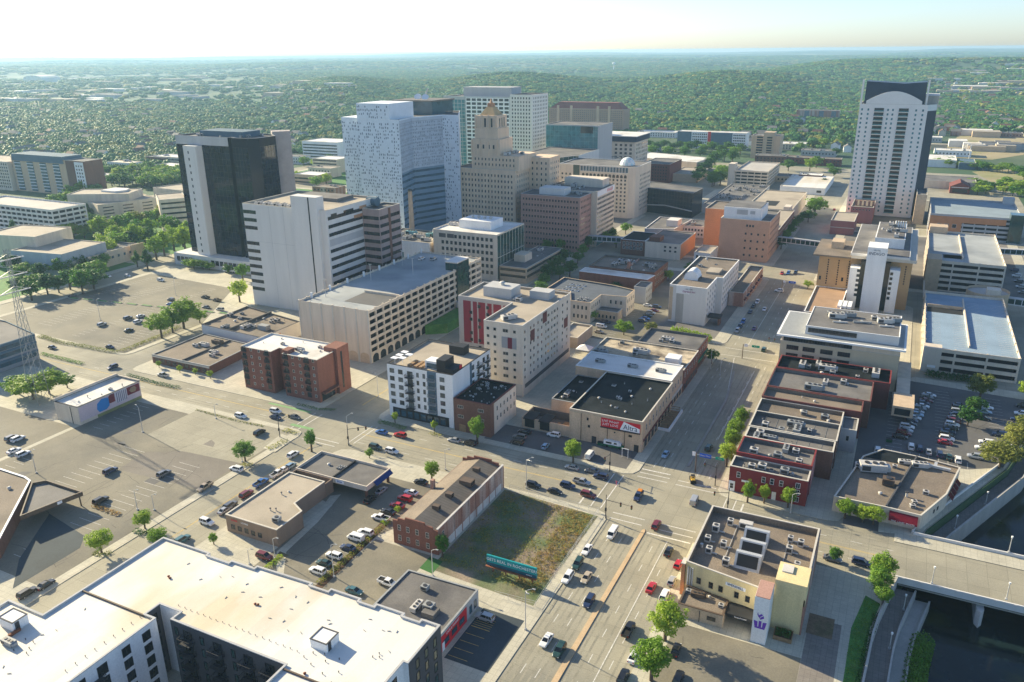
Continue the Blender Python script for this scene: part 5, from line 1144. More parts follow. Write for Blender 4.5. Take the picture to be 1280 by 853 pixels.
# --- grey gridded hospital behind
t = bld('hospital_block', 'long grey hospital slab with white grid windows behind patterned tower', 'hospital', rect(-452, -374, 760, 800), 81, m_grey2, m_rgrey, par=.8, cope=m_white)
curtain(t, 'S', 760, -451.8, -426, 8, 78, 6, 18, g_teal, m_grey2, .06, .5); curtain(t, 'S', 760, -425, -374.4, 8, 80, 8, 18, g_dark, m_white, .06, 1.5)
c = MB(); c.box(-432, -376, 768, 792, 80, 90); t.part('penthouse', c, m_grey2)
t = bld('hospital_block', 'pale hospital end block with small square windows right of the grey slab', 'hospital', rect(-373.8, -349, 760, 800), 83.5, m_white2, m_rgrey, par=.8)
facade(t, 'S', 760, -372.5, -350.5, 30, 82, 7, 14, 1.6, 2.2, m_white2, g_dark); facade(t, 'E', -349, 762, 798, 30, 82, 9, 14, 1.6, 2.2, m_white2, g_dark, stuff=True)
# --- dark glass research blocks right of the limestone tower
t = bld('glass_block', 'dark teal glass block with thin white floor lines right of limestone tower', 'office', [(-300, 606), (-271, 598), (-251, 640), (-251, 690), (-300, 690)], 42, m_white2, m_rgrey, par=.5)
def curtain_pq(t, p, q, z0, z1, nc, nr, gm, fm, mw=.14):
    L_ = math.hypot(q[0] - p[0], q[1] - p[1]); rz = math.atan2(q[1] - p[1], q[0] - p[0]); b = MB()
    b.box(0, L_, -.06, .02, z0, z1, 0)
    for i in range(nc + 1): a = min(max(L_ * i / nc, mw), L_ - mw); b.box(a - mw / 2, a + mw / 2, -.14, .02, z0, z1, 1)
    for i in range(nr + 1): z = z0 + (z1 - z0) * i / nr; b.box(0, L_, -.17, .02, z - mw / 2, z + mw / 2, 1)
    c_, s_ = math.cos(rz), math.sin(rz); b.v = [(p[0] + x * c_ - y * s_, p[1] + x * s_ + y * c_, z) for x, y, z in b.v]
    t.part('curtain_wall', b, [gm, fm])
curtain_pq(t, (-271, 598), (-251, 640), 2, 42, 8, 14, g_green, m_white2); curtain_pq(t, (-300, 606), (-271, 598), 2, 38, 6, 12, g_teal, m_grey2)
t = bld('glass_block', 'turquoise glass laboratory block with grey roof behind the dark glass block', 'office', rect(-304, -253, 692, 730), 62, m_grey2, m_rgrey, par=.5)
curtain(t, 'S', 692, -303.6, -253.4, 30, 61, 12, 7, g_teal, mk('pale_teal', (.32, .50, .52))); c = MB(); c.box(-270, -258, 691.8, 700, 55, 61); t.part('dark_bay', c, g_dark)

# --- arched limestone hotel with glass dome
t = bld('arched_building', 'cream building with arched top windows, rounded corner and glass dome', 'building', [(-252, 601), (-194, 601), (-189.4, 604), (-188, 610), (-188, 640), (-252, 640)], 40, m_cream, m_rgrey, par=.5, cope=m_white)
slab_on(t, 'dark_gap', 'S', 601, -240, -234.6, 1, 39.6, g_green, .1); curtain(t, 'S', 601, -234, -194.4, 35.2, 39.4, 16, 1, g_blue, m_white, .1, .35)
facade(t, 'S', 601, -233, -195, 4, 31, 12, 9, 1.6, 1.7, m_cream_trim, g_dark)
for a in spread(-233, -195, 12):
    b = MB(); b.prism([(a - 1.1, 31.2)] + [(a - 1.1 * math.cos(x), 32.6 + 1.1 * math.sin(x)) for x in np.linspace(0, math.pi, 8)] + [(a + 1.1, 31.2)], 0, 1); b.v = [(v[0], 601.02 - .14 * v[2], v[1]) for v in b.v]; t.part('arched_window', b, g_dark)
facade(t, 'S', 601, -251, -241, 4, 34, 3, 9, 1.6, 1.7, m_cream_trim, g_dark); facade(t, 'E', -188, 611, 639, 4, 34, 8, 9, 1.6, 1.7, m_cream_trim, g_dark, stuff=True)
c = MB()
for j in range(4):
    for i in range(16):
        def dp(i, j): a = 2 * math.pi * i / 16; e = j * math.pi / 8; return (-198.5 + 6 * math.cos(a) * math.cos(e), 611 + 6 * math.sin(a) * math.cos(e), 40.3 + 6 * math.sin(e))
        c.quad(dp(i, j), dp(i + 1, j), dp(i + 1, j + 1), dp(i, j + 1), (i + j) % 2)
t.part('dome', c, [mk('pale_dome', (.55, .68, .70), rough=.3), m_white])
# --- dark banded building
t = bld('banded_building', 'beige building under a wide dark blue roof band with white machines below', 'building', rect(-320, -243, 770, 812), 40.4, m_beige, m_rgrey, par=.3)
c = MB(); c.box(-321.5, -241.5, 768.5, 813, 40.4, 45.4); t.part('dark_attic', c, mk('ink_blue', (.02, .035, .07), var=.1)); c = MB(); c.box(-322, -241, 768, 813.5, 45.4, 46); t.part('attic_roof', c, m_rwhite2)
facade(t, 'S', 770, -318, -283, 18, 39, 8, 5, 2.2, 2.4, m_beige, g_dark); facade(t, 'S', 770, -265, -245, 8, 39, 4, 8, 2.6, 2.4, m_beige, g_dark, 2, 1); slab_on(t, 'dark_bay', 'S', 770, -276, -267, 4, 39.8, g_black, .15); facade(t, 'E', -243, 773, 810, 8, 39, 8, 8, 2.2, 2.4, m_beige, g_dark, stuff=True)
t = bld('podium_building', 'cream podium crowded with white rooftop machines in front of the banded building', 'building', rect(-318, -256, 735, 766), 26, m_cream, m_rgrey, par=.5)
clutter(t, -312, -260, 738, 762, 25.5, 20, 51, 'bbba'); c = MB(); c.box(-308, -298, 738, 750, 25, 35); c.box(-290, -262, 742, 755, 25, 30); t.part('plant_room', c, m_cream_trim)
# --- large brown hotel
t = bld('hotel_building', 'broad tan brick hotel with a dark red mansard roof before the wooded hill', 'hotel', rect(-539, -412, 1240, 1270), 37.4, mk('hotel_tan', (.40, .25, .17), var=.06), m_maroon, par=.3)
facade(t, 'S', 1240, -537, -414, 2, 36, 36, 11, 1.3, 1.6, m_cream_trim, g_dark, stuff=True)
c = MB(); c.add([(-537, 1241, 37.4), (-414, 1241, 37.4), (-414, 1269, 37.4), (-537, 1269, 37.4), (-524, 1246, 47), (-424, 1246, 47), (-424, 1264, 47), (-524, 1264, 47)], [(0, 1, 5, 4), (1, 2, 6, 5), (2, 3, 7, 6), (3, 0, 4, 7), (4, 5, 6, 7)]); t.part('mansard_roof', c, mk('dark_red_roof', (.22, .07, .06), var=.1))
for x in (-523, -500, -455, -436): slab_on(t, 'pier', 'S', 1240, x - 2, x + 2, 1, 42, m_tanbrick, .5)
# --- black angular building
t = bld('black_building', 'black angular glass building with a grey roof and thin light ribbon', 'building', [(-197, 637), (-172, 630), (-148, 622), (-147, 650), (-196, 668)], 19.6, m_blackglassy, m_rgrey, par=.4, cope=m_grey)
curtain_pq(t, (-197, 637), (-172, 630), 6, 19, 9, 4, g_black, m_dkmetal); curtain_pq(t, (-172, 630), (-148, 622), 6, 19, 9, 4, g_black, m_dkmetal)
c = MB(); c.bar((-197, 636.6, 5.2), (-172, 629.6, 7.4), .5, .7); c.bar((-172, 629.6, 7.4), (-148, 621.6, 5.6), .5, .7); t.part('light_ribbon', c, m_grey2)
# --- salmon brick hospital
t = bld('hospital_block', 'salmon brick block with few small square windows and white rooftop plant', 'hospital', rect(-101, -71, 501.4, 541), 26, m_salmon, m_rgrey, par=.8)
facade(t, 'S', 501.4, 0, 0, 0, 0, 0, 0, 1.1, 1.3, m_dkgrey, g_dark, cols=[-85, -81.5, -77.5, -73.8], rows=[4, 8.4, 13, 17.4]); facade(t, 'S', 501.4, 0, 0, 0, 0, 0, 0, 1.2, 1.4, m_dkgrey, g_dark, cols=[-84.6, -82.8, -81], rows=[22.4])
facade(t, 'E', -71, 504, 540, 3, 24, 9, 5, 1.1, 1.3, m_dkgrey, g_dark)
c = MB(); c.box(-100, -77.4, 505, 530, 25.2, 32.6); t.part('plant_room', c, m_white); slab_on(t, 'louvre', 'S', 505, -92, -85.4, 28.4, 31.4, m_grey2, .08); slab_on(t, 'louvre', 'S', 505, -84, -81, 29, 31, m_grey2, .08)
c = MB(); c.box(-100, -78, 506, 529, 32.6, 32.9); t.part('plant_roof', c, m_rgrey)
t = bld('hospital_block', 'bright orange brick wing at the west end of the salmon block', 'hospital', rect(-118.5, -101.2, 536, 566), 25, m_orange, m_rgravel, par=.6)
t = bld('market_building', 'long red brick building with awnings north of the salmon block on the avenue', 'building', rect(-96, -71, 541.4, 616), 13, m_red, m_rtan, par=.6); facade(t, 'E', -71, 543, 614, 1, 12, 22, 3, 1.2, 1.8, m_cream_trim, g_dark)
t = bld('corner_shop', 'small white corner shop with cornice by the salmon block', 'shop', rect(-111, -101.2, 479.5, 501), 8, m_white2, m_rtan, par=.4); facade(t, 'S', 479.5, -110, -102, .6, 7, 4, 2, 1.3, 1.9, m_dkmetal, g_dark)
t = bld('parking_deck_building', 'flat sunlit roof deck beyond salmon block, with square opening and large trees beside', 'building', rect(-108, -74, 616.5, 712), 11.5, m_cream, m_rtan, par=.5); c = MB(); c.box(-98, -88, 640, 662, 11, 11.06); t.part('roof_opening', c, m_dark); c = MB(); c.box(-79, -74.2, 617, 628, 11, 15); t.part('stair_head', c, m_beige)
# --- distant garage and neighbours
t = garage('parking_garage', 'distant beige parking garage with stacked white floor bands', -149, -118, 787, 858, 16.4, 5, m_cream, m_rdeckwarm, bays=(5, 10))
c = MB(); c.box(-155, -149.2, 787, 800, 0, 22); t.part('stair_tower', c, m_beige)
t = bld('white_shed', 'long low white-roofed shed beyond the salmon block', 'shed', rect(-104, -65, 772, 854), 6, m_white, m_rwhite, par=.3); slab_on(t, 'dark_window', 'S', 772, -72, -68, 2, 4, g_dark, .1)
t = bld('apartment_building', 'colourful far apartment block with white, red and slate sections', 'apartment building', rect(-287, -196, 1095, 1116), 21.4, m_white, m_rwhite, par=.4)
slab_on(t, 'slate_section', 'S', 1095, -287, -268, 1, 21.2, m_bluegrey, .4); slab_on(t, 'red_section', 'S', 1095, -246, -242, 1, 22, m_signred, .5); slab_on(t, 'slate_section', 'S', 1095, -241.8, -214, 1, 21, m_bluegrey, .4)
facade(t, 'S', 1095, -267, -247, 3, 20, 8, 5, 1.6, 1.8, m_grey, g_dark, stuff=True); facade(t, 'S', 1095, -213, -197, 3, 20, 7, 5, 1.6, 1.8, m_grey, g_dark, stuff=True)
t = bld('apartment_building', 'far brown apartment tower with two columns of dark balconies', 'apartment building', rect(-175, -142, 1015, 1040), 27, m_tanbrick, m_rgrey, par=.4); c = MB(); c.box(-161, -149, 1014, 1030, 0, 31); t.part('lift_tower', c, m_sand)
for z in range(3, 26, 3): slab_on(t, 'balcony', 'S', 1015, -169, -162, z, z + 1.8, g_dark, .3); slab_on(t, 'balcony', 'S', 1014, -157, -151, z, z + 1.8, g_dark, .3)
t = bld('apartment_building', 'far brick apartment terrace among trees left of the tall white tower', 'apartment building', rect(-199, -126, 1590, 1612), 19, m_brick_old, m_rgrey, par=.4); 
for x in (-180, -155, -134): slab_on(t, 'bay', 'S', 1590, x - 5, x + 3, 1, 18, m_bluegrey, .5)

# --- white-fronted inn with arched sign wall
t = bld('inn_building', 'pale inn with a grey-brown roof, rounded roof pavilion and purple lettering', 'hotel', [(-95.6, 367), (-77.5, 366), (-77.5, 388), (-74.6, 388), (-74.6, 428), (-96, 428)], 18.7, m_white2, m_rgravel, par=.8, cope=m_white)
slab_on(t, 'tan_strip', 'S', 367, -95.5, -92.4, 1, 17.6, m_sand, .1); slab_on(t, 'grey_wall', 'S', 366.7, -92, -77.6, .3, 14.6, mk('warm_grey', (.40, .385, .36), streak=True), .1); slab_on(t, 'sign_wall', 'S', 366.7, -92.2, -77.6, 14.8, 18.6, m_white, .25)
text(t, 'HILTON', (-86, 366.2, 17.3), .9, m_navy); text(t, 'Garden Inn', (-86, 366.2, 16.1), 1.35, mk('sign_plum', (.30, .03, .16)))
facade(t, 'S', 366.6, 0, 0, 0, 0, 0, 0, .8, 1.1, m_dkgrey, g_dark, cols=[-84.4], rows=[3, 5.8, 8.4, 11, 13.6])
facade(t, 'E', -77.5, 367, 387, 3, 17, 4, 5, 1.1, 1.5, m_grey2, g_dark); facade(t, 'E', -74.6, 389, 427, 3, 17, 10, 5, 1.2, 1.5, m_grey2, g_dark)
c = MB(); n = 10; pts = [(-92.4 + 7 * i / n, 19 + 3.6 * math.sin(math.pi * i / n) ** .6) for i in range(n + 1)]
b = MB(); b.add([(x, 381, z) for x, z in pts] + [(x, 389, z) for x, z in pts] + [(-92.4, 381, 17.9), (-85.4, 381, 17.9), (-85.4, 389, 17.9), (-92.4, 389, 17.9)],
    [(i, i + 1, n + 2 + i, n + 1 + i) for i in range(n)] + [tuple(list(range(n + 1)) + [2 * n + 3, 2 * n + 2]), tuple(list(range(2 * n + 1, n, -1)) + [2 * n + 5, 2 * n + 4])]); t.part('barrel_pavilion', b, m_white)
c = MB(); c.box(-85, -78.5, 396, 406, 17.9, 19); t.part('roof_deck', c, m_rtan); clutter(t, -92, -78, 408, 426, 17.9, 5, 31, 'amvh')
c = MB(); c.box(-77, -71, 369, 375, 3.6, 4.4); t.part('entrance_canopy', c, m_black); c = MB(); c.box(-72, -71.4, 369.3, 374.7, 0, 3.6); t.part('column', c, m_brown)
t = bld('brick_building', 'low brick building with curved parapet and row of awnings beyond inn', 'building', rect(-74.2, -66.8, 404, 462), 7.6, m_brick_old, m_rgravel, par=.6); facade(t, 'E', -66.8, 405, 461, .5, 6.5, 14, 2, 1.4, 1.8, m_cream_trim, g_dark)
for i in range(7): slab_on(t, 'awning', 'E', -66.8, 406 + i * 8, 410 + i * 8, 3.2, 3.9, (m_maroon, m_navy)[i % 2], .9)
# --- cream courthouse-like group
t = bld('stone_building', 'cream stone building with dark blue flat roofs and paired windows', 'building', [(-139, 347), (-128.6, 347), (-128.6, 362), (-116, 364), (-116, 377), (-128, 381), (-158, 385), (-158, 361.5), (-145, 361.5)], 10.6, m_cream, mk('slate_roof', (.10, .115, .14), var=.15), par=.8, cope=m_sand)
facade(t, 'S', 347, -138, -129.6, 1, 10, 4, 2, 1.0, 2.0, m_cream_trim, g_dark); facade(t, 'E', -128.6, 348, 361, 1, 10, 5, 2, 1.0, 2.0, m_cream_trim, g_dark); facade(t, 'E', -116, 364.6, 376.5, 1, 10, 4, 2, 1.0, 2.0, m_cream_trim, g_dark); facade(t, 'S', 362.6, -127.6, -117, 5, 10, 4, 1, 1.0, 2.0, m_cream_trim, g_dark); facade(t, 'S', 361.5, -157, -146, 1, 10, 4, 2, 1.0, 2.0, m_cream_trim, g_dark)
for i in range(9): unit(t, 'h', -150 + (i % 3) * 3.4, 366 + (i // 3) * 5, 9.8, 0, 1.2, m_white)
for i in range(4): unit(t, 'a', -136 + (i % 2) * 3, 351 + (i // 2) * 3, 9.8, 0, .7)
t = bld('stone_annex', 'low cream annex with a flat roof against the cream stone building', 'annex', rect(-128.4, -117.2, 354.6, 361.6), 5, m_sand, m_rgrey, par=.5); facade(t, 'S', 354.6, -127.6, -118, .6, 3.8, 5, 1, 1.0, 1.8, m_cream_trim, g_dark)
t = bld('grey_building', 'narrow grey building between cream stone group and red brick block', 'building', rect(-120, -113.6, 388.4, 400), 9, m_grey2, m_rgrey, par=.4); facade(t, 'E', -113.6, 389, 399.4, 1, 8.4, 4, 2, 1.0, 1.7, m_cream_trim, g_dark)
# --- red brick complex
t = bld('brick_block', 'broad red brick block with a white roof strip and dark parapet', 'building', [(-157.4, 405.6), (-117.5, 403.8), (-116.3, 414), (-157.4, 414.8)], 9, m_red, m_rwhite2, par=.3, cope=m_white); facade(t, 'E', -117, 405, 413, 1, 8, 3, 2, 1.0, 1.6, m_cream_trim, g_dark)
t = bld('brick_block', 'red brick block with black parapets, white vents and a tall chimney', 'building', rect(-155, -117, 415, 442), 10.4, m_brown, m_rgravel, par=.9, cope=m_dkgrey); clutter(t, -152, -120, 418, 439, 9.5, 20, 33, 'abavmh'); c = MB(); c.box(-133.4, -132, 417, 418.6, 9, 14); t.part('chimney', c, m_brick_old); c = MB(); c.box(-134.4, -133.9, 415.2, 441.8, 9.4, 10.6); t.part('fire_wall', c, m_brick_old)
facade(t, 'E', -117, 416, 441, 1, 9, 8, 2, 1.0, 1.7, m_cream_trim, g_dark)
t = bld('brick_building', 'dark brick building with tall paned windows and a blue-black roof', 'building', rect(-161, -144.8, 488, 514), 10, m_brown, m_rblack, par=.5, cope=m_white); facade(t, 'S', 488, -160, -146, 3.4, 9, 6, 2, 1.6, 2.1, m_white, g_dark, 2, 2)
t = bld('beige_building', 'plain beige building with orange brick side next to dark brick building', 'building', rect(-144.4, -121.6, 487, 526), 10, m_beige, m_rgrey, par=.5); facade(t, 'S', 487, -133, -123, 4, 9, 3, 2, 1.4, 1.2, m_dkgrey, g_dark); slab_on(t, 'brick_side', 'E', -121.6, 488, 525.6, .2, 9.8, m_orange, .06); c = MB(); c.box(-143, -136, 491, 500, 9.5, 12.4); t.part('roof_block', c, m_brown)
t = bld('grey_hall', 'wide hall with dark grey roof and white roof block behind beige building', 'hall', [(-158, 530), (-139, 536), (-136, 573), (-160, 574)], 9, m_grey2, m_rgrey, par=.4, cope=m_white); c = MB(); c.box(-147, -139, 545, 556, 8.6, 13); t.part('roof_block', c, m_white2)
t = bld('white_strip_building', 'low white building with rows of windows behind the beige building', 'building', rect(-142, -122, 555, 578), 8, m_white2, m_rgrey, par=.4); facade(t, 'S', 555, -141, -123, 1, 7, 8, 2, 1.2, 1.5, m_dkgrey, g_dark); clutter(t, -140, -124, 558, 575, 7.6, 6, 36)
t = bld('brick_building', 'dark red brick mid-rise behind the black angular building', 'building', rect(-240, -212, 786, 832), 18.5, m_maroon, m_rgrey, par=.4); facade(t, 'S', 786, -238, -214, 2, 17, 9, 5, 1.2, 1.6, m_brown, g_dark, stuff=True)
t = bld('warehouse', 'long pale flat-roofed hall among trees beyond black building', 'warehouse', [(-278, 880), (-203, 860), (-200, 905), (-276, 930)], 12, m_cream, m_rwhite2, par=.4)
t = bld('warehouse', 'low tan flat-roofed building between the brick mid-rise and trees', 'warehouse', rect(-214, -188, 800, 850), 8, m_sand, m_rtan, par=.4)
t = bld('roof_terrace_building', 'low building with a crowd of white rooftop units north of black building', 'building', rect(-146, -112, 648, 764), 7, m_grey2, m_rgrey, par=.4); clutter(t, -143, -115, 680, 760, 6.6, 44, 37, 'aabav')

# --- cream offices with overhanging white roof
t = bld('office_building', 'cream offices with a wide white overhanging roof and black window strips', 'office', rect(-36.6, 7, 319, 350), 14.6, mk('cream_offices', (.55, .46, .32), streak=True, var=.06), m_rgrey, par=.3)
c = MB(); c.box(-38.2, 8.8, 317.4, 351, 16.9, 17.6); t.part('roof_overhang', c, m_white); c = MB(); c.box(-37.4, 8, 318.4, 350, 17.6, 17.66); t.part('overhang_roof', c, m_unit2); c = MB(); c.box(-36.4, 6.8, 319.2, 349.8, 14.6, 16.9); t.part('attic', c, m_cream)
bands(t, 'S', 319.2, -35.6, -10, [15.6], 1.8, g_dark, .08, 24); 
c = MB(); c.box(-28, 6, 322, 350, 17.6, 21); t.part('penthouse', c, m_white2); bands(t, 'S', 322, -27, -9, [19.5], 1.9, g_dark, .08, 14); c = MB(); c.box(-27.6, 5.6, 322.4, 349.6, 21, 21.06); t.part('penthouse_roof', c, m_rgrey); c = MB(); coping(c, rect(-28, 6, 322, 350), 21.1, w=.3); t.part('coping', c, m_white)
for i, a in enumerate((-31.8, -25.6, -19, -12.6)):
    for z in (8.8, 12.2): t.inst('window', win_mesh(4.6, 1.9, m_dkmetal, g_dark, 5, 1), (a, 319, z), 0)
for i in range(7): slab_on(t, 'dark_bay', 'E', 7, 321 + i * 4.2, 322.6 + i * 4.2, 1, 14, m_dkgrey, .1)
for x, y, k, s in ((-18, 337, 'b', 1.2), (-14, 341, 'b', 1.0), (-8, 334, 'd', 1), (0, 338, 'b', 1.1), (3, 341, 'b', 1), (-21, 341, 'a', 1), (-4, 341, 'a', 1.2), (1, 333, 'd', .8), (-16, 331, 'd', .8)): unit(t, k, x, y, 21.06, .2, s, (m_unit, m_unit2, m_metal)[int(s * 10) % 3])
c = MB(); c.box(7.4, 12, 300, 330, 4.8, 5.2); c.box(7.4, 12, 322, 340, 5.2, 5.3); t = T('ramp_bridge', 'concrete ramp between the cream offices and the blue-decked garage', 'ramp', (9.7, 316, 0)); t.part('deck', c, m_cream)
for y in (302, 312, 328): c = MB(); c.box(9, 10.4, y, y + 1, 0, 4.8); t.part('pier', c, m_cream)
c = MB(); c.box(6.6, 13.4, 287, 300, 3.6, 7.4); t.part('covered_bridge', c, m_sand); slab_on(t, 'window', 'S', 287, 7.4, 12.4, 4.2, 6.6, g_dark, .08)
# --- white slab hotel
t = bld('hotel_building', 'orange and white hotel with tall blank white centre slab', 'hotel', rect(-19.6, 8.4, 432, 508), 25.2, mk('ochre_brick', (.50, .32, .16), var=.05), m_rgrey, par=.3)
t.body(rect(-35, -19.7, 432, 466), 24.4, mk('ochre_brick', ()), m_rgravel, .3, m_cream_trim); c = MB(); c.box(-38, -19.7, 429, 468, 24.6, 25.4); t.part('roof_overhang', c, m_rgravel); c = MB(); c.box(-19.6, 10, 428.2, 508, 25.2, 26.8); t.part('roof_overhang', c, m_cream_trim); c = MB(); c.box(-31, -25, 446, 456, 25.4, 29); t.part('roof_block', c, m_sand); c = MB(); c.box(-20.2, 6.8, 427.4, 506, 26.8, 28); t.part('roof_slab', c, m_white2); c = MB(); c.box(-19.8, 6.4, 428, 505.6, 28, 28.05); t.part('roof', c, m_rgrey)
c = MB(); c.box(-10.5, 3.5, 446, 490, 28, 33); t.part('penthouse', c, m_white); c = MB(); c.box(-10, 3, 446.4, 489.6, 33, 33.1); t.part('penthouse_roof', c, m_rgrey); clutter(t, -8, 1, 450, 485, 33.1, 10, 61, 'abam')
for i in range(5): c = MB(); c.tube((-2 + i * 1.2, 478, 33), (-2 + i * 1.2, 478, 36.4), .35, n=8); t.part('flue', c, m_white)
c = MB(); c.box(-12.4, -3.6, 419, 432, 0, 33.6); t.part('centre_slab', c, m_white); text(t, 'HOTEL', (-8, 418.9, 32.2), 1.0, m_navy); text(t, 'INDIGO', (-8, 418.9, 30.5), 2.0, m_navy)
c = MB(); c.box(-19.4, -14.8, 424, 432, 0, 21.4); t.part('white_flank', c, m_white); c = MB(); c.box(-1.2, 3.4, 424, 432, 0, 22); t.part('white_flank', c, m_white)
c = MB(); c.box(-14.8, -12.4, 427, 432, 0, 24.6); c2 = MB(); c2.box(-3.6, -1.2, 427, 432, 0, 24.6); t.part('dark_recess', c, g_dark); t.part('dark_recess', c2, g_dark)
for k in range(6):
    for x in (-16, -.9): c = MB(); c.box(x, x + 1.3, 423.8, 424.2, 7 + k * 2.5, 8.4 + k * 2.5); t.part('dark_window', c, g_dark)
for x in (-30.4, -25.4, -20.4):
    for z in spread(9.4, 23, 11): c = MB(); c.box(x - .28, x + .28, 431.9, 432.03, z - .38, z + .38); t.part('slit_window', c, g_black)
for x, z in ((-33.6, 12.5), (-22.8, 12.8)): c = MB(); c.box(x - .5, x + .5, 431.9, 432.03, z - 1, z + 1); t.part('slit_window', c, g_black)
for z in spread(13, 23, 8): c = MB(); c.box(5.4, 6, 431.9, 432.03, z - .38, z + .38); t.part('slit_window', c, g_black)
t = bld('hotel_podium', 'low brown podium deck with skylights in front of the white slab hotel', 'podium', rect(-35, -19.7, 384, 431.8), 8, m_brown, mk('terracotta_deck', (.36, .23, .14), var=.1), par=.5, cope=m_white)
for i in range(3): b = MB(); b.box(-21.6 + i * 2.2, -19.8 + i * 2.2, 398, 408, 7.5, 8.6); t.part('skylight', b, m_white)
# --- pink brick building north
t = bld('brick_building', 'pinkish brick building with pale roof along the avenue north of the hotel', 'building', rect(-44.5, -29, 605, 640), 10, mk('rose_brick', (.33, .13, .12), var=.08, streak=True), m_rtan, par=.4); slab_on(t, 'pale_band', 'S', 605, -44.4, -29, 5, 5.4, m_cream_trim, .1)
t = bld('brick_building', 'rose brick block with chimneys at the foot of the white tower', 'building', rect(-35, -19.5, 652, 698), 12.5, mk('rose_brick', ()), m_rgravel, par=.5); facade(t, 'S', 652, -34, -21, 9, 12, 6, 1, 1.0, 1.2, m_cream_trim, g_dark)
for i in range(5): c = MB(); c.box(-33 + i * 3, -31.4 + i * 3, 660, 662, 12, 16); t.part('chimney', c, m_brick_old)
# --- tall white apartment tower
t = bld('apartment_tower', 'tallest white apartment tower with balconies and dark curved crown', 'tower', [(-40.6, 690), (6.4, 690), (12.5, 700), (12.5, 724), (-40.6, 724)], 84.5, mk('tower_white', (.82, .79, .74), var=.04), m_rgrey, par=.4)
c = MB(); n = 16; pts = [(-36.4, 84)] + [(-36.4 + 38.4 * i / n, 86.8 + 7.0 * math.sin(math.pi * i / n)) for i in range(n + 1)] + [(2, 84)]
c.prism([(x, z) for x, z in pts], 0, 1); c.v = [(v[0], 690.02 + 2.4 * v[2], v[1]) for v in c.v]; t.part('curved_gable', c, mk('tower_white', ()))
c = MB(); c.add([(-38, 694, 84), (3.6, 694, 84), (3.6, 694, 100.4), (-12, 694, 99.2), (-38, 694, 100.8), (-38, 720, 84), (3.6, 720, 84), (3.6, 720, 100.4), (-12, 720, 99.2), (-38, 720, 100.8)], [(0, 1, 2, 3, 4), (9, 8, 7, 6, 5), (0, 4, 9, 5), (1, 6, 7, 2), (2, 7, 8, 3), (3, 8, 9, 4)]); t.part('dark_crown', c, mk('crown_blue', (.02, .04, .075), rough=.4))
for x in (-40.4, 4.6): c = MB(); c.box(x - .4, x + .8, 691, 693, 84, 102); t.part('corner_mast', c, mk('tower_white', ()))
rows = [4 + 3.32 * i for i in range(24)]
facade(t, 'S', 690, 0, 0, 0, 0, 0, 0, 1.35, 1.7, m_white2, g_teal, cols=[-38.6, -34.2, -20.4, -17, -1.2, 3.4], rows=rows)
for z in rows:
    for a in (-26.6, -9.6):
        b = MB(); b.box(a - 3.3, a + 3.3, 689.85, 690.05, z - 1.2, z + 1.3, 1); b.box(a - 3.4, a + 3.4, 688.8, 690, z - 1.5, z - 1.25, 0); b.box(a - 3.4, a + 3.4, 688.8, 688.9, z - 1.25, z - .35, 2); t.part('balcony_bay', b, [mk('tower_white', ()), g_dark, g_teal])
b = MB(); b.prism([(6.5, 690.1), (12.6, 700.1), (12.6, 724), (12.4, 724), (12.3, 700.2), (6.3, 690.2)], 2, 80); t.part('shaded_side', b, mk('tower_side_shade', (.06, .065, .08), var=.06))  # shade on the east side put into a near-black colour
c = MB(); c.box(2, 13, 706, 724, 80, 90); t.part('rear_block', c, m_beige); c = MB(); c.box(1.6, 13.4, 705.6, 724.4, 90, 91); t.part('rear_cornice', c, m_white)
t = bld('tower_podium', 'stone podium beside the foot of the white tower', 'podium', rect(8, 15, 666, 700), 22, m_sand, m_rgrey); 
# --- garages on the right
t = garage('parking_garage', 'near blue-decked parking garage with striped roof bays by the car park', 16, 49.8, 347.4, 436, 10.4, 3, m_cream, mk('blue_deck', (.24, .33, .42), scale=.1, var=.12), bays=(3, 9))
c = MB(); c.box(15.8, 22.4, 346.4, 352, 0, 10.6); t.part('stair_block', c, m_beige); slab_on(t, 'sign_panel', 'S', 346.4, 18, 21, 2.2, 3.2, m_signwhite, .08)
b = MB()
for i in range(30):
    y = 352 + i * 2.5
    for x0, x1 in ((17, 22.4), (27, 32), (33.5, 39), (43.6, 49)): b.box(x0, x1, y, y + .12, 9.32, 9.345)
t.part('stall_lines', b, m_line, kind='stuff'); c = MB(); c.box(32.2, 32.7, 356, 428, 9.3, 10.4); t.part('deck_divider', c, m_cream); c = MB(); c.box(17, 31.8, 403, 411, 9.3, 9.36); t.part('ramp_opening', c, m_dark); c = MB(); c.box(17, 31.8, 411, 411.5, 9.3, 10.8); t.part('ramp_wall', c, m_sand)
c = MB(); c.box(15.5, 16.2, 436, 470, 6, 7); t.part('link_slab', c, m_cream)
t2 = T('spiral_ramp', 'round tan ramp wall at the north end of the blue-decked garage', 'ramp', (44, 447, 0)); c = MB(); c.tube((44, 447, 0), (44, 447, 11), 9.5, n=28, caps=False); t2.part('drum', c, m_sand); c = MB(); c.tube((44, 447, 9.6), (44, 447, 9.7), 9.4, n=28); t2.part('ramp_deck', c, m_rdeckwarm); c = MB(); c.box(43, 49, 440, 446, 9.7, 13); t2.part('stair_block', c, m_beige)
t = garage('parking_garage', 'white-decked parking garage with tan spandrels behind the blue-decked one', 16.4, 53, 477, 560, 17, 5, m_beige, m_rblue, bays=(3, 9))
c = MB(); c.box(16, 23, 474.5, 488, 0, 18); t.part('stair_block', c, m_sand); c = MB(); c.box(33, 33.6, 488, 552, 15.8, 17); t.part('deck_divider', c, m_cream); c = MB(); c.box(24, 33, 489, 498, 15.8, 15.9); t.part('ramp_opening', c, m_lot2); c = MB(); c.box(17, 27, 556, 566, 15, 20); t.part('stair_block', c, m_sand)
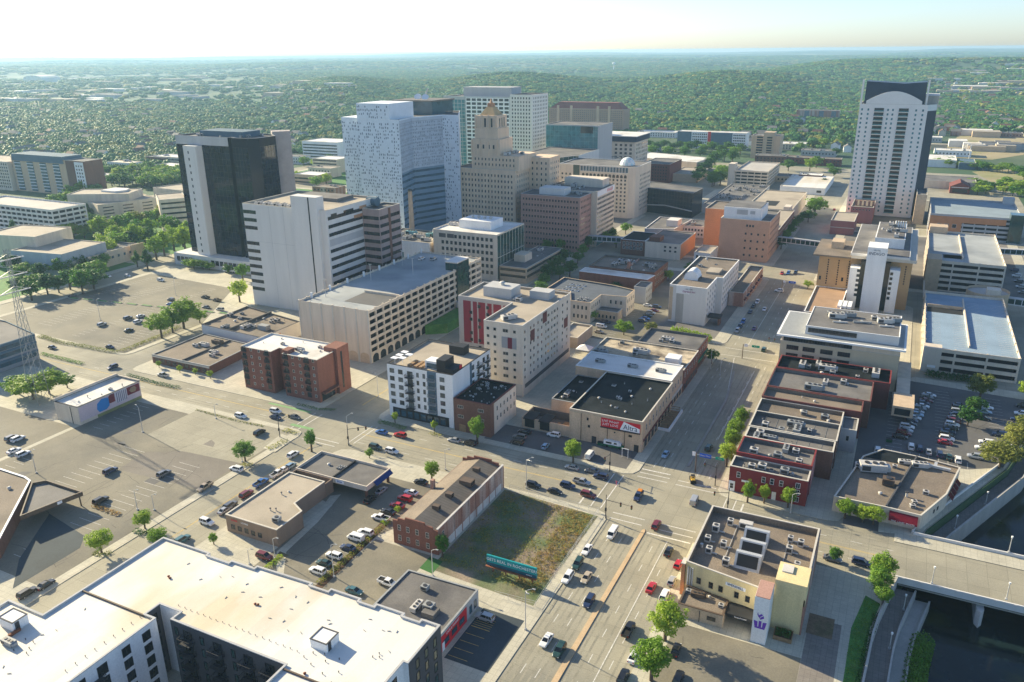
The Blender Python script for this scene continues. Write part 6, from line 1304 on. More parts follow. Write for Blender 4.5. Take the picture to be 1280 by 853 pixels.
t = garage('parking_garage', 'large grey-blue-roofed garage with red brick band below the barn', 18, 73.5, 624, 694, 16.4, 5, m_grey2, mk('slate_deck', (.26, .32, .36), scale=.08, var=.12), bays=(8, 10))
slab_on(t, 'brick_band', 'S', 624, 18, 64, 11, 15, m_orange, .2); slab_on(t, 'brick_wall', 'S', 624, 18, 38, 1, 11, m_orange, .15); facade(t, 'S', 623.8, 22, 36, 6, 11, 3, 1, 2.6, 2.6, m_white, g_dark); c = MB(); c.box(66, 74, 622, 632, 0, 19); t.part('stair_tower', c, g_green); c = MB(); c.box(66, 73, 686, 694, 15, 20); t.part('stair_head', c, m_grey2)
# --- barn and sheds at right
t = bld('red_barn', 'dark red gabled hall with white cross beams near the right edge', 'hall', rect(36, 52, 827, 850), 6, m_maroon, m_rgrey, par=.2); c = MB(); c.add([(35.4, 826.6, 6), (52.6, 826.6, 6), (44, 826.6, 10.2), (35.4, 851, 6), (52.6, 851, 6), (44, 851, 10.2)], [(0, 1, 2), (5, 4, 3), (0, 2, 5, 3), (2, 1, 4, 5)]); t.part('gable_roof', c, m_maroon); slab_on(t, 'porch', 'S', 827, 38, 50, 1, 4.4, g_dark, .2); slab_on(t, 'white_beam', 'S', 826.6, 37, 51, 5.4, 5.9, m_white, .1)
t = bld('long_shed', 'long grey-roofed shed behind the dark red hall', 'shed', rect(14, 58, 852, 890), 7, m_cream, m_rgrey, par=.2)
t = bld('long_shed', 'pale metal sheds among trees beyond the dark red hall', 'shed', rect(4, 46, 1010, 1060), 8, m_white, m_rwhite2, par=.2)
t = bld('long_shed', 'dark low shed beside a bare yard beyond the dark red hall', 'shed', rect(48, 64, 1000, 1040), 7, m_bluegrey, m_bluegrey, par=.2)
_mx, _my = G(1210, 205)
t = T('mast', 'slim white mast among trees near right edge', 'mast', (_mx, _my, 0)); c = MB(); c.tube((_mx, _my, 0), (_mx, _my, 21), .5, .3); t.part('pole', c, m_white)
# --- skyways
def skyway(lb, p, q, z, w=3.4, h=3.4):
    t = T('skyway', lb, 'skyway', ((p[0] + q[0]) / 2, (p[1] + q[1]) / 2, 0)); L_ = math.hypot(q[0] - p[0], q[1] - p[1]); n = max(5, int(L_ / 3)); rz = math.atan2(q[1] - p[1], q[0] - p[0]); cs, sn = math.cos(rz), math.sin(rz)
    for nm, bx_, m in (('floor', (0, L_, -w / 2, w / 2, z, z + .5), m_white2), ('roof', (0, L_, -w / 2, w / 2, z + h - .4, z + h), m_grey2), ('glazing', (0.1, L_ - .1, -w / 2 + .1, w / 2 - .1, z + .5, z + h - .4), g_green)):
        b = MB(); b.box(*bx_); b.v = [(p[0] + x * cs - y * sn, p[1] + x * sn + y * cs, zz) for x, y, zz in b.v]; t.part(nm, b, m)
    for i in range(n + 1):
        b = MB(); a = min(max(L_ * i / n, .2), L_ - .2); b.box(a - .15, a + .15, -w / 2 - .02, w / 2 + .02, z + .48, z + h - .38); b.v = [(p[0] + x * cs - y * sn, p[1] + x * sn + y * cs, zz) for x, y, zz in b.v]; t.part('mullion', b, m_white)
skyway('glazed skyway crossing the avenue north of the salmon block', (-70.6, 541), (-35, 534), 5.6)
skyway('glazed skyway between pink offices and dark brick building', (-186, 495), (-161, 499), 5.4)
skyway('glazed skyway at right edge beside the white-decked garage', (53.2, 560), (90, 565), 5.6)
skyway('glazed skyway at right edge beside the round ramp', (50, 446), (86, 440), 5.6)

# =================================================================== BUILDINGS at the far left
def rbox(p, q, depth):
    d = Vector((q[0] - p[0], q[1] - p[1])).normalized(); n = Vector((-d.y, d.x)) * depth
    return [p, q, (q[0] + n.x, q[1] + n.y), (p[0] + n.x, p[1] + n.y)]
def wins_pq(t, p, q, z0, z1, nc, nr, w, h, gm=None, fm=None, stuff=True):
    d = Vector((q[0] - p[0], q[1] - p[1])); rz = math.atan2(d.y, d.x); src = win_mb(w, h); mb = MB()
    for i in range(nc):
        for j in range(nr):
            f = (i + .5) / nc; rot_into(mb, src, (p[0] + d.x * f, p[1] + d.y * f, z0 + (z1 - z0) * (j + .5) / nr), rz)
    t.part('window', mb, [fm or m_dkmetal, gm or g_dark], kind='stuff')
t = bld('glass_office', 'low grey-blue glass office with banded walls at left edge', 'office', [(-420, 176), (-331, 176), (-331, 203), (-360, 209), (-420, 209)], 11.6, m_grey, m_rgrey, par=.4, cope=m_bluegrey)
for z in (2.6, 6.4, 9.6): bands(t, 'E', -331, 176.5, 202.5, [z], 1.7, g_blue, .08, 8); slab_on(t, 'spandrel', 'E', -331, 176.2, 202.8, z + 1.1, z + 2.0, m_bluegrey, .5); bands(t, 'S', 176, -419, -331.5, [z], 1.7, g_blue, .08, 16)
p, q = G(20, 319.6, 13), G(75, 306, 13)
t = bld('theatre_hall', 'blank pale blue-walled hall with flat roof above the tree-lined street', 'hall', rbox((-479.5, 291), (-441, 296.5), 34), 15, mk('pale_blue_wall', (.42, .46, .50), streak=True), m_rtan, par=.4)
t = bld('theatre_hall', 'taller tan block rising behind the pale blue-walled hall', 'hall', rbox((-512, 296), (-474, 304), 30), 21, m_cream, m_rtan, par=.4)
t = bld('low_office', 'low tan office with green windows right of the pale blue hall', 'office', rbox((-440.5, 300), (-444, 352), 20), 9.5, m_cream, m_rgrey, par=.5); wins_pq(t, (-440.5, 300), (-442, 322), 1, 8, 5, 2, 2.6, 1.4, g_green); wins_pq(t, (-442, 324), (-444, 352), 3, 8, 6, 1, 1.6, 1.6, g_blue); slab_on(t, 'tan_end', 'E', -440.4, 343, 353, .2, 10.6, m_sand, .6)
t = garage('parking_garage', 'white lattice parking garage with stepped floors at the left edge', -640, -546, 366.5, 394, 21.5, 6, m_white2, m_rdeckwarm, bays=(16, 5))
t = bld('plant_building', 'windowless cream block behind the white lattice garage', 'building', rbox((-600, 418), (-556, 440), 26), 21, m_cream, m_rtan, par=.4)
t = bld('curved_office', 'cream office with faceted front and rooftop drum, left of black glass tower', 'office', [(-563, 416), (-548, 459), (-603, 478), (-610, 458), (-585, 425)], 15.5, m_cream, m_rtan, par=.5); wins_pq(t, (-563, 416), (-548, 459), 4, 14, 3, 4, 8, .8); c = MB(); c.prism([(-588, 440), (-572, 440), (-568, 448), (-574, 456), (-588, 454)], 15, 22); t.part('roof_drum', c, m_white2)
t = bld('tan_office', 'tan ribbon-windowed office just left of the black glass tower', 'office', rbox((-496.7, 417.7), (-485, 433.1), 30), 23.6, m_cream, m_rtan, par=.5)
for z in (5, 9, 13, 17, 20.6): curtain_pq(t, (-495.9, 418.8), (-485.6, 432.3), z - .6, z + .6, 4, 1, g_dark, m_dkmetal)
t = bld('long_office', 'long cream office with flat roofs behind the faceted office', 'office', [(-575, 480), (-500, 474), (-490, 520), (-560, 540)], 19, m_cream, m_rtan, par=.5); c = MB(); c.box(-545, -522, 490, 508, 18.5, 25); t.part('roof_block', c, m_white2)
t = bld('apartment_block', 'tan and blue apartment block with striped balconies near left edge', 'apartment building', rect(-790, -711, 500, 522), 33, m_tanbrick, m_bluegrey, par=.4); c = MB(); c.box(-787, -713, 499, 520, 29.5, 36); t.part('blue_attic', c, m_bluegrey)
for i in range(4): x = -786 + i * 19; slab_on(t, 'balcony_strip', 'S', 500, x, x + 9, 1, 29, g_blue, .2)
for i in range(4):
    for z in range(3, 29, 3): slab_on(t, 'balcony', 'S', 499.8, -786 + i * 19, -777 + i * 19, z, z + .7, m_white, .5)
t = bld('apartment_block', 'brown and white end block right of the striped balcony apartments', 'apartment building', rect(-710.6, -685, 500, 520), 33, m_brown, m_rgrey, par=.4); slab_on(t, 'white_bay', 'S', 500, -698, -686, 2, 32, m_white, .3); facade(t, 'S', 499.6, -697, -687, 4, 30, 3, 8, 1.4, 1.6, m_dkmetal, g_dark)
t = bld('apartment_block', 'cream gridded apartment block cut by left edge', 'apartment building', rect(-880, -791, 496, 530), 28, m_cream, m_rtan, par=.4); facade(t, 'S', 496, -878, -792, 2, 27, 26, 8, 1.6, 1.8, m_dkmetal, g_dark, stuff=True)
for i, (x, y, w, d, h, lb) in enumerate(((-692, 812, 55, 40, 21, 'white banded office among trees behind black glass tower'), (-598, 716, 34, 26, 15, 'small grey stone office below white banded office'), (-560, 640, 30, 22, 10, 'low tan building with pale roof behind the black glass tower'), (-640, 640, 60, 24, 8, 'low grey shop row among trees behind black glass tower'), (-760, 640, 40, 22, 9, 'white-roofed house block among trees left of black tower'), (-830, 700, 60, 24, 9, 'pale flat-roofed block among trees above striped apartments'))):
    t = bld('office_building', lb, 'office', rect(x, x + w, y, y + d), h, (m_white, m_cream, m_sand, m_grey2, m_red, m_cream)[i], m_rwhite2, par=.4); bands(t, 'S', y, x + 1, x + w - 1, [2.5 + 3.6 * k for k in range(int(h / 3.7))], 1.6, g_dark, .06, 10)
# --- assorted low buildings north of downtown
_q = random.Random(21)
for i, (px, py, w, d, h, wm, rm, lb) in enumerate(((962, 205, 34, 22, 9, m_brown, m_rgrey, 'brown low block right of the far brown apartment tower'), (985, 188, 40, 30, 8, m_cream, m_rwhite, 'white-roofed low store north of the far garage'), (1000, 205, 36, 20, 7, m_red, m_rgravel, 'red low shop north of the white shed'), (1022, 196, 40, 24, 7, m_grey2, m_rgrey, 'grey low shop near the far avenue'), (1035, 208, 26, 16, 8, m_maroon, m_rgravel, 'maroon low shop by the far avenue'), (948, 225, 26, 24, 8, m_brick_old, m_rgravel, 'brick house-sized block behind the far garage'), (975, 228, 24, 20, 6, m_sand, m_rgrey, 'tan low block behind the white shed'), (1012, 228, 22, 16, 7, m_brown, m_rwhite2, 'brown low shop at the bend of the far avenue'), (820, 172, 60, 30, 8, m_white2, m_rwhite, 'long pale depot left of colourful apartments'), (760, 182, 50, 26, 8, m_cream, m_rwhite2, 'cream depot behind the banded building'), (800, 190, 44, 22, 7, m_grey2, m_rwhite, 'grey depot beside the park belt'),
      (1190, 196, 40, 26, 7, m_white, m_rwhite, 'white metal shed by the slim mast'), (1155, 178, 44, 22, 7, m_grey2, m_rwhite2, 'grey metal shed right of the white tower'), (1265, 172, 26, 18, 6, m_brick_old, m_rgrey, 'small brick shed in open field at the right edge'), (395, 190, 40, 20, 12, m_sand, m_rtan, 'tan office behind the black glass tower crown'), (362, 205, 36, 18, 9, m_white2, m_rgrey, 'pale low block beside the black glass tower'), (400, 222, 30, 18, 10, m_cream, m_rtan, 'cream low block between black tower and speckled tower'), (405, 245, 26, 16, 8, m_brick_old, m_rgravel, 'brick low block left of the speckled tower'), (388, 262, 30, 14, 6, m_grey2, m_rgrey, 'grey low block behind the white concrete tower'), (150, 212, 40, 16, 8, m_white, m_rwhite, 'white low house block among trees right of the striped apartments'), (196, 205, 36, 16, 8, m_brown, m_rgrey, 'brown low block among trees left of the black tower'), (130, 228, 30, 14, 7, m_cream, m_rwhite2, 'cream low block among trees behind the faceted office'))):
    x, y = G(px, py); t = bld('low_building', lb, 'building', rect(x - w / 2, x + w / 2, y, y + d), h, wm, rm, par=.4); facade(t, 'S', y, x - w / 2 + 1, x + w / 2 - 1, 1.2, h - 1.2, int(w / 4), max(1, int(h / 4)), 1.5, 1.6, m_dkmetal, g_dark, stuff=True); clutter(t, x - w / 2 + 3, x + w / 2 - 3, y + 3, y + d - 3, h - .4, 3, i)

# =================================================================== VEHICLES
def paint(name, c, metal=.0):
    k = 'paint_' + name
    if k in MATS: return MATS[k]
    m = bpy.data.materials.new(k); m.use_nodes = True; b = m.node_tree.nodes['Principled BSDF']
    b.inputs['Base Color'].default_value = (*c, 1); b.inputs['Roughness'].default_value = .32; b.inputs['Metallic'].default_value = metal
    b.inputs['Coat Weight'].default_value = .5; b.inputs['Coat Roughness'].default_value = .08
    MATS[k] = m; return m
PAINT = {'white': (.78, .78, .77), 'silver': (.42, .43, .44), 'grey': (.17, .175, .18), 'black': (.012, .012, .014), 'dark blue': (.02, .035, .09), 'blue': (.03, .13, .38), 'light blue': (.28, .42, .55),
         'red': (.42, .015, .02), 'maroon': (.15, .015, .02), 'dark green': (.02, .06, .05), 'beige': (.45, .38, .28), 'tan': (.36, .28, .18), 'teal': (.05, .14, .16), 'yellow': (.60, .38, .05), 'brown': (.12, .08, .05), 'purple': (.12, .05, .14)}
m_tyre = mk('tyre', (.015, .015, .015), rough=.9); m_rim = mk('wheel_rim', (.4, .4, .4), metal=.6, rough=.4)
m_head = mk('headlamp_glass', (.75, .75, .72), rough=.2); m_tail = mk('tail_lamp', (.35, .01, .01), rough=.25)
def loft(mb, st, mi=0):
    """st: (x, half width low, half width mid, half width top, z low, z mid, z top)"""
    n = 8; k0 = []
    for x, a, b, c, z0, z1, z2 in st:
        k0.append([(x, -a, z0), (x, -b, z1), (x, -c * .98, z2 - .05), (x, -c * .86, z2), (x, c * .86, z2), (x, c * .98, z2 - .05), (x, b, z1), (x, a, z0)])
    vs = [p for r in k0 for p in r]; fs = []
    for i in range(len(st) - 1):
        for j in range(n):
            fs.append((i * n + j, (i + 1) * n + j, (i + 1) * n + (j + 1) % n, i * n + (j + 1) % n))
    fs.append(tuple(range(n))); fs.append(tuple(range(len(st) * n - 1, (len(st) - 1) * n - 1, -1)))
    mb.add(vs, fs, mi)
def frustum(mb, b, t, z0, z1, mi):
    (x0, x1, w), (X0, X1, W) = b, t
    v = [(x0, -w, z0), (x1, -w * .96, z0), (x1, w * .96, z0), (x0, w, z0), (X0, -W, z1), (X1, -W * .96, z1), (X1, W * .96, z1), (X0, W, z1)]
    mb.add(v, [(0, 1, 5, 4), (1, 2, 6, 5), (2, 3, 7, 6), (3, 0, 4, 7), (4, 5, 6, 7)], mi); return v
CARSPEC = {
 'sedan': dict(st=[(-2.36, .66, .72, .66, .34, .6, .78), (-2.25, .8, .88, .8, .26, .62, .97), (-1.3, .84, .92, .86, .22, .6, .98), (.9, .84, .92, .86, .22, .6, .96), (1.9, .82, .88, .8, .24, .58, .82), (2.3, .62, .68, .6, .34, .52, .66)], cab=((-1.75, 1.05, .80), (-1.05, .25, .62)), z=(.95, 1.44), wb=(-1.4, 1.42), r=.33),
 'hatchback': dict(st=[(-2.0, .68, .74, .68, .36, .65, .9), (-1.92, .8, .87, .8, .26, .64, 1.0), (-1.0, .82, .89, .84, .22, .6, 1.0), (.8, .82, .89, .84, .22, .6, .98), (1.65, .8, .86, .78, .24, .58, .85), (2.0, .62, .68, .6, .34, .52, .68)], cab=((-1.9, 1.05, .80), (-1.55, .25, .63)), z=(.98, 1.5), wb=(-1.25, 1.25), r=.32),
 'suv': dict(st=[(-2.38, .72, .78, .74, .4, .72, 1.0), (-2.3, .84, .93, .86, .32, .72, 1.1), (-1.2, .88, .96, .9, .28, .7, 1.12), (.9, .88, .96, .9, .28, .7, 1.1), (1.95, .86, .93, .86, .3, .68, 1.0), (2.36, .7, .76, .7, .4, .62, .84)], cab=((-2.28, 1.1, .86), (-2.0, .4, .70)), z=(1.09, 1.74), wb=(-1.4, 1.45), r=.37),
 'pickup': dict(st=[(-2.8, .8, .9, .86, .5, .8, 1.05), (-2.7, .86, .96, .9, .4, .75, 1.08), (-1, .88, .97, .92, .38, .75, 1.08), (1, .88, .97, .92, .36, .75, 1.1), (2.3, .86, .95, .88, .38, .72, 1.06), (2.75, .74, .8, .74, .45, .68, .9)], cab=((-.75, 1.4, .86), (-.55, .75, .70)), z=(1.08, 1.8), wb=(-1.7, 1.75), r=.40),
 'van': dict(st=[(-2.6, .84, .9, .82, .4, .9, 1.9), (-2.5, .9, .98, .88, .32, .9, 2.05), (0.6, .9, .98, .88, .3, .9, 2.05), (1.3, .9, .98, .88, .3, .85, 1.95), (1.95, .88, .94, .84, .32, .8, 1.25), (2.55, .72, .78, .72, .4, .65, .85)], cab=None, z=(0, 0), wb=(-1.6, 1.6), r=.36)}
CM = {}
def car_meshes(kind, col):
    key = (kind, col)
    if key in CM: return CM[key]
    s = CARSPEC[kind]; p = paint(col, PAINT[col], .3 if col in ('silver', 'grey', 'light blue') else 0)
    out = {}
    def shared(nm, fn, mats):
        k = (kind, nm)
        if k not in CM: CM[k] = fn().mesh(nm, mats, smooth=nm in ('x',))
        return CM[k]
    b = MB(); loft(b, s['st'])
    parts = []
    if s['cab']:
        g = MB(); v = frustum(g, s['cab'][0], s['cab'][1], *s['z'], 0)
        (x0, x1, w), (X0, X1, W) = s['cab']; z0, z1 = s['z']
        r = MB(); r.add([(X0 - .06, -W - .03, z1 - .02), (X1 + .06, -W, z1 - .02), (X1 + .06, W, z1 - .02), (X0 - .06, W + .03, z1 - .02), (X0, -W + .06, z1 + .05), (X1, -W + .08, z1 + .05), (X1, W - .08, z1 + .05), (X0, W - .06, z1 + .05)],
                        [(0, 1, 5, 4), (1, 2, 6, 5), (2, 3, 7, 6), (3, 0, 4, 7), (4, 5, 6, 7)])
        for i in range(4): r.bar(v[i], v[i + 4], .11, .09)
        xm = (x0 + x1) / 2 - .1; Xm = (X0 + X1) / 2
        if kind != 'pickup':
            for sg in (-1, 1): r.bar((xm, sg * (w + .005), z0), (Xm, sg * (W + .005), z1), .1, .05)
        if kind == 'suv':
            for sg in (-1, 1): r.bar((-1.5, sg * (w + .005), z0), (-1.35, sg * (W + .005), z1), .12, .05)
        parts += [('cabin_glass', g.mesh('cabin_glass', [g_car])), ('roof', r.mesh('roof', [p]))]
        if kind == 'pickup':
            q = MB(); q.box(-2.7, -.85, -.78, .78, 1.06, 1.1); parts.append(('bed_liner', q.mesh('bed_liner', [m_tyre])))
            for sg in (-1, 1): b.box(-2.75, -.8, sg * .86 - .08, sg * .86 + .08, 1.05, 1.28)
            b.box(-2.8, -2.68, -.9, .9, 1.05, 1.27)
    else:
        g = MB(); g.add([(1.34, -.80, 1.86), (1.98, -.78, 1.22), (1.98, .78, 1.22), (1.34, .80, 1.86)], [(0, 1, 2, 3)]); g.v = [(x + .03, y, z + .03) for x, y, z in g.v]
        for sg in (-1, 1): g.box(.2, 1.15, sg * .93 - .02, sg * .93 + .02, 1.2, 1.8); 
        for sg in (-1, 1): g.box(-2.2, -.1, sg * .935 - .012, sg * .935 + .012, 1.35, 1.8)
        parts.append(('cabin_glass', g.mesh('cabin_glass', [g_car])))
    out['body'] = b.mesh('body', [p]); out['parts'] = parts
    hl, tl = MB(), MB(); st = s['st']
    zf = st[-1][5] + .12; zr = st[0][5] + .14
    h = MB(); h.box(-.08, .05, -.18, .18, -.07, .07); 
    out['head'] = shared('headlight', lambda: h, [m_head]); t_ = MB(); t_.box(-.05, .08, -.12, .12, -.12, .12); out['tail'] = shared('tail_light', lambda: t_, [m_tail])
    w_ = MB(); w_.tube((0, -.11, 0), (0, .11, 0), s['r'], n=12, mi=0); w_.tube((0, -.125, 0), (0, .125, 0), s['r'] * .6, n=8, mi=1); out['wheel'] = shared('wheel', lambda: w_, [m_tyre, m_rim])
    out['lamps'] = (st[-1][0] - .04, st[-1][2] * .78, zf, st[0][0] - .0, st[0][2] * .86, zr)
    # one-piece version for far cars
    j = MB(); mats = [p, g_car, m_tyre, m_head, m_tail]
    def addm(me, mi):
        k = len(j.v); j.v += [tuple(v.co) for v in me.vertices]
        for f in me.polygons: j.f.append([i + k for i in f.vertices]); j.m.append(mi)
    addm(out['body'], 0)
    for nm, me in parts: addm(me, {'cabin_glass': 1, 'roof': 0, 'bed_liner': 2}[nm])
    for x in s['wb']:
        for sg in (-1, 1): j.tube((x, sg * .74, s['r']), (x, sg * .92, s['r']), s['r'], n=8, mi=2)
    out['whole'] = j.mesh('car', mats); CM[key] = out
    return out
HEAD = {'E': 0, 'N': math.pi / 2, 'W': math.pi, 'S': -math.pi / 2}
KN = {'sedan': 'sedan', 'hatchback': 'hatchback', 'suv': 'suv', 'pickup': 'pickup_truck', 'van': 'van'}
KW = {'sedan': 'sedan', 'hatchback': 'hatchback', 'suv': 'SUV', 'pickup': 'pickup truck', 'van': 'van'}
NCAR = 0
def car(x, y, kind, col, head, place, z=.04, group=None, whole=False):
    global NCAR; NCAR += 1
    m = car_meshes(kind, col); s = CARSPEC[kind]
    rz = (HEAD[head] if isinstance(head, str) else head) + RND.uniform(-.03, .03)
    lb = f'{col} {KW[kind]} {place}'
    if whole or math.hypot(x, y) > 420:
        o = link(KN[kind], m['whole'], loc=(x, y, z), rz=rz); tag(o, lb, 'car', group); return o
    t = T(KN[kind], lb, 'car', (x, y, z), group, rz)
    link('body', m['body'], t.o)
    for nm, me in m['parts']: link(nm, me, t.o)
    for xx in s['wb']:
        for sg in (-1, 1): link('wheel', m['wheel'], t.o, (xx, sg * (s['st'][2][2] - .1), s['r']))
    xf, yf, zf, xr, yr, zr = m['lamps']
    for sg in (-1, 1): link('headlight', m['head'], t.o, (xf, sg * yf, zf)); link('tail_light', m['tail'], t.o, (xr, sg * yr, zr))
    return t.o
def carp(px, py, *a, z=.04, **k):
    x, y = G(px, py, .7); return car(x, y, *a, z=z, **k)
gb = 'cars on the broad avenue'
for a in [(765.5, 667, 'van', 'white', 'S', 'first in the southbound lanes below the crossing'), (733.7, 687, 'sedan', 'white', 'S', 'southbound by the fence of the vacant lot'), (722, 705, 'suv', 'dark green', 'S', 'between two white cars beside the vacant lot'),
          (709.5, 722, 'suv', 'white', 'S', 'at the kerb beside a beige sedan, level with the billboard'), (733, 722, 'sedan', 'beige', 'S', 'in the southbound lane next to the median'), (736.2, 752, 'suv', 'dark blue', 'S', 'alone close to the tan median strip'),
          (683, 800, 'sedan', 'white', 'S', 'side by side with a dark green SUV near the bottom'), (699.2, 813, 'suv', 'dark green', 'S', 'beside a white sedan near the bottom of the avenue'), (820.5, 656, 'suv', 'maroon', 'N', 'northbound about to enter the crossing'),
          (835.7, 689, 'sedan', 'black', 'N', 'northbound left of the yellow building'), (814.2, 734, 'sedan', 'red', 'N', 'bright in the northbound middle lane'), (785.7, 787, 'pickup', 'black', 'N', 'northbound left of the two big street trees'),
          (848, 705, 'hatchback', 'red', 'N', 'half hidden behind the brick pier'), (840, 726, 'hatchback', 'silver', 'N', 'parked at the kerb before the brick pier'), (831, 744, 'suv', 'white', 'N', 'parked behind the silver hatchback by the kerb'),
          (792.5, 820, 'sedan', 'white', 'N', 'partly covered by the lower street tree'), (779, 846, 'suv', 'black', 'N', 'cut by the bottom edge on the avenue'), (845, 812, 'sedan', 'black', 'N', 'parked in shade between the two big street trees'), (848, 848, 'suv', 'black', 'N', 'under the lower street tree at bottom edge'),
          (868, 626, 'van', 'silver', 'N', 'in the crossing below the yellow roller'), (831.7, 568, 'sedan', 'light blue', 'S', 'southbound beside the tan corner building'), (886, 559.5, 'suv', 'dark green', 'N', 'northbound beside the avenue trees')]: carp(*a, group=gb)
gb = 'cars on the cross street'
for a in [(666.9, 606.4, 'suv', 'black', 'E', 'eastbound under the double-arm street lamp'), (694, 614, 'sedan', 'black', 'E', 'second eastbound at the kerb of the vacant lot'), (709.7, 607, 'suv', 'dark blue', 'E', 'eastbound in the inner lane of the cross street'), (727.5, 602.5, 'pickup', 'silver', 'E', 'eastbound waiting at the stop line'),
          (735.6, 618.5, 'suv', 'maroon', 'E', 'eastbound at the head of the kerb lane'), (715, 584, 'sedan', 'silver', 'W', 'westbound under the bright tree'), (740, 588.5, 'sedan', 'grey', 'W', 'westbound at the kerb by the paved corner'), (750.6, 595.5, 'suv', 'dark blue', 'W', 'westbound in the inner lane by the paved corner'),
          (476.7, 540, 'sedan', 'blue', 'W', 'westbound in front of the white apartments'), (500, 544, 'suv', 'red', 'W', 'westbound in front of the white apartments'), (469.5, 559, 'suv', 'dark green', 'E', 'eastbound beside the small square shrub bed'), (490, 564, 'suv', 'white', 'E', 'eastbound behind the dark green SUV'),
          (567.5, 550, 'sedan', 'silver', 'W', 'parked at the dark brick building'), (587.5, 554, 'suv', 'black', 'W', 'parked under the tree by the dark brick building'), (301, 520, 'suv', 'white', 'E', 'at the planted strip north of the south-west lot'), (344.7, 514, 'suv', 'white', 'E', 'eastbound north of a dark sedan at green lane'),
          (344.7, 521.5, 'sedan', 'dark blue', 'E', 'eastbound on the green bike lane'), (368.6, 521, 'sedan', 'grey', 'E', 'first at the green bike lane'), (140.5, 459, 'suv', 'dark blue', 'S', 'alone in the wide western junction'), (203.7, 469, 'pickup', 'silver', 'W', 'passing the low dark shop row'),
          (1077, 703, 'suv', 'dark blue', 'E', 'eastbound just before the bridge'), (1041, 698, 'sedan', 'grey', 'E', 'parked under the small tree beside the yellow building')]: carp(*a, group=gb)
x, y = G(798, 620, .7); car(x, y, 'pickup', 'dark blue', 'S', 'in the crossing with an orange load', group=gb); b = MB(); b.box(x - .6, x + .6, y + .6, y + 2.2, 1.15, 2.0); lo = T('cargo_box', 'orange load in the bed of the dark blue pickup', 'load', (x, y, 1.1)); lo.part('crate', b, mk('load_orange', (.6, .22, .04)))
gb = 'cars on the side avenue'
for a in [(366.5, 568, 'suv', 'white', 'N', 'northbound above the corner tree beside the bank'), (295.4, 586, 'suv', 'white', 'W', 'turning by the round tree at the south-west lot'), (347, 592, 'pickup', 'white', 'N', 'parked third from the bank canopy'), (363.7, 582, 'hatchback', 'light blue', 'N', 'parked nearest the bank canopy'), (355.5, 586.5, 'sedan', 'white', 'N', 'parked second from the bank canopy'),
          (326.4, 603.5, 'pickup', 'blue', 'N', 'parked beside the long bank roof'), (308, 617.5, 'suv', 'maroon', 'N', 'parked beside the long bank roof'), (288, 631.5, 'suv', 'grey', 'N', 'parked beside the bank near its south corner'), (281, 637.5, 'sedan', 'silver', 'N', 'parked beside the bank near its south corner'),
          (256, 609, 'pickup', 'tan', 'S', 'on the side avenue by the south-west lot'), (258.7, 652.5, 'suv', 'white', 'E', 'turning on the side avenue by the bank front'), (228, 674.5, 'suv', 'teal', 'N', 'parked at the corner of the white roof'), (34, 741, 'suv', 'black', 'N', 'nearest of two dark cars by the drive-in canopy'), (57, 730.5, 'sedan', 'black', 'N', 'farther of two dark cars by the drive-in canopy')]: carp(*a, group=gb)
gb = 'cars in the south-west lot'
for a in [(138, 589, 'suv', 'dark blue', 'N', 'alone in the middle of the south-west lot'), (205, 592.5, 'suv', 'grey', 'N', 'alone at the east side of the south-west lot'), (126, 626, 'suv', 'black', 'N', 'at the shrub bed in south end of the lot'), (15, 548, 'suv', 'grey', 'N', 'left of a white SUV at the west edge of the lot'), (22.5, 549, 'suv', 'white', 'N', 'behind the grey SUV at the west edge of the lot'), (17.5, 563.7, 'sedan', 'white', 'N', 'at the west edge of the lot, nearer row'), (28.7, 568, 'suv', 'white', 'N', 'at the west edge of the lot, end of nearer row'),
          (324.6, 541, 'suv', 'black', 'N', 'leaving the lot beside the shrub island')]: carp(*a, z=.18, group=gb)
gb = 'cars at the bank'
for i, a in enumerate([(397, 714, 'suv', 'white', 'W', 'first in the hedge row from the white roof'), (405.3, 704, 'sedan', 'dark green', 'W', 'second in the hedge row from the white roof'), (417.6, 695, 'suv', 'white', 'W', 'third in the hedge row from the white roof'), (434.8, 685, 'sedan', 'dark blue', 'W', 'fourth in the hedge row from the white roof'), (444.7, 673, 'van', 'white', 'W', 'fifth in the hedge row, a tall one'), (457, 666, 'suv', 'white', 'W', 'sixth in the hedge row, past the van'),
          (476, 648, 'pickup', 'white', 'W', 'beside a green bush at the brick warehouse'), (485, 640, 'sedan', 'black', 'W', 'between white pickup and red cars'), (496.4, 632, 'sedan', 'red', 'W', 'nearer of two red cars by the warehouse'), (506, 623.5, 'suv', 'red', 'W', 'farther of two red cars by the warehouse'), (514, 616, 'sedan', 'white', 'W', 'last beside the red SUV by the warehouse'), (476.7, 613.5, 'sedan', 'silver', 'N', 'leaving the bank canopy'), (462.8, 625, 'suv', 'black', 'N', 'behind the silver sedan under the bank canopy'), (526, 602.5, 'sedan', 'black', 'W', 'beneath the tree at the warehouse chimney'), (330.6, 696, 'suv', 'maroon', 'E', 'alone below the bank front')]): carp(*a, z=.18, group=gb)
for a in [(485, 729, 'pickup', 'white', 'E', 'alone on the bare lot behind the red-fronted shop'), (443, 739, 'sedan', 'teal', 'E', 'in the shadow of the white roof on the bare lot'), (606, 772, 'suv', 'silver', 'W', 'on the small black lot with yellow stripes')]: carp(*a, z=.18, group='cars on small lots')
gb = 'cars beside the tan corner building'
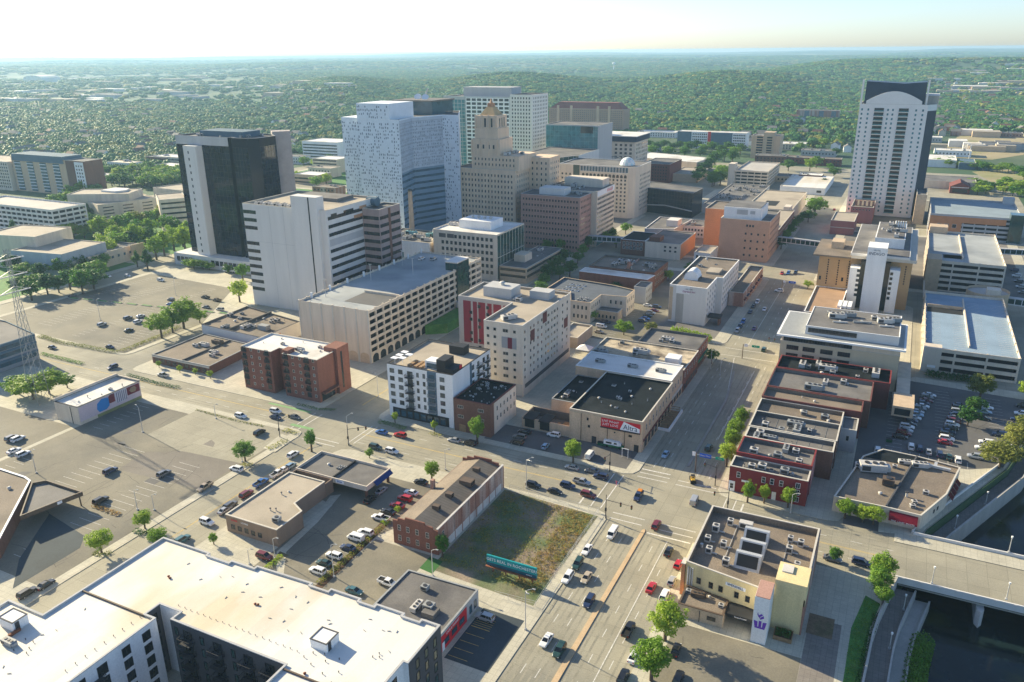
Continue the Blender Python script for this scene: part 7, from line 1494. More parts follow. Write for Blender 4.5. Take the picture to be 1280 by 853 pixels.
for a in [(692, 544, 'suv', 'white', 'W', 'by the wall of the patio bar'), (681.8, 558, 'hatchback', 'light blue', 'N', 'between the patio bar and bright tree'), (737.5, 569.5, 'van', 'white', 'N', 'parked right of the bright tree'), (655.8, 540, 'sedan', 'black', 'W', 'farthest of three dark cars by the patio bar'), (649.5, 546.6, 'suv', 'grey', 'W', 'middle of three dark cars by the patio bar'), (646, 553.5, 'suv', 'black', 'W', 'nearest of three dark cars by the patio bar')]: carp(*a, z=.18, group=gb)
x, y = G(767.7, 557, .8)
t = T('camper_van', 'white and green camper van parked along the wall of the tan corner building', 'camper van', (x, y, .18)); b = MB(); b.box(-3.4, 2.2, -1.05, 1.05, .35, 1.1); b.box(2.2, 3.4, -.95, .95, .4, 1.25)
def loc_part(t, nm, mb, m): return link(nm, mb.mesh(nm, [m]), t.o)
loc_part(t, 'lower_body', b, mk('camper_green', (.03, .16, .07))); b = MB(); b.box(-3.4, 2.0, -1.05, 1.05, 1.1, 2.5); b.box(2.0, 2.7, -.95, .95, 1.1, 2.1); loc_part(t, 'upper_body', b, m_signwhite); b = MB(); b.box(-2.6, -.6, -1.08, -1.02, 1.5, 2.1); b.box(.2, 1.2, -1.08, -1.02, 1.5, 2.1); b.box(2.68, 2.74, -.8, .8, 1.3, 2.0); loc_part(t, 'windows', b, g_car); b = MB(); b.box(-1.6, -.4, -.5, .5, 2.5, 2.75); loc_part(t, 'roof_vent', b, m_unit)
for xx in (-2.2, 2.2):
    for sg in (-1, 1): b = MB(); b.tube((xx, sg * .8, .4), (xx, sg * 1.06, .4), .4, n=12); loc_part(t, 'wheel', b, m_tyre)
gb = 'cars in the west lot'
for a in [(90.7, 370, 'sedan', 'dark blue', 'N', 'at the tree shadow in the north-west lot'), (201, 350.5, 'suv', 'white', 'E', 'alone at the far end of the north-west lot'), (127.5, 406, 'suv', 'silver', 'N', 'near the lamp pole in the north-west lot'), (161, 413, 'sedan', 'black', 'N', 'alone in the middle of the north-west lot'), (160, 398, 'suv', 'grey', 'N', 'left of two pale cars in the north-west lot'), (176, 395.5, 'sedan', 'silver', 'N', 'upper of two pale cars in the north-west lot'), (172.5, 402.5, 'suv', 'white', 'N', 'lower of two pale cars in the north-west lot'),
          (213.7, 375, 'suv', 'dark blue', 'W', 'upper of two blue cars by the lamp pole'), (212.5, 380.5, 'sedan', 'blue', 'W', 'lower of two blue cars by the lamp pole'), (256.7, 372, 'pickup', 'black', 'W', 'beside a brown pickup in the north-west lot'), (271, 375.5, 'pickup', 'brown', 'W', 'beside a black pickup in the north-west lot'), (257.5, 384, 'sedan', 'grey', 'W', 'south of the black pickup in the north-west lot'), (275, 387, 'suv', 'silver', 'W', 'near the low white-walled building'), (135, 345.5, 'sedan', 'white', 'E', 'first on the tree-lined street behind the lot'), (159.5, 345, 'hatchback', 'white', 'E', 'second on the tree-lined street behind the lot'), (91, 354, 'suv', 'black', 'E', 'in the tree shade on the street behind the lot'), (137.5, 434, 'sedan', 'dark blue', 'E', 'at the shrub strip south of the north-west lot'), (65.5, 434.5, 'sedan', 'grey', 'E', 'on the road left of the shrub strip')]: carp(*a, z=.18, group=gb, whole=True)
x, y = G(287.5, 339, 1); t = T('box_truck', 'white box truck beside the foot of the black glass tower', 'truck', (x, y, .1), rz=.2); b = MB(); b.box(-4, 2, -1.2, 1.2, .9, 3.6); loc_part(t, 'cargo_box', b, m_white); b = MB(); b.box(2.1, 4, -1.1, 1.1, .6, 2.6); loc_part(t, 'cab', b, m_white); b = MB(); b.box(3.98, 4.04, -.9, .9, 1.6, 2.4); loc_part(t, 'windscreen', b, g_car)
for xx in (-2.5, 3):
    for sg in (-1, 1): b = MB(); b.tube((xx, sg * .8, .5), (xx, sg * 1.15, .5), .5, n=10); loc_part(t, 'wheel', b, m_tyre)
gb = 'cars on the avenue by the inn'
for a in [(946.6, 377.6, 'suv', 'white', 'S', 'parked farthest north by the awnings'), (941.8, 383, 'sedan', 'black', 'S', 'parked second from north by the awnings'), (937.7, 390, 'sedan', 'dark blue', 'S', 'parked third from north by the awnings'), (955.6, 386.5, 'sedan', 'white', 'S', 'driving south past the parked cars at the inn'), (929, 402, 'suv', 'blue', 'S', 'first parked opposite the cream offices'), (925, 408, 'suv', 'dark blue', 'S', 'second parked opposite the cream offices'), (921.5, 413.5, 'suv', 'silver', 'S', 'third parked opposite the cream offices'), (942.7, 410.5, 'sedan', 'purple', 'S', 'driving south opposite the cream offices'), (955, 437, 'suv', 'dark green', 'N', 'driving north beside the cream offices'), (973.8, 363.5, 'suv', 'white', 'W', 'crossing in the sunlit junction'), (985.5, 341.5, 'suv', 'blue', 'S', 'left of two under the far blue sign'), (994.5, 341, 'suv', 'dark blue', 'S', 'right of two under the far blue sign'), (977.5, 341.5, 'sedan', 'red', 'S', 'at kerb north of the sunlit junction'), (1043, 262, 'sedan', 'red', 'N', 'far up the avenue by the pinkish building')]: carp(*a, group=gb, whole=True)
gb = 'cars in the inn car park'
for i, a in enumerate([(821.6, 384, 'suv', 'dark blue'), (818, 388.5, 'sedan', 'maroon'), (813.7, 391.5, 'suv', 'silver'), (810, 395, 'sedan', 'black'), (807, 398.4, 'sedan', 'blue'), (803.5, 401.6, 'suv', 'dark blue')]): carp(*a, 'E', ('first', 'second', 'third', 'fourth', 'fifth', 'sixth')[i] + ' from north in the inn car park row', z=.18, group=gb, whole=True)
for a in [(757, 403, 'suv', 'dark blue', 'E', 'by the cream building across from the inn'), (752, 408.5, 'van', 'white', 'E', 'beside the low annex across from the inn'), (749, 415, 'sedan', 'beige', 'E', 'near the peaked tent across from the inn'), (809.6, 382, 'sedan', 'white', 'E', 'left of the inn car park row')]: carp(*a, z=.18, group=gb, whole=True)
# the crowded lot by the river
def row(p, q, n, cols, kinds, head, desc, seed, gap=()):
    r = random.Random(seed); p = G(*p, .7); q = G(*q, .7)
    o = 'first second third fourth fifth sixth seventh eighth ninth tenth eleventh twelfth thirteenth fourteenth fifteenth'.split()
    for i in range(n):
        if i in gap: continue
        f = i / max(1, n - 1); car(p[0] + (q[0] - p[0]) * f + r.uniform(-.3, .3), p[1] + (q[1] - p[1]) * f, kinds[i % len(kinds)], cols[i % len(cols)], head, f'{o[i]} from the near end of {desc}', .18, 'cars in the river lot')
row((1126, 546), (1162, 494), 15, ['black', 'maroon', 'silver', 'white', 'black', 'dark blue', 'white', 'light blue', 'silver', 'grey', 'white', 'dark blue', 'maroon', 'grey', 'white'], ['sedan', 'suv', 'sedan', 'suv', 'sedan', 'hatchback'], 'E', 'the alley-side row in the river lot', 1)
row((1180.5, 553), (1200, 507), 12, ['red', 'white', 'black', 'dark blue', 'black', 'white', 'maroon', 'grey', 'dark blue', 'silver', 'black', 'dark blue'], ['sedan', 'suv', 'suv', 'sedan'], 'E', 'the middle row in the river lot', 2)
for i, (px, py, c, k) in enumerate([(1139, 558.5, 'white', 'suv'), (1149.5, 561, 'dark blue', 'suv'), (1161, 565, 'silver', 'sedan'), (1174.5, 568, 'dark blue', 'suv'), (1186.5, 571.5, 'dark green', 'sedan'), (1197.5, 575, 'white', 'suv')]): carp(px, py, k, c, 'N', ('first', 'second', 'third', 'fourth', 'fifth', 'sixth')[i] + ' from left in the row behind the bar', z=.18, group='cars in the river lot')
for i, (px, py, c) in enumerate([(1228, 505, 'white'), (1233, 509.5, 'white'), (1231, 515, 'light blue'), (1229.5, 523, 'black')]): carp(px, py, 'sedan', c, 'E', ('first', 'second', 'third', 'fourth')[i] + ' from north beside the dark lot trees', z=.18, group='cars in the river lot')
for i, (px, py, c) in enumerate([(1219, 571, 'silver'), (1228.5, 560.5, 'white'), (1233, 553.5, 'white'), (1250, 543.5, 'dark blue'), (1279, 508, 'black'), (1277, 517.5, 'white'), (1272.5, 525, 'dark blue')]): carp(px, py, 'suv', c, 'W', ('first', 'second', 'third', 'fourth', 'fifth', 'sixth', 'seventh')[i] + ' from near end of the river-side row', z=.18, group='cars in the river lot')
carp(1097, 562.5, 'suv', 'white', 'N', 'in the alley at the corner of the bar', z=.06)
for i in range(5): carp(1268 + i * 2.6, 338 + i * 7, 'suv', ('dark blue', 'white', 'black', 'silver', 'grey')[i], 'W', ('first', 'second', 'third', 'fourth', 'fifth')[i] + ' from north on the right-edge lot', z=.18, group='cars on the right-edge lot', whole=True)
for i, (x, y, c) in enumerate([(-222, 345, 'white'), (-216, 347, 'silver')]): car(x, y, 'suv', c, 'N', 'parked on the roof deck of the cream garage', 22.95)
# yellow road roller
x, y = G(866, 600.5, .6)
t = T('road_roller', 'yellow road roller standing at the median in the crossing', 'road roller', (x, y, .04), rz=-1.2)
b = MB(); b.box(-1.5, 1.3, -.6, .6, .55, 1.2); b.box(.2, 1.3, -.5, .5, 1.2, 1.5); loc_part(t, 'body', b, paint('yellow', PAINT['yellow'])); b = MB(); b.tube((-1.5, -.85, .6), (-1.5, .85, .6), .6, n=16); loc_part(t, 'drum', b, m_dkmetal); b = MB(); b.tube((1.1, -.85, .55), (1.1, .85, .55), .55, n=16); loc_part(t, 'rear_wheels', b, m_tyre)
b = MB(); b.box(-.8, .5, -.6, .6, 2.1, 2.2); [b.bar((xx, sg * .55, 1.2), (xx, sg * .55, 2.1), .07, .07) for xx in (-.75, .45) for sg in (-1, 1)]; loc_part(t, 'sun_roof', b, m_black); b = MB(); b.box(-.1, .3, -.3, .3, 1.2, 1.7); loc_part(t, 'seat', b, m_black)

# =================================================================== TREES AND PLANTS
leaf_lime = leafmat('leaf_lime', (.18, .32, .03), (.36, .48, .055), .38)
leaf_mid = leafmat('leaf_mid', (.075, .21, .025), (.20, .35, .045), .35)
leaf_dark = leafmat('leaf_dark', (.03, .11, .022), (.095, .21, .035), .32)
leaf_olive = leafmat('leaf_olive', (.17, .20, .04), (.33, .34, .07), .35)
leaf_weed = leafmat('leaf_weed', (.30, .25, .06), (.48, .27, .10), .3)
def crown_mesh(name, m, seed, nclump, per, leaf, shape='round', spread_=.30):
    r = np.random.RandomState(seed); vs = []; fs = []
    for c in range(nclump):
        while True:
            p = r.uniform(-1, 1, 3)
            q = np.linalg.norm(p)
            if q < 1 and q > .28: break
        if shape == 'cone': k = (1 - p[2]) / 2; p[:2] *= max(.12, k * 1.25)
        if shape == 'flat': p[2] = p[2] * .8 + .1
        p = p * (.86 + .22 * math.sin(p[0] * 5 + seed) * math.cos(p[1] * 4 - seed))
        rad = spread_ * r.uniform(.6, 1.25)
        for i in range(per):
            d = r.normal(size=3); d /= np.linalg.norm(d)
            o = p + d * rad * r.uniform(.35, 1) ** .6
            n = d * .7 + r.normal(size=3) * .45 + np.array([0, 0, .35]); n /= np.linalg.norm(n)
            a = np.cross(n, r.normal(size=3)); a /= np.linalg.norm(a); b = np.cross(n, a)
            s = leaf * r.uniform(.6, 1.3); k = len(vs)
            vs += [tuple(o - a * s), tuple(o + b * s * .6), tuple(o + a * s), tuple(o - b * s * .6)]; fs.append((k, k + 1, k + 2, k + 3))
    me = bpy.data.meshes.new(name); me.from_pydata(vs, [], fs); me.materials.append(m); me.update(); return me
def trunk_mesh(seed):
    r = random.Random(seed); b = MB(); b.tube((0, 0, -.1), (.01, 0, .45), .045, .034, 8); b.tube((.01, 0, .45), (.0, .02, .85), .034, .012, 7)
    for i in range(6):
        a = i * 1.05 + r.uniform(-.3, .3); z = r.uniform(.34, .62); b.tube((.01, 0, z), (.24 * math.cos(a), .24 * math.sin(a), z + r.uniform(.15, .3)), .018, .006, 5)
    return b.mesh('trunk', [m_bark])
CR = {}
for nm, m in (('lime', leaf_lime), ('mid', leaf_mid), ('dark', leaf_dark), ('olive', leaf_olive)):
    CR[nm] = [crown_mesh('crown', m, s, 62, 22, .115) for s in (1, 2, 3)]
    CR[nm + '_near'] = [crown_mesh('crown', m, s + 10, 120, 42, .062, spread_=.24) for s in (1, 2)]
CR['conifer'] = [crown_mesh('crown', leaf_dark, 7, 80, 18, .09, 'cone', .2)]
TR = [trunk_mesh(s) for s in range(3)]
TI = 0
def tree(x, y, h, r, kind, label, group=None, z=.16, cat='tree', low=.3, name=None):
    global TI; TI += 1
    t = T(name or ('conifer_tree' if kind == 'conifer' else 'tree'), label, cat, (x, y, z), group)
    o = link('trunk', TR[TI % 3], t.o, rz=TI * 1.3); o.scale = (h, h, h * .82)
    hh = h * (1 - low) / 2
    c = link('crown', CR[kind][TI % len(CR[kind])], t.o, (0, 0, h - hh), rz=TI * 2.1); c.scale = (r, r, hh * 1.02)
    return t
def treep(px, py, *a, **k):
    x, y = G(px, py, .1); h, r, kd = a[0], a[1], a[2]; near = kd.endswith('_near')
    return tree(x, y, h * (1.08 if near else 1), r * (1.22 if near else 1.1), *a[2:], **k)
for a in [(831, 801, 9.6, 3.5, 'lime_near', 'upper big bright street tree at the kerb south of the yellow building'), (814, 851, 9.4, 3.6, 'lime_near', 'lower big bright street tree at the bottom edge of the avenue'), (716.5, 578, 7.4, 2.6, 'lime_near', 'bright tree at the kerb in front of tan corner building'),
          (540, 601, 6.2, 2.1, 'lime_near', 'pale green tree beside the brick warehouse chimney'), (306.7, 577, 6.4, 3.3, 'mid_near', 'round dark tree at the east edge of the south-west lot'), (389.7, 564.6, 7.4, 1.6, 'mid_near', 'slim tree at the corner of the bank canopy'), (462, 573, 3.2, 1.2, 'mid_near', 'small tree by the canopy sign of the bank'),
          (127.5, 692, 6.4, 2.9, 'lime_near', 'tree on the island between the drive-in canopy and white roof'), (181.5, 661, 5.2, 2.3, 'lime_near', 'tree in the round bed at the side avenue, beyond the white roof'), (198, 683, 5.0, 2.3, 'lime_near', 'tree half hidden by the white roof edge'), (267.5, 681, 3.2, 1.1, 'lime_near', 'small tree in the bed near the bank front'),
          (494, 529, 4.4, 1.1, 'lime', 'left young tree before the white apartments'), (542.8, 539.5, 4.2, 1.1, 'lime', 'right young tree before the white apartments'), (596.6, 555, 9.4, 2.3, 'mid_near', 'tall green tree in front of the dark brick building'),
          (199, 460, 3.2, 1.1, 'lime', 'first young tree from west before the low shop row'), (225, 466, 3.2, 1.1, 'lime', 'second young tree from west before the low shop row'), (244.6, 469, 3, 1.0, 'lime', 'third young tree from west before the low shop row'), (263, 473.5, 3.6, 1.3, 'lime', 'fourth young tree from west before the low shop row'),
          (934, 628, 6.4, 1.7, 'lime_near', 'first street tree from the avenue at the crimson corner building'), (954.7, 629.5, 5.6, 1.5, 'lime_near', 'second street tree from the avenue at the crimson corner building'), (984.6, 635, 6.2, 1.9, 'lime_near', 'third street tree from the avenue at the crimson corner building'),
          (908, 583, 7.6, 2.7, 'lime_near', 'nearest of the avenue trees beside the crimson row'), (914, 565, 7.4, 2.5, 'lime_near', 'second avenue tree beside the crimson row'), (919, 549, 7.2, 2.5, 'lime_near', 'third avenue tree beside the crimson row'), (925, 534, 7, 2.3, 'lime_near', 'farthest of the avenue trees beside the crimson row'),
          (1056, 648, 5.4, 2.4, 'lime_near', 'left round tree in front of the bar'), (1078, 653, 4.8, 2.1, 'lime_near', 'middle round tree in front of the bar'), (1091, 656, 5.2, 2.4, 'lime_near', 'right round tree in front of the bar'), (1043, 703, 4, 1.5, 'mid_near', 'small tree by parked car near the yellow building'),
          (1101, 728, 7.6, 2.8, 'lime_near', 'bright tree at the bridge end above the riverwalk'), (1096, 744, 7.2, 2.7, 'mid_near', 'darker tree south of the bright one at the bridge end'), (1103, 757, 5, 2.0, 'mid_near', 'low tree on the riverwalk wall'),
          (1224, 500, 9.6, 4.2, 'olive_near', 'tall yellow-green tree at the north end of the river lot'), (1217, 520, 7, 3.4, 'dark', 'farther dark tree between the rows of the river lot'), (1209, 533, 7, 3.6, 'dark', 'nearer dark tree between the rows of the river lot'), (1249, 586, 8.6, 5.6, 'olive_near', 'big yellowish tree at the river end of the lot'), (1271, 566, 9.6, 5.2, 'olive_near', 'big olive tree behind the yellowish one at the right edge'), (1281, 500, 7, 3, 'lime', 'bright tree cut by the right edge beyond the river lot'), (1279, 545, 8, 3.6, 'olive', 'olive tree cut by the right edge at the river lot'),
          (553, 697, 6.4, 1.7, 'mid_near', 'ivy-green columnar tree at the corner of the brick warehouse'), (779.7, 419, 7, 4.2, 'lime', 'bright tree at the south end of the inn car park'), (813, 417, 5.6, 3, 'olive', 'yellowish tree beside the inn hedge'), (889, 455, 6.4, 2.6, 'dark', 'dark tree by the grey-roofed brick building on the avenue'),
          (1009.7, 361, 4.6, 2.6, 'lime', 'small bright tree by the brown podium deck'), (1018, 270, 15, 8.2, 'mid', 'large tree beside the far avenue'), (1010, 278, 9, 5, 'dark', 'smaller dark tree next to the large avenue tree'), (1042, 222, 11, 6, 'dark', 'dark tree by the avenue beyond the white shed'),
          (202.5, 423, 11.5, 5.4, 'lime_near', 'left big tree at the corner of the north-west lot'), (230, 411, 13.5, 7.2, 'lime_near', 'widest big tree at the east edge of the north-west lot'), (216, 416, 11, 5, 'mid', 'middle tree between the two big lot trees'), (300, 378, 12.5, 4.6, 'lime', 'tree before the south-west corner of the white concrete tower'), (304, 351, 10, 4, 'mid', 'tree behind the one by the white concrete tower'), (250, 404, 7, 4, 'lime', 'low tree by the white-walled building'),
          (42, 500, 9, 6.5, 'lime_near', 'broad tree behind the lattice pylon'), (62, 493, 9, 6, 'lime_near', 'broad tree to the right of the lattice pylon'), (84.5, 485, 5.6, 3.2, 'dark', 'smaller tree at the road behind the mural building'), (24, 493, 8, 5, 'mid', 'tree left of the lattice pylon')]:
    treep(*a, group=None)
gr = 'trees along the western street'
def grove(pts, h, r, kinds, label, group, jit=.12, seed=1, z=.16):
    q = random.Random(seed); od = 'first second third fourth fifth sixth seventh eighth ninth tenth eleventh twelfth thirteenth'.split(); pts = sorted(pts)
    for i, (px, py) in enumerate(pts):
        x, y = G(px, py, .1); tree(x, y, h * q.uniform(.85, 1.15), r * q.uniform(.85, 1.15), kinds[i % len(kinds)], label if len(pts) > 13 else label + ', ' + od[i] + ' from left', group, z)
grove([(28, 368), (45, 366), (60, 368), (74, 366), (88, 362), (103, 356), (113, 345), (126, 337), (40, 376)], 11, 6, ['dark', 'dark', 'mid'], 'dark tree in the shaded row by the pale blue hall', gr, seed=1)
grove([(128, 300), (141, 297), (153, 295), (165, 292), (177, 290), (188, 288), (200, 285), (208, 283)], 15, 7, ['lime', 'olive', 'mid'], 'tree in the sunlit row before the cream faceted office', 'sunlit tree row', seed=2, jit=.1)
grove([(196, 325), (206, 320), (218, 314), (229, 309), (236, 304)], 17, 6, ['lime'], 'tall bright tree in the row left of the black glass tower', 'bright trees by the black tower', seed=3)
grove([(137, 326), (131, 318)], 15, 7, ['lime'], 'round bright tree at the end of the low tan office', 'round bright trees', seed=4)
treep(185, 338, 13, 5, 'conifer', 'dark pointed conifer at the back of the north-west lot'); treep(172, 334, 10, 4, 'conifer', 'smaller dark conifer at the back of the north-west lot')
grove([(236, 335), (243, 337), (254, 337), (262, 338), (277, 335), (286, 343)], 5.5, 4, ['mid', 'lime', 'dark'], 'low round tree at the foot of the black glass tower', 'low trees at the black tower', seed=5)
grove([(84, 300), (93, 299), (106, 298), (118, 296)], 11, 7, ['lime', 'olive'], 'bright tree between the white lattice garage and the tan office', 'bright trees by the lattice garage', seed=6)
grove([(20, 300), (62, 285), (72, 283), (82, 286), (92, 280), (100, 284), (112, 278), (118, 288)], 15, 6.5, ['conifer', 'dark', 'dark'], 'dark tree in the group before the white lattice garage', 'dark trees by the lattice garage', seed=7)
grove([(90, 248), (98, 243), (105, 246), (112, 240), (86, 258), (72, 260), (120, 247)], 14, 7, ['mid', 'lime'], 'tree beside the striped balcony apartments', 'trees by the apartments', seed=8)
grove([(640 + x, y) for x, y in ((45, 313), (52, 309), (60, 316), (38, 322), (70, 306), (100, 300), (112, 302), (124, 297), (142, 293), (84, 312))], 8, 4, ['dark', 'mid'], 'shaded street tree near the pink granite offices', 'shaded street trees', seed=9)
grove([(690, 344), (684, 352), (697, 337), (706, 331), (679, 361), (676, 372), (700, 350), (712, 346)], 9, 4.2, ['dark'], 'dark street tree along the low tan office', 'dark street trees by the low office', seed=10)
grove([(640 + x / 4, 60 + y / 4) for x, y in ((680, 510), (720, 520), (760, 505), (800, 520), (840, 510), (880, 525), (920, 515), (960, 525), (1000, 520), (1040, 535), (1075, 525), (1110, 540), (1140, 535), (700, 545), (780, 548), (860, 550), (940, 552), (1020, 565), (1060, 570), (1100, 580), (1010, 590), (980, 610), (960, 630), (935, 655), (925, 675), (1010, 690), (1040, 688), (1060, 640), (1040, 655), (1000, 695))], 13, 8, ['dark', 'mid', 'dark'], 'tree in the dense park belt beyond the black angular building', 'park belt trees', seed=11)
grove([(1130 + x / 5.687, 110 + y / 5.687) for x, y in ((215, 520), (250, 530), (290, 535), (330, 545), (370, 560), (400, 570), (440, 575), (480, 580), (520, 575), (560, 590), (600, 590), (240, 555), (310, 565), (500, 700), (530, 730), (560, 715), (580, 750), (610, 740), (520, 760), (660, 600), (700, 590), (740, 600), (780, 610), (820, 620), (680, 720), (720, 700), (760, 730), (800, 740), (840, 720), (700, 760), (770, 770), (830, 780), (850, 650))], 8.5, 6.5, ['mid', 'lime', 'mid'], 'tree in the green belt around the dark red hall', 'trees round the dark red hall', seed=12)
grove([(150, 318), (160, 314), (170, 310), (182, 306), (146, 306), (212, 296), (222, 298), (232, 316), (176, 300), (188, 300)], 15, 7, ['lime', 'mid', 'dark'], 'tall tree in the second row left of the black tower', 'second tree row', seed=21)
grove([(18, 345), (30, 350), (52, 352), (80, 348), (96, 343), (104, 368), (120, 352), (118, 362)], 12, 6.5, ['dark', 'mid'], 'dark tree close to the pale blue hall', 'trees close to the pale blue hall', seed=22)
grove([(987, 295), (992, 288), (998, 282), (1003, 277), (982, 303), (976, 312), (1037, 214), (1030, 232), (1046, 206)], 8, 4, ['dark', 'mid'], 'street tree along the avenue by the long red brick building', 'avenue trees in the north', seed=23)
grove([(1000, 190), (1016, 186), (1030, 184), (1044, 196), (955, 188), (970, 182), (1050, 180), (1012, 214), (1020, 210), (985, 214), (930, 180), (912, 178), (895, 180)], 12, 7, ['mid', 'lime', 'dark'], 'round tree among the low shops right of the far brown tower', 'trees among the far shops', seed=24)
grove([(740, 300), (748, 297), (756, 304), (764, 300), (735, 312), (770, 310), (728, 322), (722, 330)], 8, 3.8, ['dark', 'mid'], 'shaded tree in the plaza before the arched cream building', 'plaza trees', seed=25)
grove([(330, 195), (345, 200), (362, 186), (352, 215), (380, 208), (395, 212), (372, 228), (412, 206), (420, 190), (408, 232), (396, 236)], 11, 6.5, ['lime', 'mid'], 'bright tree among low blocks left of the speckled tower', 'trees left of the speckled tower', seed=26)
grove([(703, 374), (726, 390), (738, 402), (770, 366), (836, 352), (862, 342), (676, 384), (560, 596)][:7], 6.5, 3.2, ['mid', 'dark', 'lime'], 'small street tree among the low stone and brick blocks', 'small inner street trees', seed=31)
def hedge(label, pts, w, h, kind='mid', n=14, seed=1, z=.16, cat='hedge', name='hedge', leaf=.16, mats=None):
    """a low clipped or loose line of shrubs along a path"""
    r = np.random.RandomState(seed); vs = []; fs = []
    P_ = [Vector(p) for p in pts]; tot = 0
    for a, b in zip(P_, P_[1:]):
        L_ = (b - a).length; d = (b - a) / L_; nn = Vector((-d.y, d.x))
        for k in range(int(L_ * n * max(1, w) * (.6 + h * .5))):
            u = r.uniform(0, L_); vv = r.uniform(-w / 2, w / 2); hh = h * (.45 + .55 * abs(math.sin(u * 1.7 + seed)) * r.uniform(.7, 1.1))
            z0 = z + r.uniform(.05, 1) ** .5 * hh * (1 - (2 * vv / w) ** 2 * .5)
            o = np.array([a.x + d.x * u + nn.x * vv, a.y + d.y * u + nn.y * vv, z0]); q = r.normal(size=3); q /= np.linalg.norm(q); e = np.cross(q, r.normal(size=3)); e /= np.linalg.norm(e); s = leaf * r.uniform(.6, 1.4); k0 = len(vs)
            vs += [tuple(o - q * s), tuple(o + e * s * .7), tuple(o + q * s), tuple(o - e * s * .7)]; fs.append((k0, k0 + 1, k0 + 2, k0 + 3))
    c = P_[0]; me = bpy.data.meshes.new('foliage'); me.from_pydata([(x - c.x, y - c.y, zz - z) for x, y, zz in vs], [], fs); me.materials.append(mats or {'mid': leaf_mid, 'lime': leaf_lime, 'dark': leaf_dark, 'olive': leaf_olive, 'weed': leaf_weed}[kind])
    t = T(name, label, cat, (c.x, c.y, z)); link('foliage', me, t.o); return t
g2 = lambda *p: [G(a, b) for a, b in p]
def bed(pts, m=None, name='planting_bed'):
    sheet(name, pts, m or m_mulch, .19)
hedge('hedge along the south edge of the north-west lot', g2((50, 421), (75, 429), (105, 434), (135, 440), (150, 441)), 3.2, 1.2, 'olive', 12, 1)
hedge('hedge along the east edge of the north-west lot', g2((152, 440), (168, 434), (185, 427), (205, 419), (225, 409)), 3.2, 1.2, 'olive', 12, 2)
hedge('shrub strip in the median of the western road', g2((52, 443), (75, 449), (104, 456)), 2.2, 1.1, 'mid', 14, 3); hedge('shrub strip north of the mural building', g2((160, 470), (178, 475), (195, 480), (224, 486)), 2.4, 1.1, 'dark', 14, 4)
hedge('grass verge strip north-east of the mural building', g2((245, 513), (270, 520), (300, 528), (330, 534)), 1.2, .4, 'olive', 14, 5); hedge('low planting beside the shrub island at the lot exit', g2((355, 538), (372, 543)), 2.6, .8, 'olive', 14, 6)
hedge('grass verge by the street corner before the red brick apartments', g2((372, 506), (395, 512), (420, 513)), 2.0, .5, 'dark', 14, 7); hedge('planted bed before the white apartments', g2((474, 528), (490, 532), (507, 537)), 2.6, .8, 'dark', 14, 8); hedge('planted bed by the parked silver car', g2((537, 542), (552, 546)), 2.2, .6, 'olive', 14, 9)
hedge('flower and shrub hedge behind the row of cars at the bank', g2((398, 731), (418, 714), (442, 692), (462, 674), (478, 660)), 1.8, 1.1, 'olive', 22, 10); bed(g2((390, 737), (402, 737), (484, 658), (476, 654)))
hedge('round bush beside the white pickup at the warehouse', g2((478, 657), (486, 654)), 2.2, 1.6, 'lime', 40, 11, cat='bush', name='bush'); hedge('round bush beside the red cars at the warehouse', g2((494, 641), (500, 637)), 2.2, 1.5, 'lime', 40, 12, cat='bush', name='bush')
hedge('pair of bushes below the bank front', g2((352, 697), (340, 708), (331, 712)), 1.8, 1.3, 'lime', 26, 13, cat='bush', name='bush'); bed(g2((322, 716), (350, 700), (362, 695), (350, 690), (338, 704)), m_dirt)
hedge('rust-coloured shrubs at the south end of the south-west lot', g2((117, 633), (135, 640), (150, 645)), 1.8, .9, 'weed', 22, 14); hedge('shrubs in the island under the round tree', g2((300, 583), (316, 582)), 2, .8, 'olive', 22, 15); hedge('dry shrubs on the sandy corner island', g2((334, 562), (350, 556), (358, 550)), 3, .7, 'olive', 10, 16); bed(g2((329, 561), (344, 566), (368, 549), (352, 543)), m_pave)
hedge('bushes round the small bed tree by the side avenue', g2((170, 664), (180, 669), (195, 664)), 2.2, .9, 'dark', 22, 17); hedge('grass round the tree on the drive-in island', g2((116, 692), (130, 695), (140, 690)), 2, .5, 'olive', 22, 18)
hedge('clipped green hedge under the wall of the inn', g2((838, 417), (850, 419), (864, 422), (878, 426), (888, 428)), 5, 4, 'lime', 9, 19, leaf=.3); hedge('dark shrubbery before the blue-decked garage', [(18, 343), (24, 342), (32, 343), (40, 342)], 6, 2.4, 'dark', 10, 20, leaf=.25)
hedge('shrubs in the dark wooden planter', [(-12.2, 158.3), (-9, 158.3)], 2.6, 1.2, 'dark', 40, 21, z=1.0); hedge('creeper strip along the riverwalk wall', [(x_up(y) - .8, y) for y in (120, 140, 160, 176)], 1.6, .7, 'dark', 20, 22)
hedge('green bushes on the river bank below the lower walk', [(x_up(y) + 9.4, y) for y in (118, 128, 138, 148, 158, 168, 178)], 5.2, 4.4, 'mid', 22, 23, z=-6.6, cat='bushes', name='bush', leaf=.2)
hedge('bush behind the turquoise billboard', [(-84, 154.4), (-82, 154.8)], 2, 3, 'dark', 50, 24, cat='bush', name='bush')
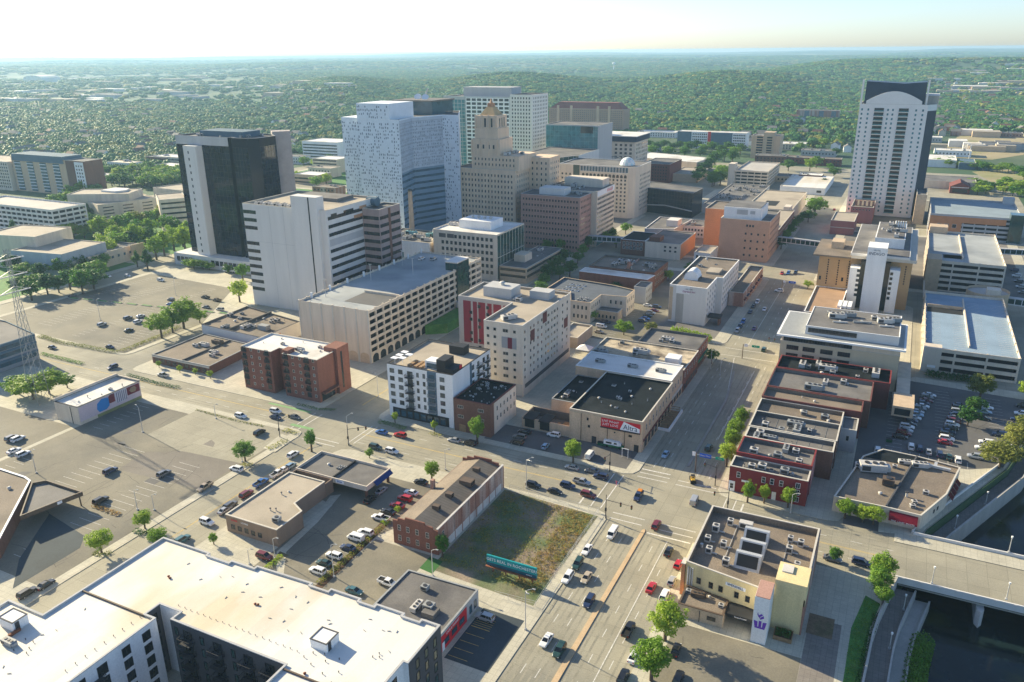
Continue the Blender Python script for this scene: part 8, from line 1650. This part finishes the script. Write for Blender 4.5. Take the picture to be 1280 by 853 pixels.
def stuff_leaves(name, poly, n, h, m, seed, leaf=.14, z=.17, cond=None):
    r = np.random.RandomState(seed); xs = [p[0] for p in poly]; ys = [p[1] for p in poly]; vs = []; fs = []
    def inside(x, y):
        c = False
        for i in range(len(poly)):
            (x0, y0), (x1, y1) = poly[i], poly[i - 1]
            if (y0 > y) != (y1 > y) and x < (x1 - x0) * (y - y0) / (y1 - y0) + x0: c = not c
        return c
    while len(fs) < n:
        x, y = r.uniform(min(xs), max(xs)), r.uniform(min(ys), max(ys))
        if not inside(x, y) or (cond and not cond(x, y, r)): continue
        for q_ in range(5):
            o = np.array([x + r.normal() * .3, y + r.normal() * .3, z + r.uniform(0, h)]); q = r.normal(size=3); q /= np.linalg.norm(q); e = np.cross(q, r.normal(size=3)); e /= np.linalg.norm(e); s = leaf * r.uniform(.5, 1.5); k = len(vs)
            vs += [tuple(o - q * s), tuple(o + e * s * .6), tuple(o + q * s), tuple(o - e * s * .6)]; fs.append((k, k + 1, k + 2, k + 3))
    me = bpy.data.meshes.new(name); me.from_pydata(vs, [], fs); me.materials.append(m); me.update(); return link(name, me, kind='stuff')
_lot = [(-95.6, 150), (-67.2, 148), (-66.4, 187), (-95.6, 188.8)]
stuff_leaves('weeds', _lot, 9000, .55, leaf_weed, 3, cond=lambda x, y, r: r.rand() < (.95 if x > -74 else .12) or (y > 183 and r.rand() < .5))
stuff_leaves('weeds', _lot, 8200, .4, leaf_olive, 4, cond=lambda x, y, r: r.rand() < .35 + .4 * (math.sin(x * .5) * math.cos(y * .4) > .1))
stuff_leaves('grass', [(3.2, 110), (5.6, 150), (6.6, 170), (8.4, 180), (5.4, 181), (3.4, 168), (3, 150), (1.6, 118)], 5200, .3, leaf_mid, 5, leaf=.1)
sheet('artificial_turf', [(-98.6, 145), (-94.4, 144.4), (-94.6, 150), (-98.8, 150.5)], m_turf, .18)

# =================================================================== STREET FURNITURE
def lamp(px, py, h, label, arms=((1.6, 0),), m=None, z=.16, globe=False, xy=None):
    x, y = xy or G(px, py, 0); m = m or m_metal
    t = T('street_lamp', label, 'street lamp', (x, y, z)); b = MB(); b.tube((x, y, z), (x, y, z + h), .13, .08, 8); b.box(x - .25, x + .25, y - .25, y + .25, z, z + .35); t.part('pole', b, m)
    for dx, dy in arms:
        if globe: b = MB(); b.tube((x, y, z + h), (x, y, z + h + .5), .2, .26, 8); t.part('lamp_head', b, m_lampwhite); continue
        b = MB(); p = (x, y, z + h)
        for k in range(4): q = (x + dx * (k + 1) / 4, y + dy * (k + 1) / 4, z + h + .7 * math.sin((k + 1) * .4)); b.tube(p, q, .06, n=6); p = q
        t.part('arm', b, m); b = MB(); b.box(p[0] - .4, p[0] + .4, p[1] - .18, p[1] + .18, p[2] - .1, p[2] + .08); t.part('lamp_head', b, m_unit2)
    return t
for a in [(658, 610.6, 9.5, 'double-arm street lamp beside the vacant lot on the cross street', ((1.6, 1.0), (2.0, -1.2))), (657, 788, 10.6, 'tall street lamp on the avenue kerb near the billboard', ((1.8, .6), (1.2, -1.4))), (178.7, 541, 9.4, 'pale lamp post before the mural building', ((-1.6, .4),)), (125.7, 401, 10.8, 'nearer lamp post in the north-west lot'), (220, 370, 10, 'farther lamp post in the north-west lot'), (45.5, 592, 8, 'brown lamp post at the west edge of the south-west lot'),
          (172, 638, 6.4, 'thin post at the south-east corner of the south-west lot'), (193, 638.5, 5, 'blue-topped post by the side avenue'), (417.6, 722, 9.4, 'utility pole in the hedge at the bank'), (344, 699, 6, 'lamp post below the bank front'), (312, 706, 4.4, 'short lamp post beside the white roof'), (436, 556, 10.4, 'curved street lamp on the traffic mast at the bank corner', ((1.2, 1.6),)), (473, 497, 9, 'curved street lamp behind the red brick apartments', ((-1.6, .6),)), (303, 578, 4.2, 'sign post under the round tree at the lot'),
          (270, 524, 5.4, 'post in the grass verge beside the mural building'), (557, 588, 7, 'utility pole beside the warehouse tree') , (541, 721, 7.6, 'rusty utility pole by the artificial turf patch'), (988, 642, 6, 'white lamp post at the crimson corner building'), (888, 462, 8, 'street lamp on the avenue by the dark tree'), (900, 470, 7, 'street lamp at the cream offices corner')]: lamp(*a)
for i, (px, py) in enumerate(((1163.7, 733.7), (1256.5, 754))): lamp(px, py, 4.4, ('lamp with white globe on the near bridge parapet, left one', 'lamp with white globe on the near bridge parapet, right one')[i], z=1.0, globe=True)
lamp(0, 0, 4.4, 'lamp with white globe on the far bridge parapet', z=1.0, globe=True, xy=(37.5, 215.4))
for i, y in enumerate((128, 150, 168, 184)): lamp(0, 0, 4, f'riverwalk lamp on the near bank, {("first", "second", "third", "fourth")[i]} from the bottom', z=-2.6, globe=True, xy=(x_up(y) + 3.6, y))
for i, y in enumerate((228, 246)): lamp(0, 0, 4, f'riverwalk lamp beyond the bridge, {("nearer", "farther")[i]} one', z=-2.6, globe=True, xy=(x_up(y) + 3.2, y))
def signal(px, py, arm, label, h=6.2, heads=(.55, .95), xy=None):
    x, y = xy or G(px, py, 0); t = T('traffic_signal', label, 'traffic light', (x, y, .16)); b = MB(); b.tube((x, y, .1), (x, y, h + 1.6), .16, .1, 8); t.part('mast', b, m_dkmetal)
    b = MB(); b.tube((x, y, h), (x + arm[0], y + arm[1], h + .5), .1, .05, 7); t.part('arm', b, m_dkmetal)
    for f in heads:
        hx, hy, hz = x + arm[0] * f, y + arm[1] * f, h + .5 * f; b = MB(); b.box(hx - .2, hx + .2, hy - .2, hy + .2, hz - .95, hz + .25); o = t.part('signal_head', b, m_black)
        for k, m in enumerate((m_tail, mk('amber_lens', (.5, .25, .02)), mk('green_lens', (.02, .3, .12)))):
            q = MB(); q.tube((hx, hy - .22, hz - k * .38), (hx, hy - .2, hz - k * .38), .12, n=8); t.part('lens', q, m, parent=o)
    b = MB(); b.box(x - .22, x + .22, y - .3, y + .1, 2.6, 3.6); t.part('side_signal', b, m_black)
signal(756.9, 648.7, (8.2, -1.2), 'traffic signal with long arm at the vacant lot corner'); signal(762, 590, (-.5, -4), 'traffic signal on the paved corner by the tan building', heads=(.9,)); signal(893.7, 607.5, (-4, .5), 'traffic signal by the crimson corner building', heads=(.9,))
signal(436, 557.5, (5.5, 3.4), 'traffic signal mast at the bank corner'); signal(350, 547, (1, 5), 'traffic signal on the sandy corner island', heads=(.9,)); signal(909, 640, (-4, -2.4), 'traffic signal at the north corner of the yellow building', heads=(.9,)); signal(0, 0, (-6, 0), 'traffic signal by the sunlit junction on the avenue', xy=(-38.5, 343))
def gantry(xy, arm, panels, label):
    x, y = xy; t = T('sign_gantry', label, 'road sign', (x, y, .1)); b = MB(); b.tube((x, y, .1), (x, y, 6.6), .2, .14, 8); t.part('post', b, m_brownmetal); b = MB(); b.tube((x, y, 6.2), (x + arm, y, 6.4), .12, .07, 7); t.part('arm', b, m_metal)
    for a, w, h, m, s in panels:
        b = MB(); b.box(x + a - w / 2, x + a + w / 2, y - .2, y - .12, 6.3 - h / 2, 6.3 + h / 2); o = t.part('sign_panel', b, m)
        if s: text(t, s, (x + a, y - .23, 6.3), h * .5, m_signwhite)
m_bs = mk('sign_blue', (.02, .10, .50), var=.05); m_gs = mk('sign_green', (.01, .32, .20), var=.05)
gantry(G(869, 590), 8.8, [(2.8, 3.6, 1.3, m_bs, 'Mayo Clinic'), (7.2, 2.6, .9, m_gs, '4th St'), (-.8, 1, 1.4, m_signwhite, '')], 'blue and green street signs on an arm over the avenue')
gantry((-52.8, 330.5), 7, [(5.2, 3.2, 1.0, m_gs, '3rd St'), (1.2, 1.4, 1.3, m_signwhite, '')], 'green street sign on an arm beside the cream offices'); gantry((-52.8, 440), 7, [(5, 3.6, 1.2, m_bs, 'Parking'), (.9, 1.2, 1.2, m_signwhite, '')], 'far blue sign on an arm at the ochre hotel')
# billboard
t = T('billboard', 'turquoise billboard on rusty legs at the vacant lot', 'billboard', (-75.3, 151.6, 0)); b = MB(); b.box(-82.3, -68.4, 151.3, 151.7, 2.3, 5.2); t.part('panel', b, m_teal); b = MB(); b.box(-82.3, -68.4, 151.22, 151.32, 2.3, 3.1); t.part('dark_band', b, m_tealdark); text(t, 'GETS REAL IN ROCHESTER!', (-75.3, 151.26, 4.1), 1.15, m_signwhite); text(t, 'outdoor', (-70.4, 151.2, 2.7), .5, m_signwhite)
b = MB(); b.box(-82.4, -68.3, 150.6, 151.3, 2.1, 2.25); t.part('catwalk', b, m_rust)
for x in (-80.8, -77.2, -73.4, -69.8): b = MB(); b.box(x - .15, x + .15, 151.75, 152.05, 0, 4.8); t.part('leg', b, m_rust)
# chain-link fence round the vacant lot
t = T('fence', 'thin metal fence around the vacant lot', 'fence', (-66, 190, .16)); pts = [(-95, 190.2), (-66, 189.4), (-65.4, 144), (-76, 143.4)]
for a, c in zip(pts, pts[1:]):
    L_ = math.hypot(c[0] - a[0], c[1] - a[1]); n = int(L_ / 3)
    for i in range(n): x, y = a[0] + (c[0] - a[0]) * i / n, a[1] + (c[1] - a[1]) * i / n; b = MB(); b.tube((x, y, .16), (x, y, 1.7), .05, n=5); t.part('post', b, m_metal)
    for z in (1.0, 1.65): b = MB(); b.bar((*a, z), (*c, z), .05, .05); t.part('rail', b, m_metal)
# street dining deck, plaza arch, bins, people, pylon
p = [G(840, 528), G(852, 529), G(864, 507), G(850, 505)]; cx, cy = sum(q[0] for q in p) / 4, sum(q[1] for q in p) / 4
t = T('dining_deck', 'timber street dining deck with white barriers on the avenue', 'dining deck', (cx, cy, .03)); b = MB(); b.box(-66.2, -62.4, 249, 266, .03, .3); t.part('deck', b, m_wood)
for i in range(9): b = MB(); b.box(-66.2, -62.4, 249.6 + i * 1.9, 249.8 + i * 1.9, 2.3, 2.5); t.part('slat', b, m_wood)
for x0, x1, y0, y1 in ((-62.4, -61.8, 248.4, 266.6), (-66.4, -62.4, 248.4, 249)): b = MB(); b.box(x0, x1, y0, y1, .03, 1.0); t.part('barrier', b, m_white)
for y in (249.6, 257, 265): b = MB(); b.tube((-62.8, y, .3), (-62.8, y, 2.4), .08); t.part('post', b, m_brownmetal)
x, y = G(781, 573); t = T('plaza_arch', 'slim white arch on the paved corner plaza', 'arch', (x, y, .16)); b = MB(); b.tube((x - 1, y, .1), (x - 1, y, 3.4), .1); b.tube((x + 1, y, .1), (x + 1, y, 3.4), .1); b.tube((x - 1.2, y, 3.4), (x + 1.2, y, 3.4), .12); t.part('frame', b, m_white)
for px, py, lb in ((751, 557, 'green bin beside the camper van'), (1111, 553, 'dark green bin near the river lot entrance'), (998, 590, 'blue bin behind the crimson row'), (92, 514, 'green bin behind the mural building'), (1034, 566, 'black bin by the alley rear wall')):
    x, y = G(px, py); t = T('waste_bin', lb, 'waste bin', (x, y, .16)); b = MB(); b.add([(x - .9, y - .6, .2), (x + .9, y - .6, .2), (x + .9, y + .6, .2), (x - .9, y + .6, .2), (x - 1, y - .75, 1.3), (x + 1, y - .75, 1.3), (x + 1, y + .75, 1.3), (x - 1, y + .75, 1.3)], [(0, 1, 5, 4), (1, 2, 6, 5), (2, 3, 7, 6), (3, 0, 4, 7), (4, 5, 6, 7)]); m = (mk('bin_green', (.02, .12, .06)), mk('bin_blue', (.03, .12, .25)), m_black)[1 if 'blue' in lb else 2 if 'black' in lb else 0]; t.part('tub', b, m); b = MB(); b.box(x - 1.02, x + 1.02, y - .78, y + .78, 1.3, 1.4); t.part('lid', b, m_black)
for i, (px, py) in enumerate(((770.5, 607), (774.5, 609))):
    x, y = G(px, py); me = bpy.data.meshes.new('body'); V_ = [(0, 0, .92), (.1, .04, .5), (.11, -.06, .06), (.11, .08, .03), (-.1, -.02, .5), (-.11, -.12, .06), (-.11, .02, .03), (0, 0, 1.2), (0, 0, 1.44), (.2, 0, 1.40), (.26, .04, 1.12), (.24, .14, .9), (-.2, 0, 1.40), (-.26, -.02, 1.12), (-.24, .06, .9), (0, .01, 1.55), (0, .02, 1.70)]
    me.from_pydata(V_, [(0, 1), (1, 2), (2, 3), (0, 4), (4, 5), (5, 6), (0, 7), (7, 8), (8, 9), (9, 10), (10, 11), (8, 12), (12, 13), (13, 14), (8, 15), (15, 16)], []); me.materials.append((m_cloth, m_cloth2)[i])
    t = T('person', ('person in pink top walking over the crossing', 'person in dark clothes just behind one in pink')[i], 'person', (x, y, .05), rz=.6 + i); o = link('body', me, t.o); sk = o.modifiers.new('skin', 'SKIN'); ss = o.modifiers.new('smooth', 'SUBSURF'); ss.levels = ss.render_levels = 1
    for k, v in enumerate(me.skin_vertices[0].data): r_ = (.15, .075, .05, .05, .075, .05, .05, .15, .14, .06, .045, .03, .06, .045, .03, .06, .1)[k]; v.radius = (r_, r_); v.use_root = k == 0
    hb = MB(); hb.tube((0, .02, 1.66), (0, .0, 1.82), .115, .05, 8); link('hair', hb.mesh('hair', [m_bark]), t.o); hb = MB(); hb.box(-.07, .07, .09, .12, 1.58, 1.7); link('face', hb.mesh('face', [m_skin]), t.o)
t = T('lattice_pylon', 'tall grey lattice pylon at the left edge', 'pylon', (-287.2, 172.6, 0)); w0, w1, H_ = 2.7, .6, 60.0
def cn(z, k): w = w0 + (w1 - w0) * min(1, z / 46); return (-287.2 + (w if k in (1, 2) else -w), 172.6 + (w if k in (2, 3) else -w), z)
for k in range(4): b = MB(); b.bar(cn(0, k), cn(46, k), .13, .13); b.bar(cn(46, k), cn(H_, k), .11, .11); t.part('leg', b, m_unit2)
zz = [0, 5, 10, 15, 19.5, 24, 28, 32, 35.5, 39, 42.5, 46, 49.5, 53, 56.5, 60]
for a, c in zip(zz, zz[1:]):
    for k in range(4): b = MB(); b.bar(cn(a, k), cn(c, (k + 1) % 4), .07, .07); b.bar(cn(a, (k + 1) % 4), cn(c, k), .055, .055); t.part('brace', b, m_unit2)
for z in (44, 50, 56): b = MB(); b.bar((-287.2, 166.6, z), (-287.2, 178.6, z), .35, .35); b.bar((-287.2, 167, z), (-287.2, 172.6, z + 2), .15, .15); b.bar((-287.2, 178.2, z), (-287.2, 172.6, z + 2), .15, .15); t.part('crossarm', b, m_metal)
for i in range(11):
    x, y = -400 + i * 9.6, 271 + i * 1.4
    t = T('planted_kerb', f'concrete kerb island in the north-west lot, {("first second third fourth fifth sixth seventh eighth ninth tenth eleventh".split())[i]} from west', 'kerb island', (x, y, .17), rz=.05); b = MB(); b.box(x - 3.4, x + 3.4, y - .9, y + .9, .17, .42); t.part('kerb', b, m_pave); b = MB(); b.box(x - 3.1, x + 3.1, y - .65, y + .65, .42, .5); t.part('planting', b, m_grass)

# =================================================================== FAR WOODS, HOUSES
def photo_px(x, y, z):
    v = RC.T @ np.array([x, y, z - CAMH]); return PX0 + FPX * v[0] / v[2], PY0 + FPX * v[1] / v[2]
_bx = [-60, 0, 60, 150, 225, 330, 430, 560, 660, 690, 790, 840, 940, 1000, 1060, 1160, 1175, 1340]
_by = [215, 205, 215, 236, 236, 200, 185, 160, 158, 165, 172, 168, 172, 195, 182, 170, 168, 166]
def wood_density(px, py):
    if py > np.interp(px, _bx, _by): return 0
    if px < 330 and 94 < py < 131: return .2
    if px < 240 and py > 131: return .9
    if px < 435: return .5 if 112 < py < 137 else (.6 if py > 137 else .85)
    if 930 < px < 1070 and py > 158: return .4
    if 1150 < px and 101 < py < 124: return .3
    if 1150 < px and py > 160: return .4
    return .96
_r = np.random.RandomState(5); WP = []
d = 640.0
while d < 11000:
    s = max(9.5, d * .0072); da = s / d
    for a in np.arange(math.radians(-62), math.radians(9.5), da):
        aa = a + _r.uniform(-.5, .5) * da; dd = d + _r.uniform(-.5, .5) * s; x, y = dd * math.sin(aa), dd * math.cos(aa); z = float(terrain(x, y)); px, py = photo_px(x, y, z)
        if not -40 < px < 1320: continue
        q = wood_density(px, py)
        if dd > 2600: q *= .25 + .75 * (math.sin(x * .0031 + 1) * math.cos(y * .0023) + .5 * math.sin(x * .0011 - y * .0014 + 2) > -.28)
        if dd < 1300 and any(a - 5 < x < b + 5 and c - 6 < y < e + 4 for a, b, c, e in FOOT): continue
        if dd < 2700 and ((x + .12 * y) % 118 < 12 or (y - .1 * x) % 150 < 12): q *= .12
        if _r.rand() < q: WP.append((dd, x, y, z, s))
    d += s * .92
WP.sort()
near = WP[:105]; far = WP[105:]
for i, (dd, x, y, z, s) in enumerate(near): tree(x, y, 12.5, s * .62, ('mid', 'dark', 'mid', 'lime')[i % 4], 'leafy tree at the near edge of the residential woods', 'trees at the edge of the woods', z)
def far_crown(m, seed):
    r = np.random.RandomState(seed); bm = bmesh.new()
    for k in range(7):
        c = r.uniform(-.55, .55, 3); s = r.uniform(.34, .58); c[2] = .62 + c[2] * .75 * (1 - abs(c[0])); g_ = bmesh.ops.create_icosphere(bm, subdivisions=1, radius=s)
        for v in g_['verts']: v.co = Vector(v.co) * r.uniform(.78, 1.2) + Vector(c)
    for k in range(110):
        d = r.normal(size=3); d /= np.linalg.norm(d); o = d * r.uniform(.6, 1.0) * np.array([.95, .95, .62]) + np.array([0, 0, .68]); q = r.normal(size=3); e = np.cross(q, d); e /= np.linalg.norm(e); f = np.cross(e, d) + d * .3; s = r.uniform(.06, .15)
        bm.faces.new([bm.verts.new(tuple(o + e * s * a + f * s * b)) for a, b in ((-1, 0), (0, .6), (1, 0), (0, -.6))])
    me = bpy.data.meshes.new('far_crown'); bm.to_mesh(me); bm.free(); me.materials.append(m); return me
fc = bpy.data.collections.new('far_tree_kinds')
for i, m in enumerate([leaf_olive] + [leafmat('leaf_far_a', (.05, .17, .04), (.13, .28, .06), .3), leafmat('leaf_far_b', (.035, .12, .035), (.09, .21, .05), .3)] * 2):
    me = far_crown(m, 30 + i); o = bpy.data.objects.new('far_crown', me); fc.objects.link(o)
me = bpy.data.meshes.new('woods'); me.from_pydata([(x, y, z) for _, x, y, z, _ in far], [], [])
at = me.attributes.new('size', 'FLOAT_VECTOR', 'POINT'); at.data.foreach_set('vector', [c for _, _, _, _, s in far for c in ((lambda k: (k, k, min(8.5, 4.5 + s * .16)))(s * .68 * _r.uniform(.6, 1.4)))])
w = link('woods', me, kind='stuff'); md = w.modifiers.new('trees', 'NODES'); ng = bpy.data.node_groups.new('woods', 'GeometryNodeTree'); md.node_group = ng
ng.interface.new_socket('Geometry', in_out='INPUT', socket_type='NodeSocketGeometry'); ng.interface.new_socket('Geometry', in_out='OUTPUT', socket_type='NodeSocketGeometry')
N = ng.nodes; L = ng.links; gi = N.new('NodeGroupInput'); go = N.new('NodeGroupOutput'); ip = N.new('GeometryNodeInstanceOnPoints'); ci = N.new('GeometryNodeCollectionInfo'); ci.inputs['Collection'].default_value = fc; ci.inputs['Separate Children'].default_value = True; ci.inputs['Reset Children'].default_value = True
na = N.new('GeometryNodeInputNamedAttribute'); na.data_type = 'FLOAT_VECTOR'; na.inputs['Name'].default_value = 'size'; rv = N.new('FunctionNodeRandomValue'); rv.data_type = 'FLOAT_VECTOR'; rv.inputs[0].default_value = (0, 0, 0); rv.inputs[1].default_value = (0, 0, 6.28); ri = N.new('FunctionNodeRandomValue'); ri.data_type = 'INT'; ri.inputs[4].default_value = 0; ri.inputs[5].default_value = 4
L.new(gi.outputs[0], ip.inputs['Points']); L.new(ci.outputs[0], ip.inputs['Instance']); ip.inputs['Pick Instance'].default_value = True; L.new(ri.outputs[2], ip.inputs['Instance Index']); L.new(rv.outputs[0], ip.inputs['Rotation']); L.new(na.outputs[0], ip.inputs['Scale']); L.new(ip.outputs[0], go.inputs[0])
HM = []
for i, (wm, rm, lb) in enumerate(((m_white, m_rgrey, 'small white grey-roofed house among the trees beyond downtown'), (m_cream, m_brown, 'small cream brown-roofed house among the trees beyond downtown'), (m_brick_old, m_rgrey, 'small brick house among the trees beyond downtown'))):
    a = MB(); a.box(-6, 6, -4, 4, 0, 5.5); a.add([(-6, -4, 5.5), (-6, 4, 5.5), (-6, 0, 8.2)], [(0, 1, 2)]); a.add([(6, -4, 5.5), (6, 4, 5.5), (6, 0, 8.2)], [(2, 1, 0)]); r_ = MB(); r_.add([(-6.5, -4.6, 5.2), (6.5, -4.6, 5.2), (6.5, 0, 8.4), (-6.5, 0, 8.4), (6.5, 4.6, 5.2), (-6.5, 4.6, 5.2)], [(0, 1, 2, 3), (3, 2, 4, 5)]); HM.append((a.mesh('wall', [wm]), r_.mesh('roof', [rm]), lb))
k = 0; rr = random.Random(9)
for px0, px1, py0, py1, n in ((0, 225, 134, 200, 66), (325, 430, 120, 190, 36), (560, 840, 138, 168, 40), (930, 1065, 130, 190, 38), (1160, 1290, 108, 170, 76)):
    for _ in range(n):
        x, y = G(rr.uniform(px0, px1), rr.uniform(py0, py1)); z = float(terrain(x, y))
        if any(a - 9 < x < b + 9 and c - 9 < y < e + 9 for a, b, c, e in FOOT): continue
        a, r_, lb = HM[k % 3]; k += 1
        t = T('house', lb, 'house', (x, y, z), 'houses among the trees', rr.choice((0, 1.57)) + rr.uniform(-.2, .2)); t.o.scale = (1.15,) * 3; link('wall', a, t.o); link('roof', r_, t.o)
WB = MB(); WB.box(-1, 1, -1, 1, 0, 1); WR = MB(); WR.box(-1.01, 1.01, -1.01, 1.01, 1, 1.06); WW = [(WB.mesh('wall', [a]), WR.mesh('roof', [b]), lb) for a, b, lb in ((m_white2, m_rwhite, 'far white-roofed commercial building beyond the woods'), (m_sand, m_rtan, 'far tan flat-roofed commercial building beyond the woods'), (m_grey2, m_rgrey, 'far grey flat-roofed commercial building beyond the woods'))]
for px0, px1, py0, py1, n in ((0, 330, 97, 130, 46), (330, 430, 112, 134, 12), (1165, 1290, 101, 122, 22), (970, 1110, 84, 92, 12), (1170, 1285, 164, 192, 12)):
    for _ in range(n):
        px, py = rr.uniform(px0, px1), rr.uniform(py0, py1); x, y = G(px, py); f = math.hypot(x, y) / 1800; a, r_, lb = WW[k % 3]; k += 1
        t = T('warehouse', lb, 'warehouse', (x, y, float(terrain(x, y))), 'far commercial buildings'); s_ = (rr.uniform(12, 34) * f, rr.uniform(9, 20) * f, rr.uniform(5, 9)); o = link('wall', a, t.o); o.scale = s_; o = link('roof', r_, t.o); o.scale = s_
x, y = G(42, 106); t = T('arched_hall', 'far large hall with bright white curved roof near the left edge', 'hall', (x, y, float(terrain(x, y)))); b = MB(); zt = float(terrain(x, y)); b.prism([(x - 70, zt), (x + 70, zt)] + [(x + 70 * math.cos(a), zt + 14 + 16 * math.sin(a)) for a in np.linspace(0, math.pi, 9)], 0, 1); b.v = [(v[0], y + 90 * v[2], v[1]) for v in b.v]; t.part('hall', b, m_rwhite)
x, y = G(767, 92); zt = float(terrain(x, y)); t = T('water_tower', 'tiny white water tower above the wooded ridge', 'water tower', (x, y, zt)); b = MB(); b.tube((x, y, zt), (x, y, zt + 36), 3, 2.4, 8); t.part('shaft', b, m_white); b = MB(); b.tube((x, y, zt + 34), (x, y, zt + 40), 4, 10, 12); b.tube((x, y, zt + 40), (x, y, zt + 48), 10, 5, 12); t.part('tank', b, m_white)

# =================================================================== HAZE
HAZE_DENSITY = 9e-5
b = MB(); b.box(-17500, 9300, -312, 17500, -12, 128.5); hz = link('haze', b.mesh('haze', []), kind='stuff')
hm = bpy.data.materials.new('haze_air'); hm.use_nodes = True; nt = hm.node_tree
for n_ in list(nt.nodes): nt.nodes.remove(n_)
pv = nt.nodes.new('ShaderNodeVolumePrincipled'); pv.inputs['Color'].default_value = (.45, .74, 1.0, 1); pv.inputs['Density'].default_value = HAZE_DENSITY; pv.inputs['Anisotropy'].default_value = .25
om = nt.nodes.new('ShaderNodeOutputMaterial'); nt.links.new(pv.outputs[0], om.inputs['Volume']); hz.data.materials.append(hm)

# lettering becomes plain mesh
bpy.context.view_layer.update(); dg = bpy.context.evaluated_depsgraph_get()
for o in [o for o in sc.objects if o.type == 'FONT']:
    me = bpy.data.meshes.new_from_object(o.evaluated_get(dg)); q = bpy.data.objects.new('lettering', me); COL.objects.link(q); q.parent = o.parent; q.location = o.location; q.rotation_euler = o.rotation_euler; q.scale = o.scale
    if not me.materials: me.materials.append(o.data.materials[0])
    bpy.data.objects.remove(o, do_unlink=True)
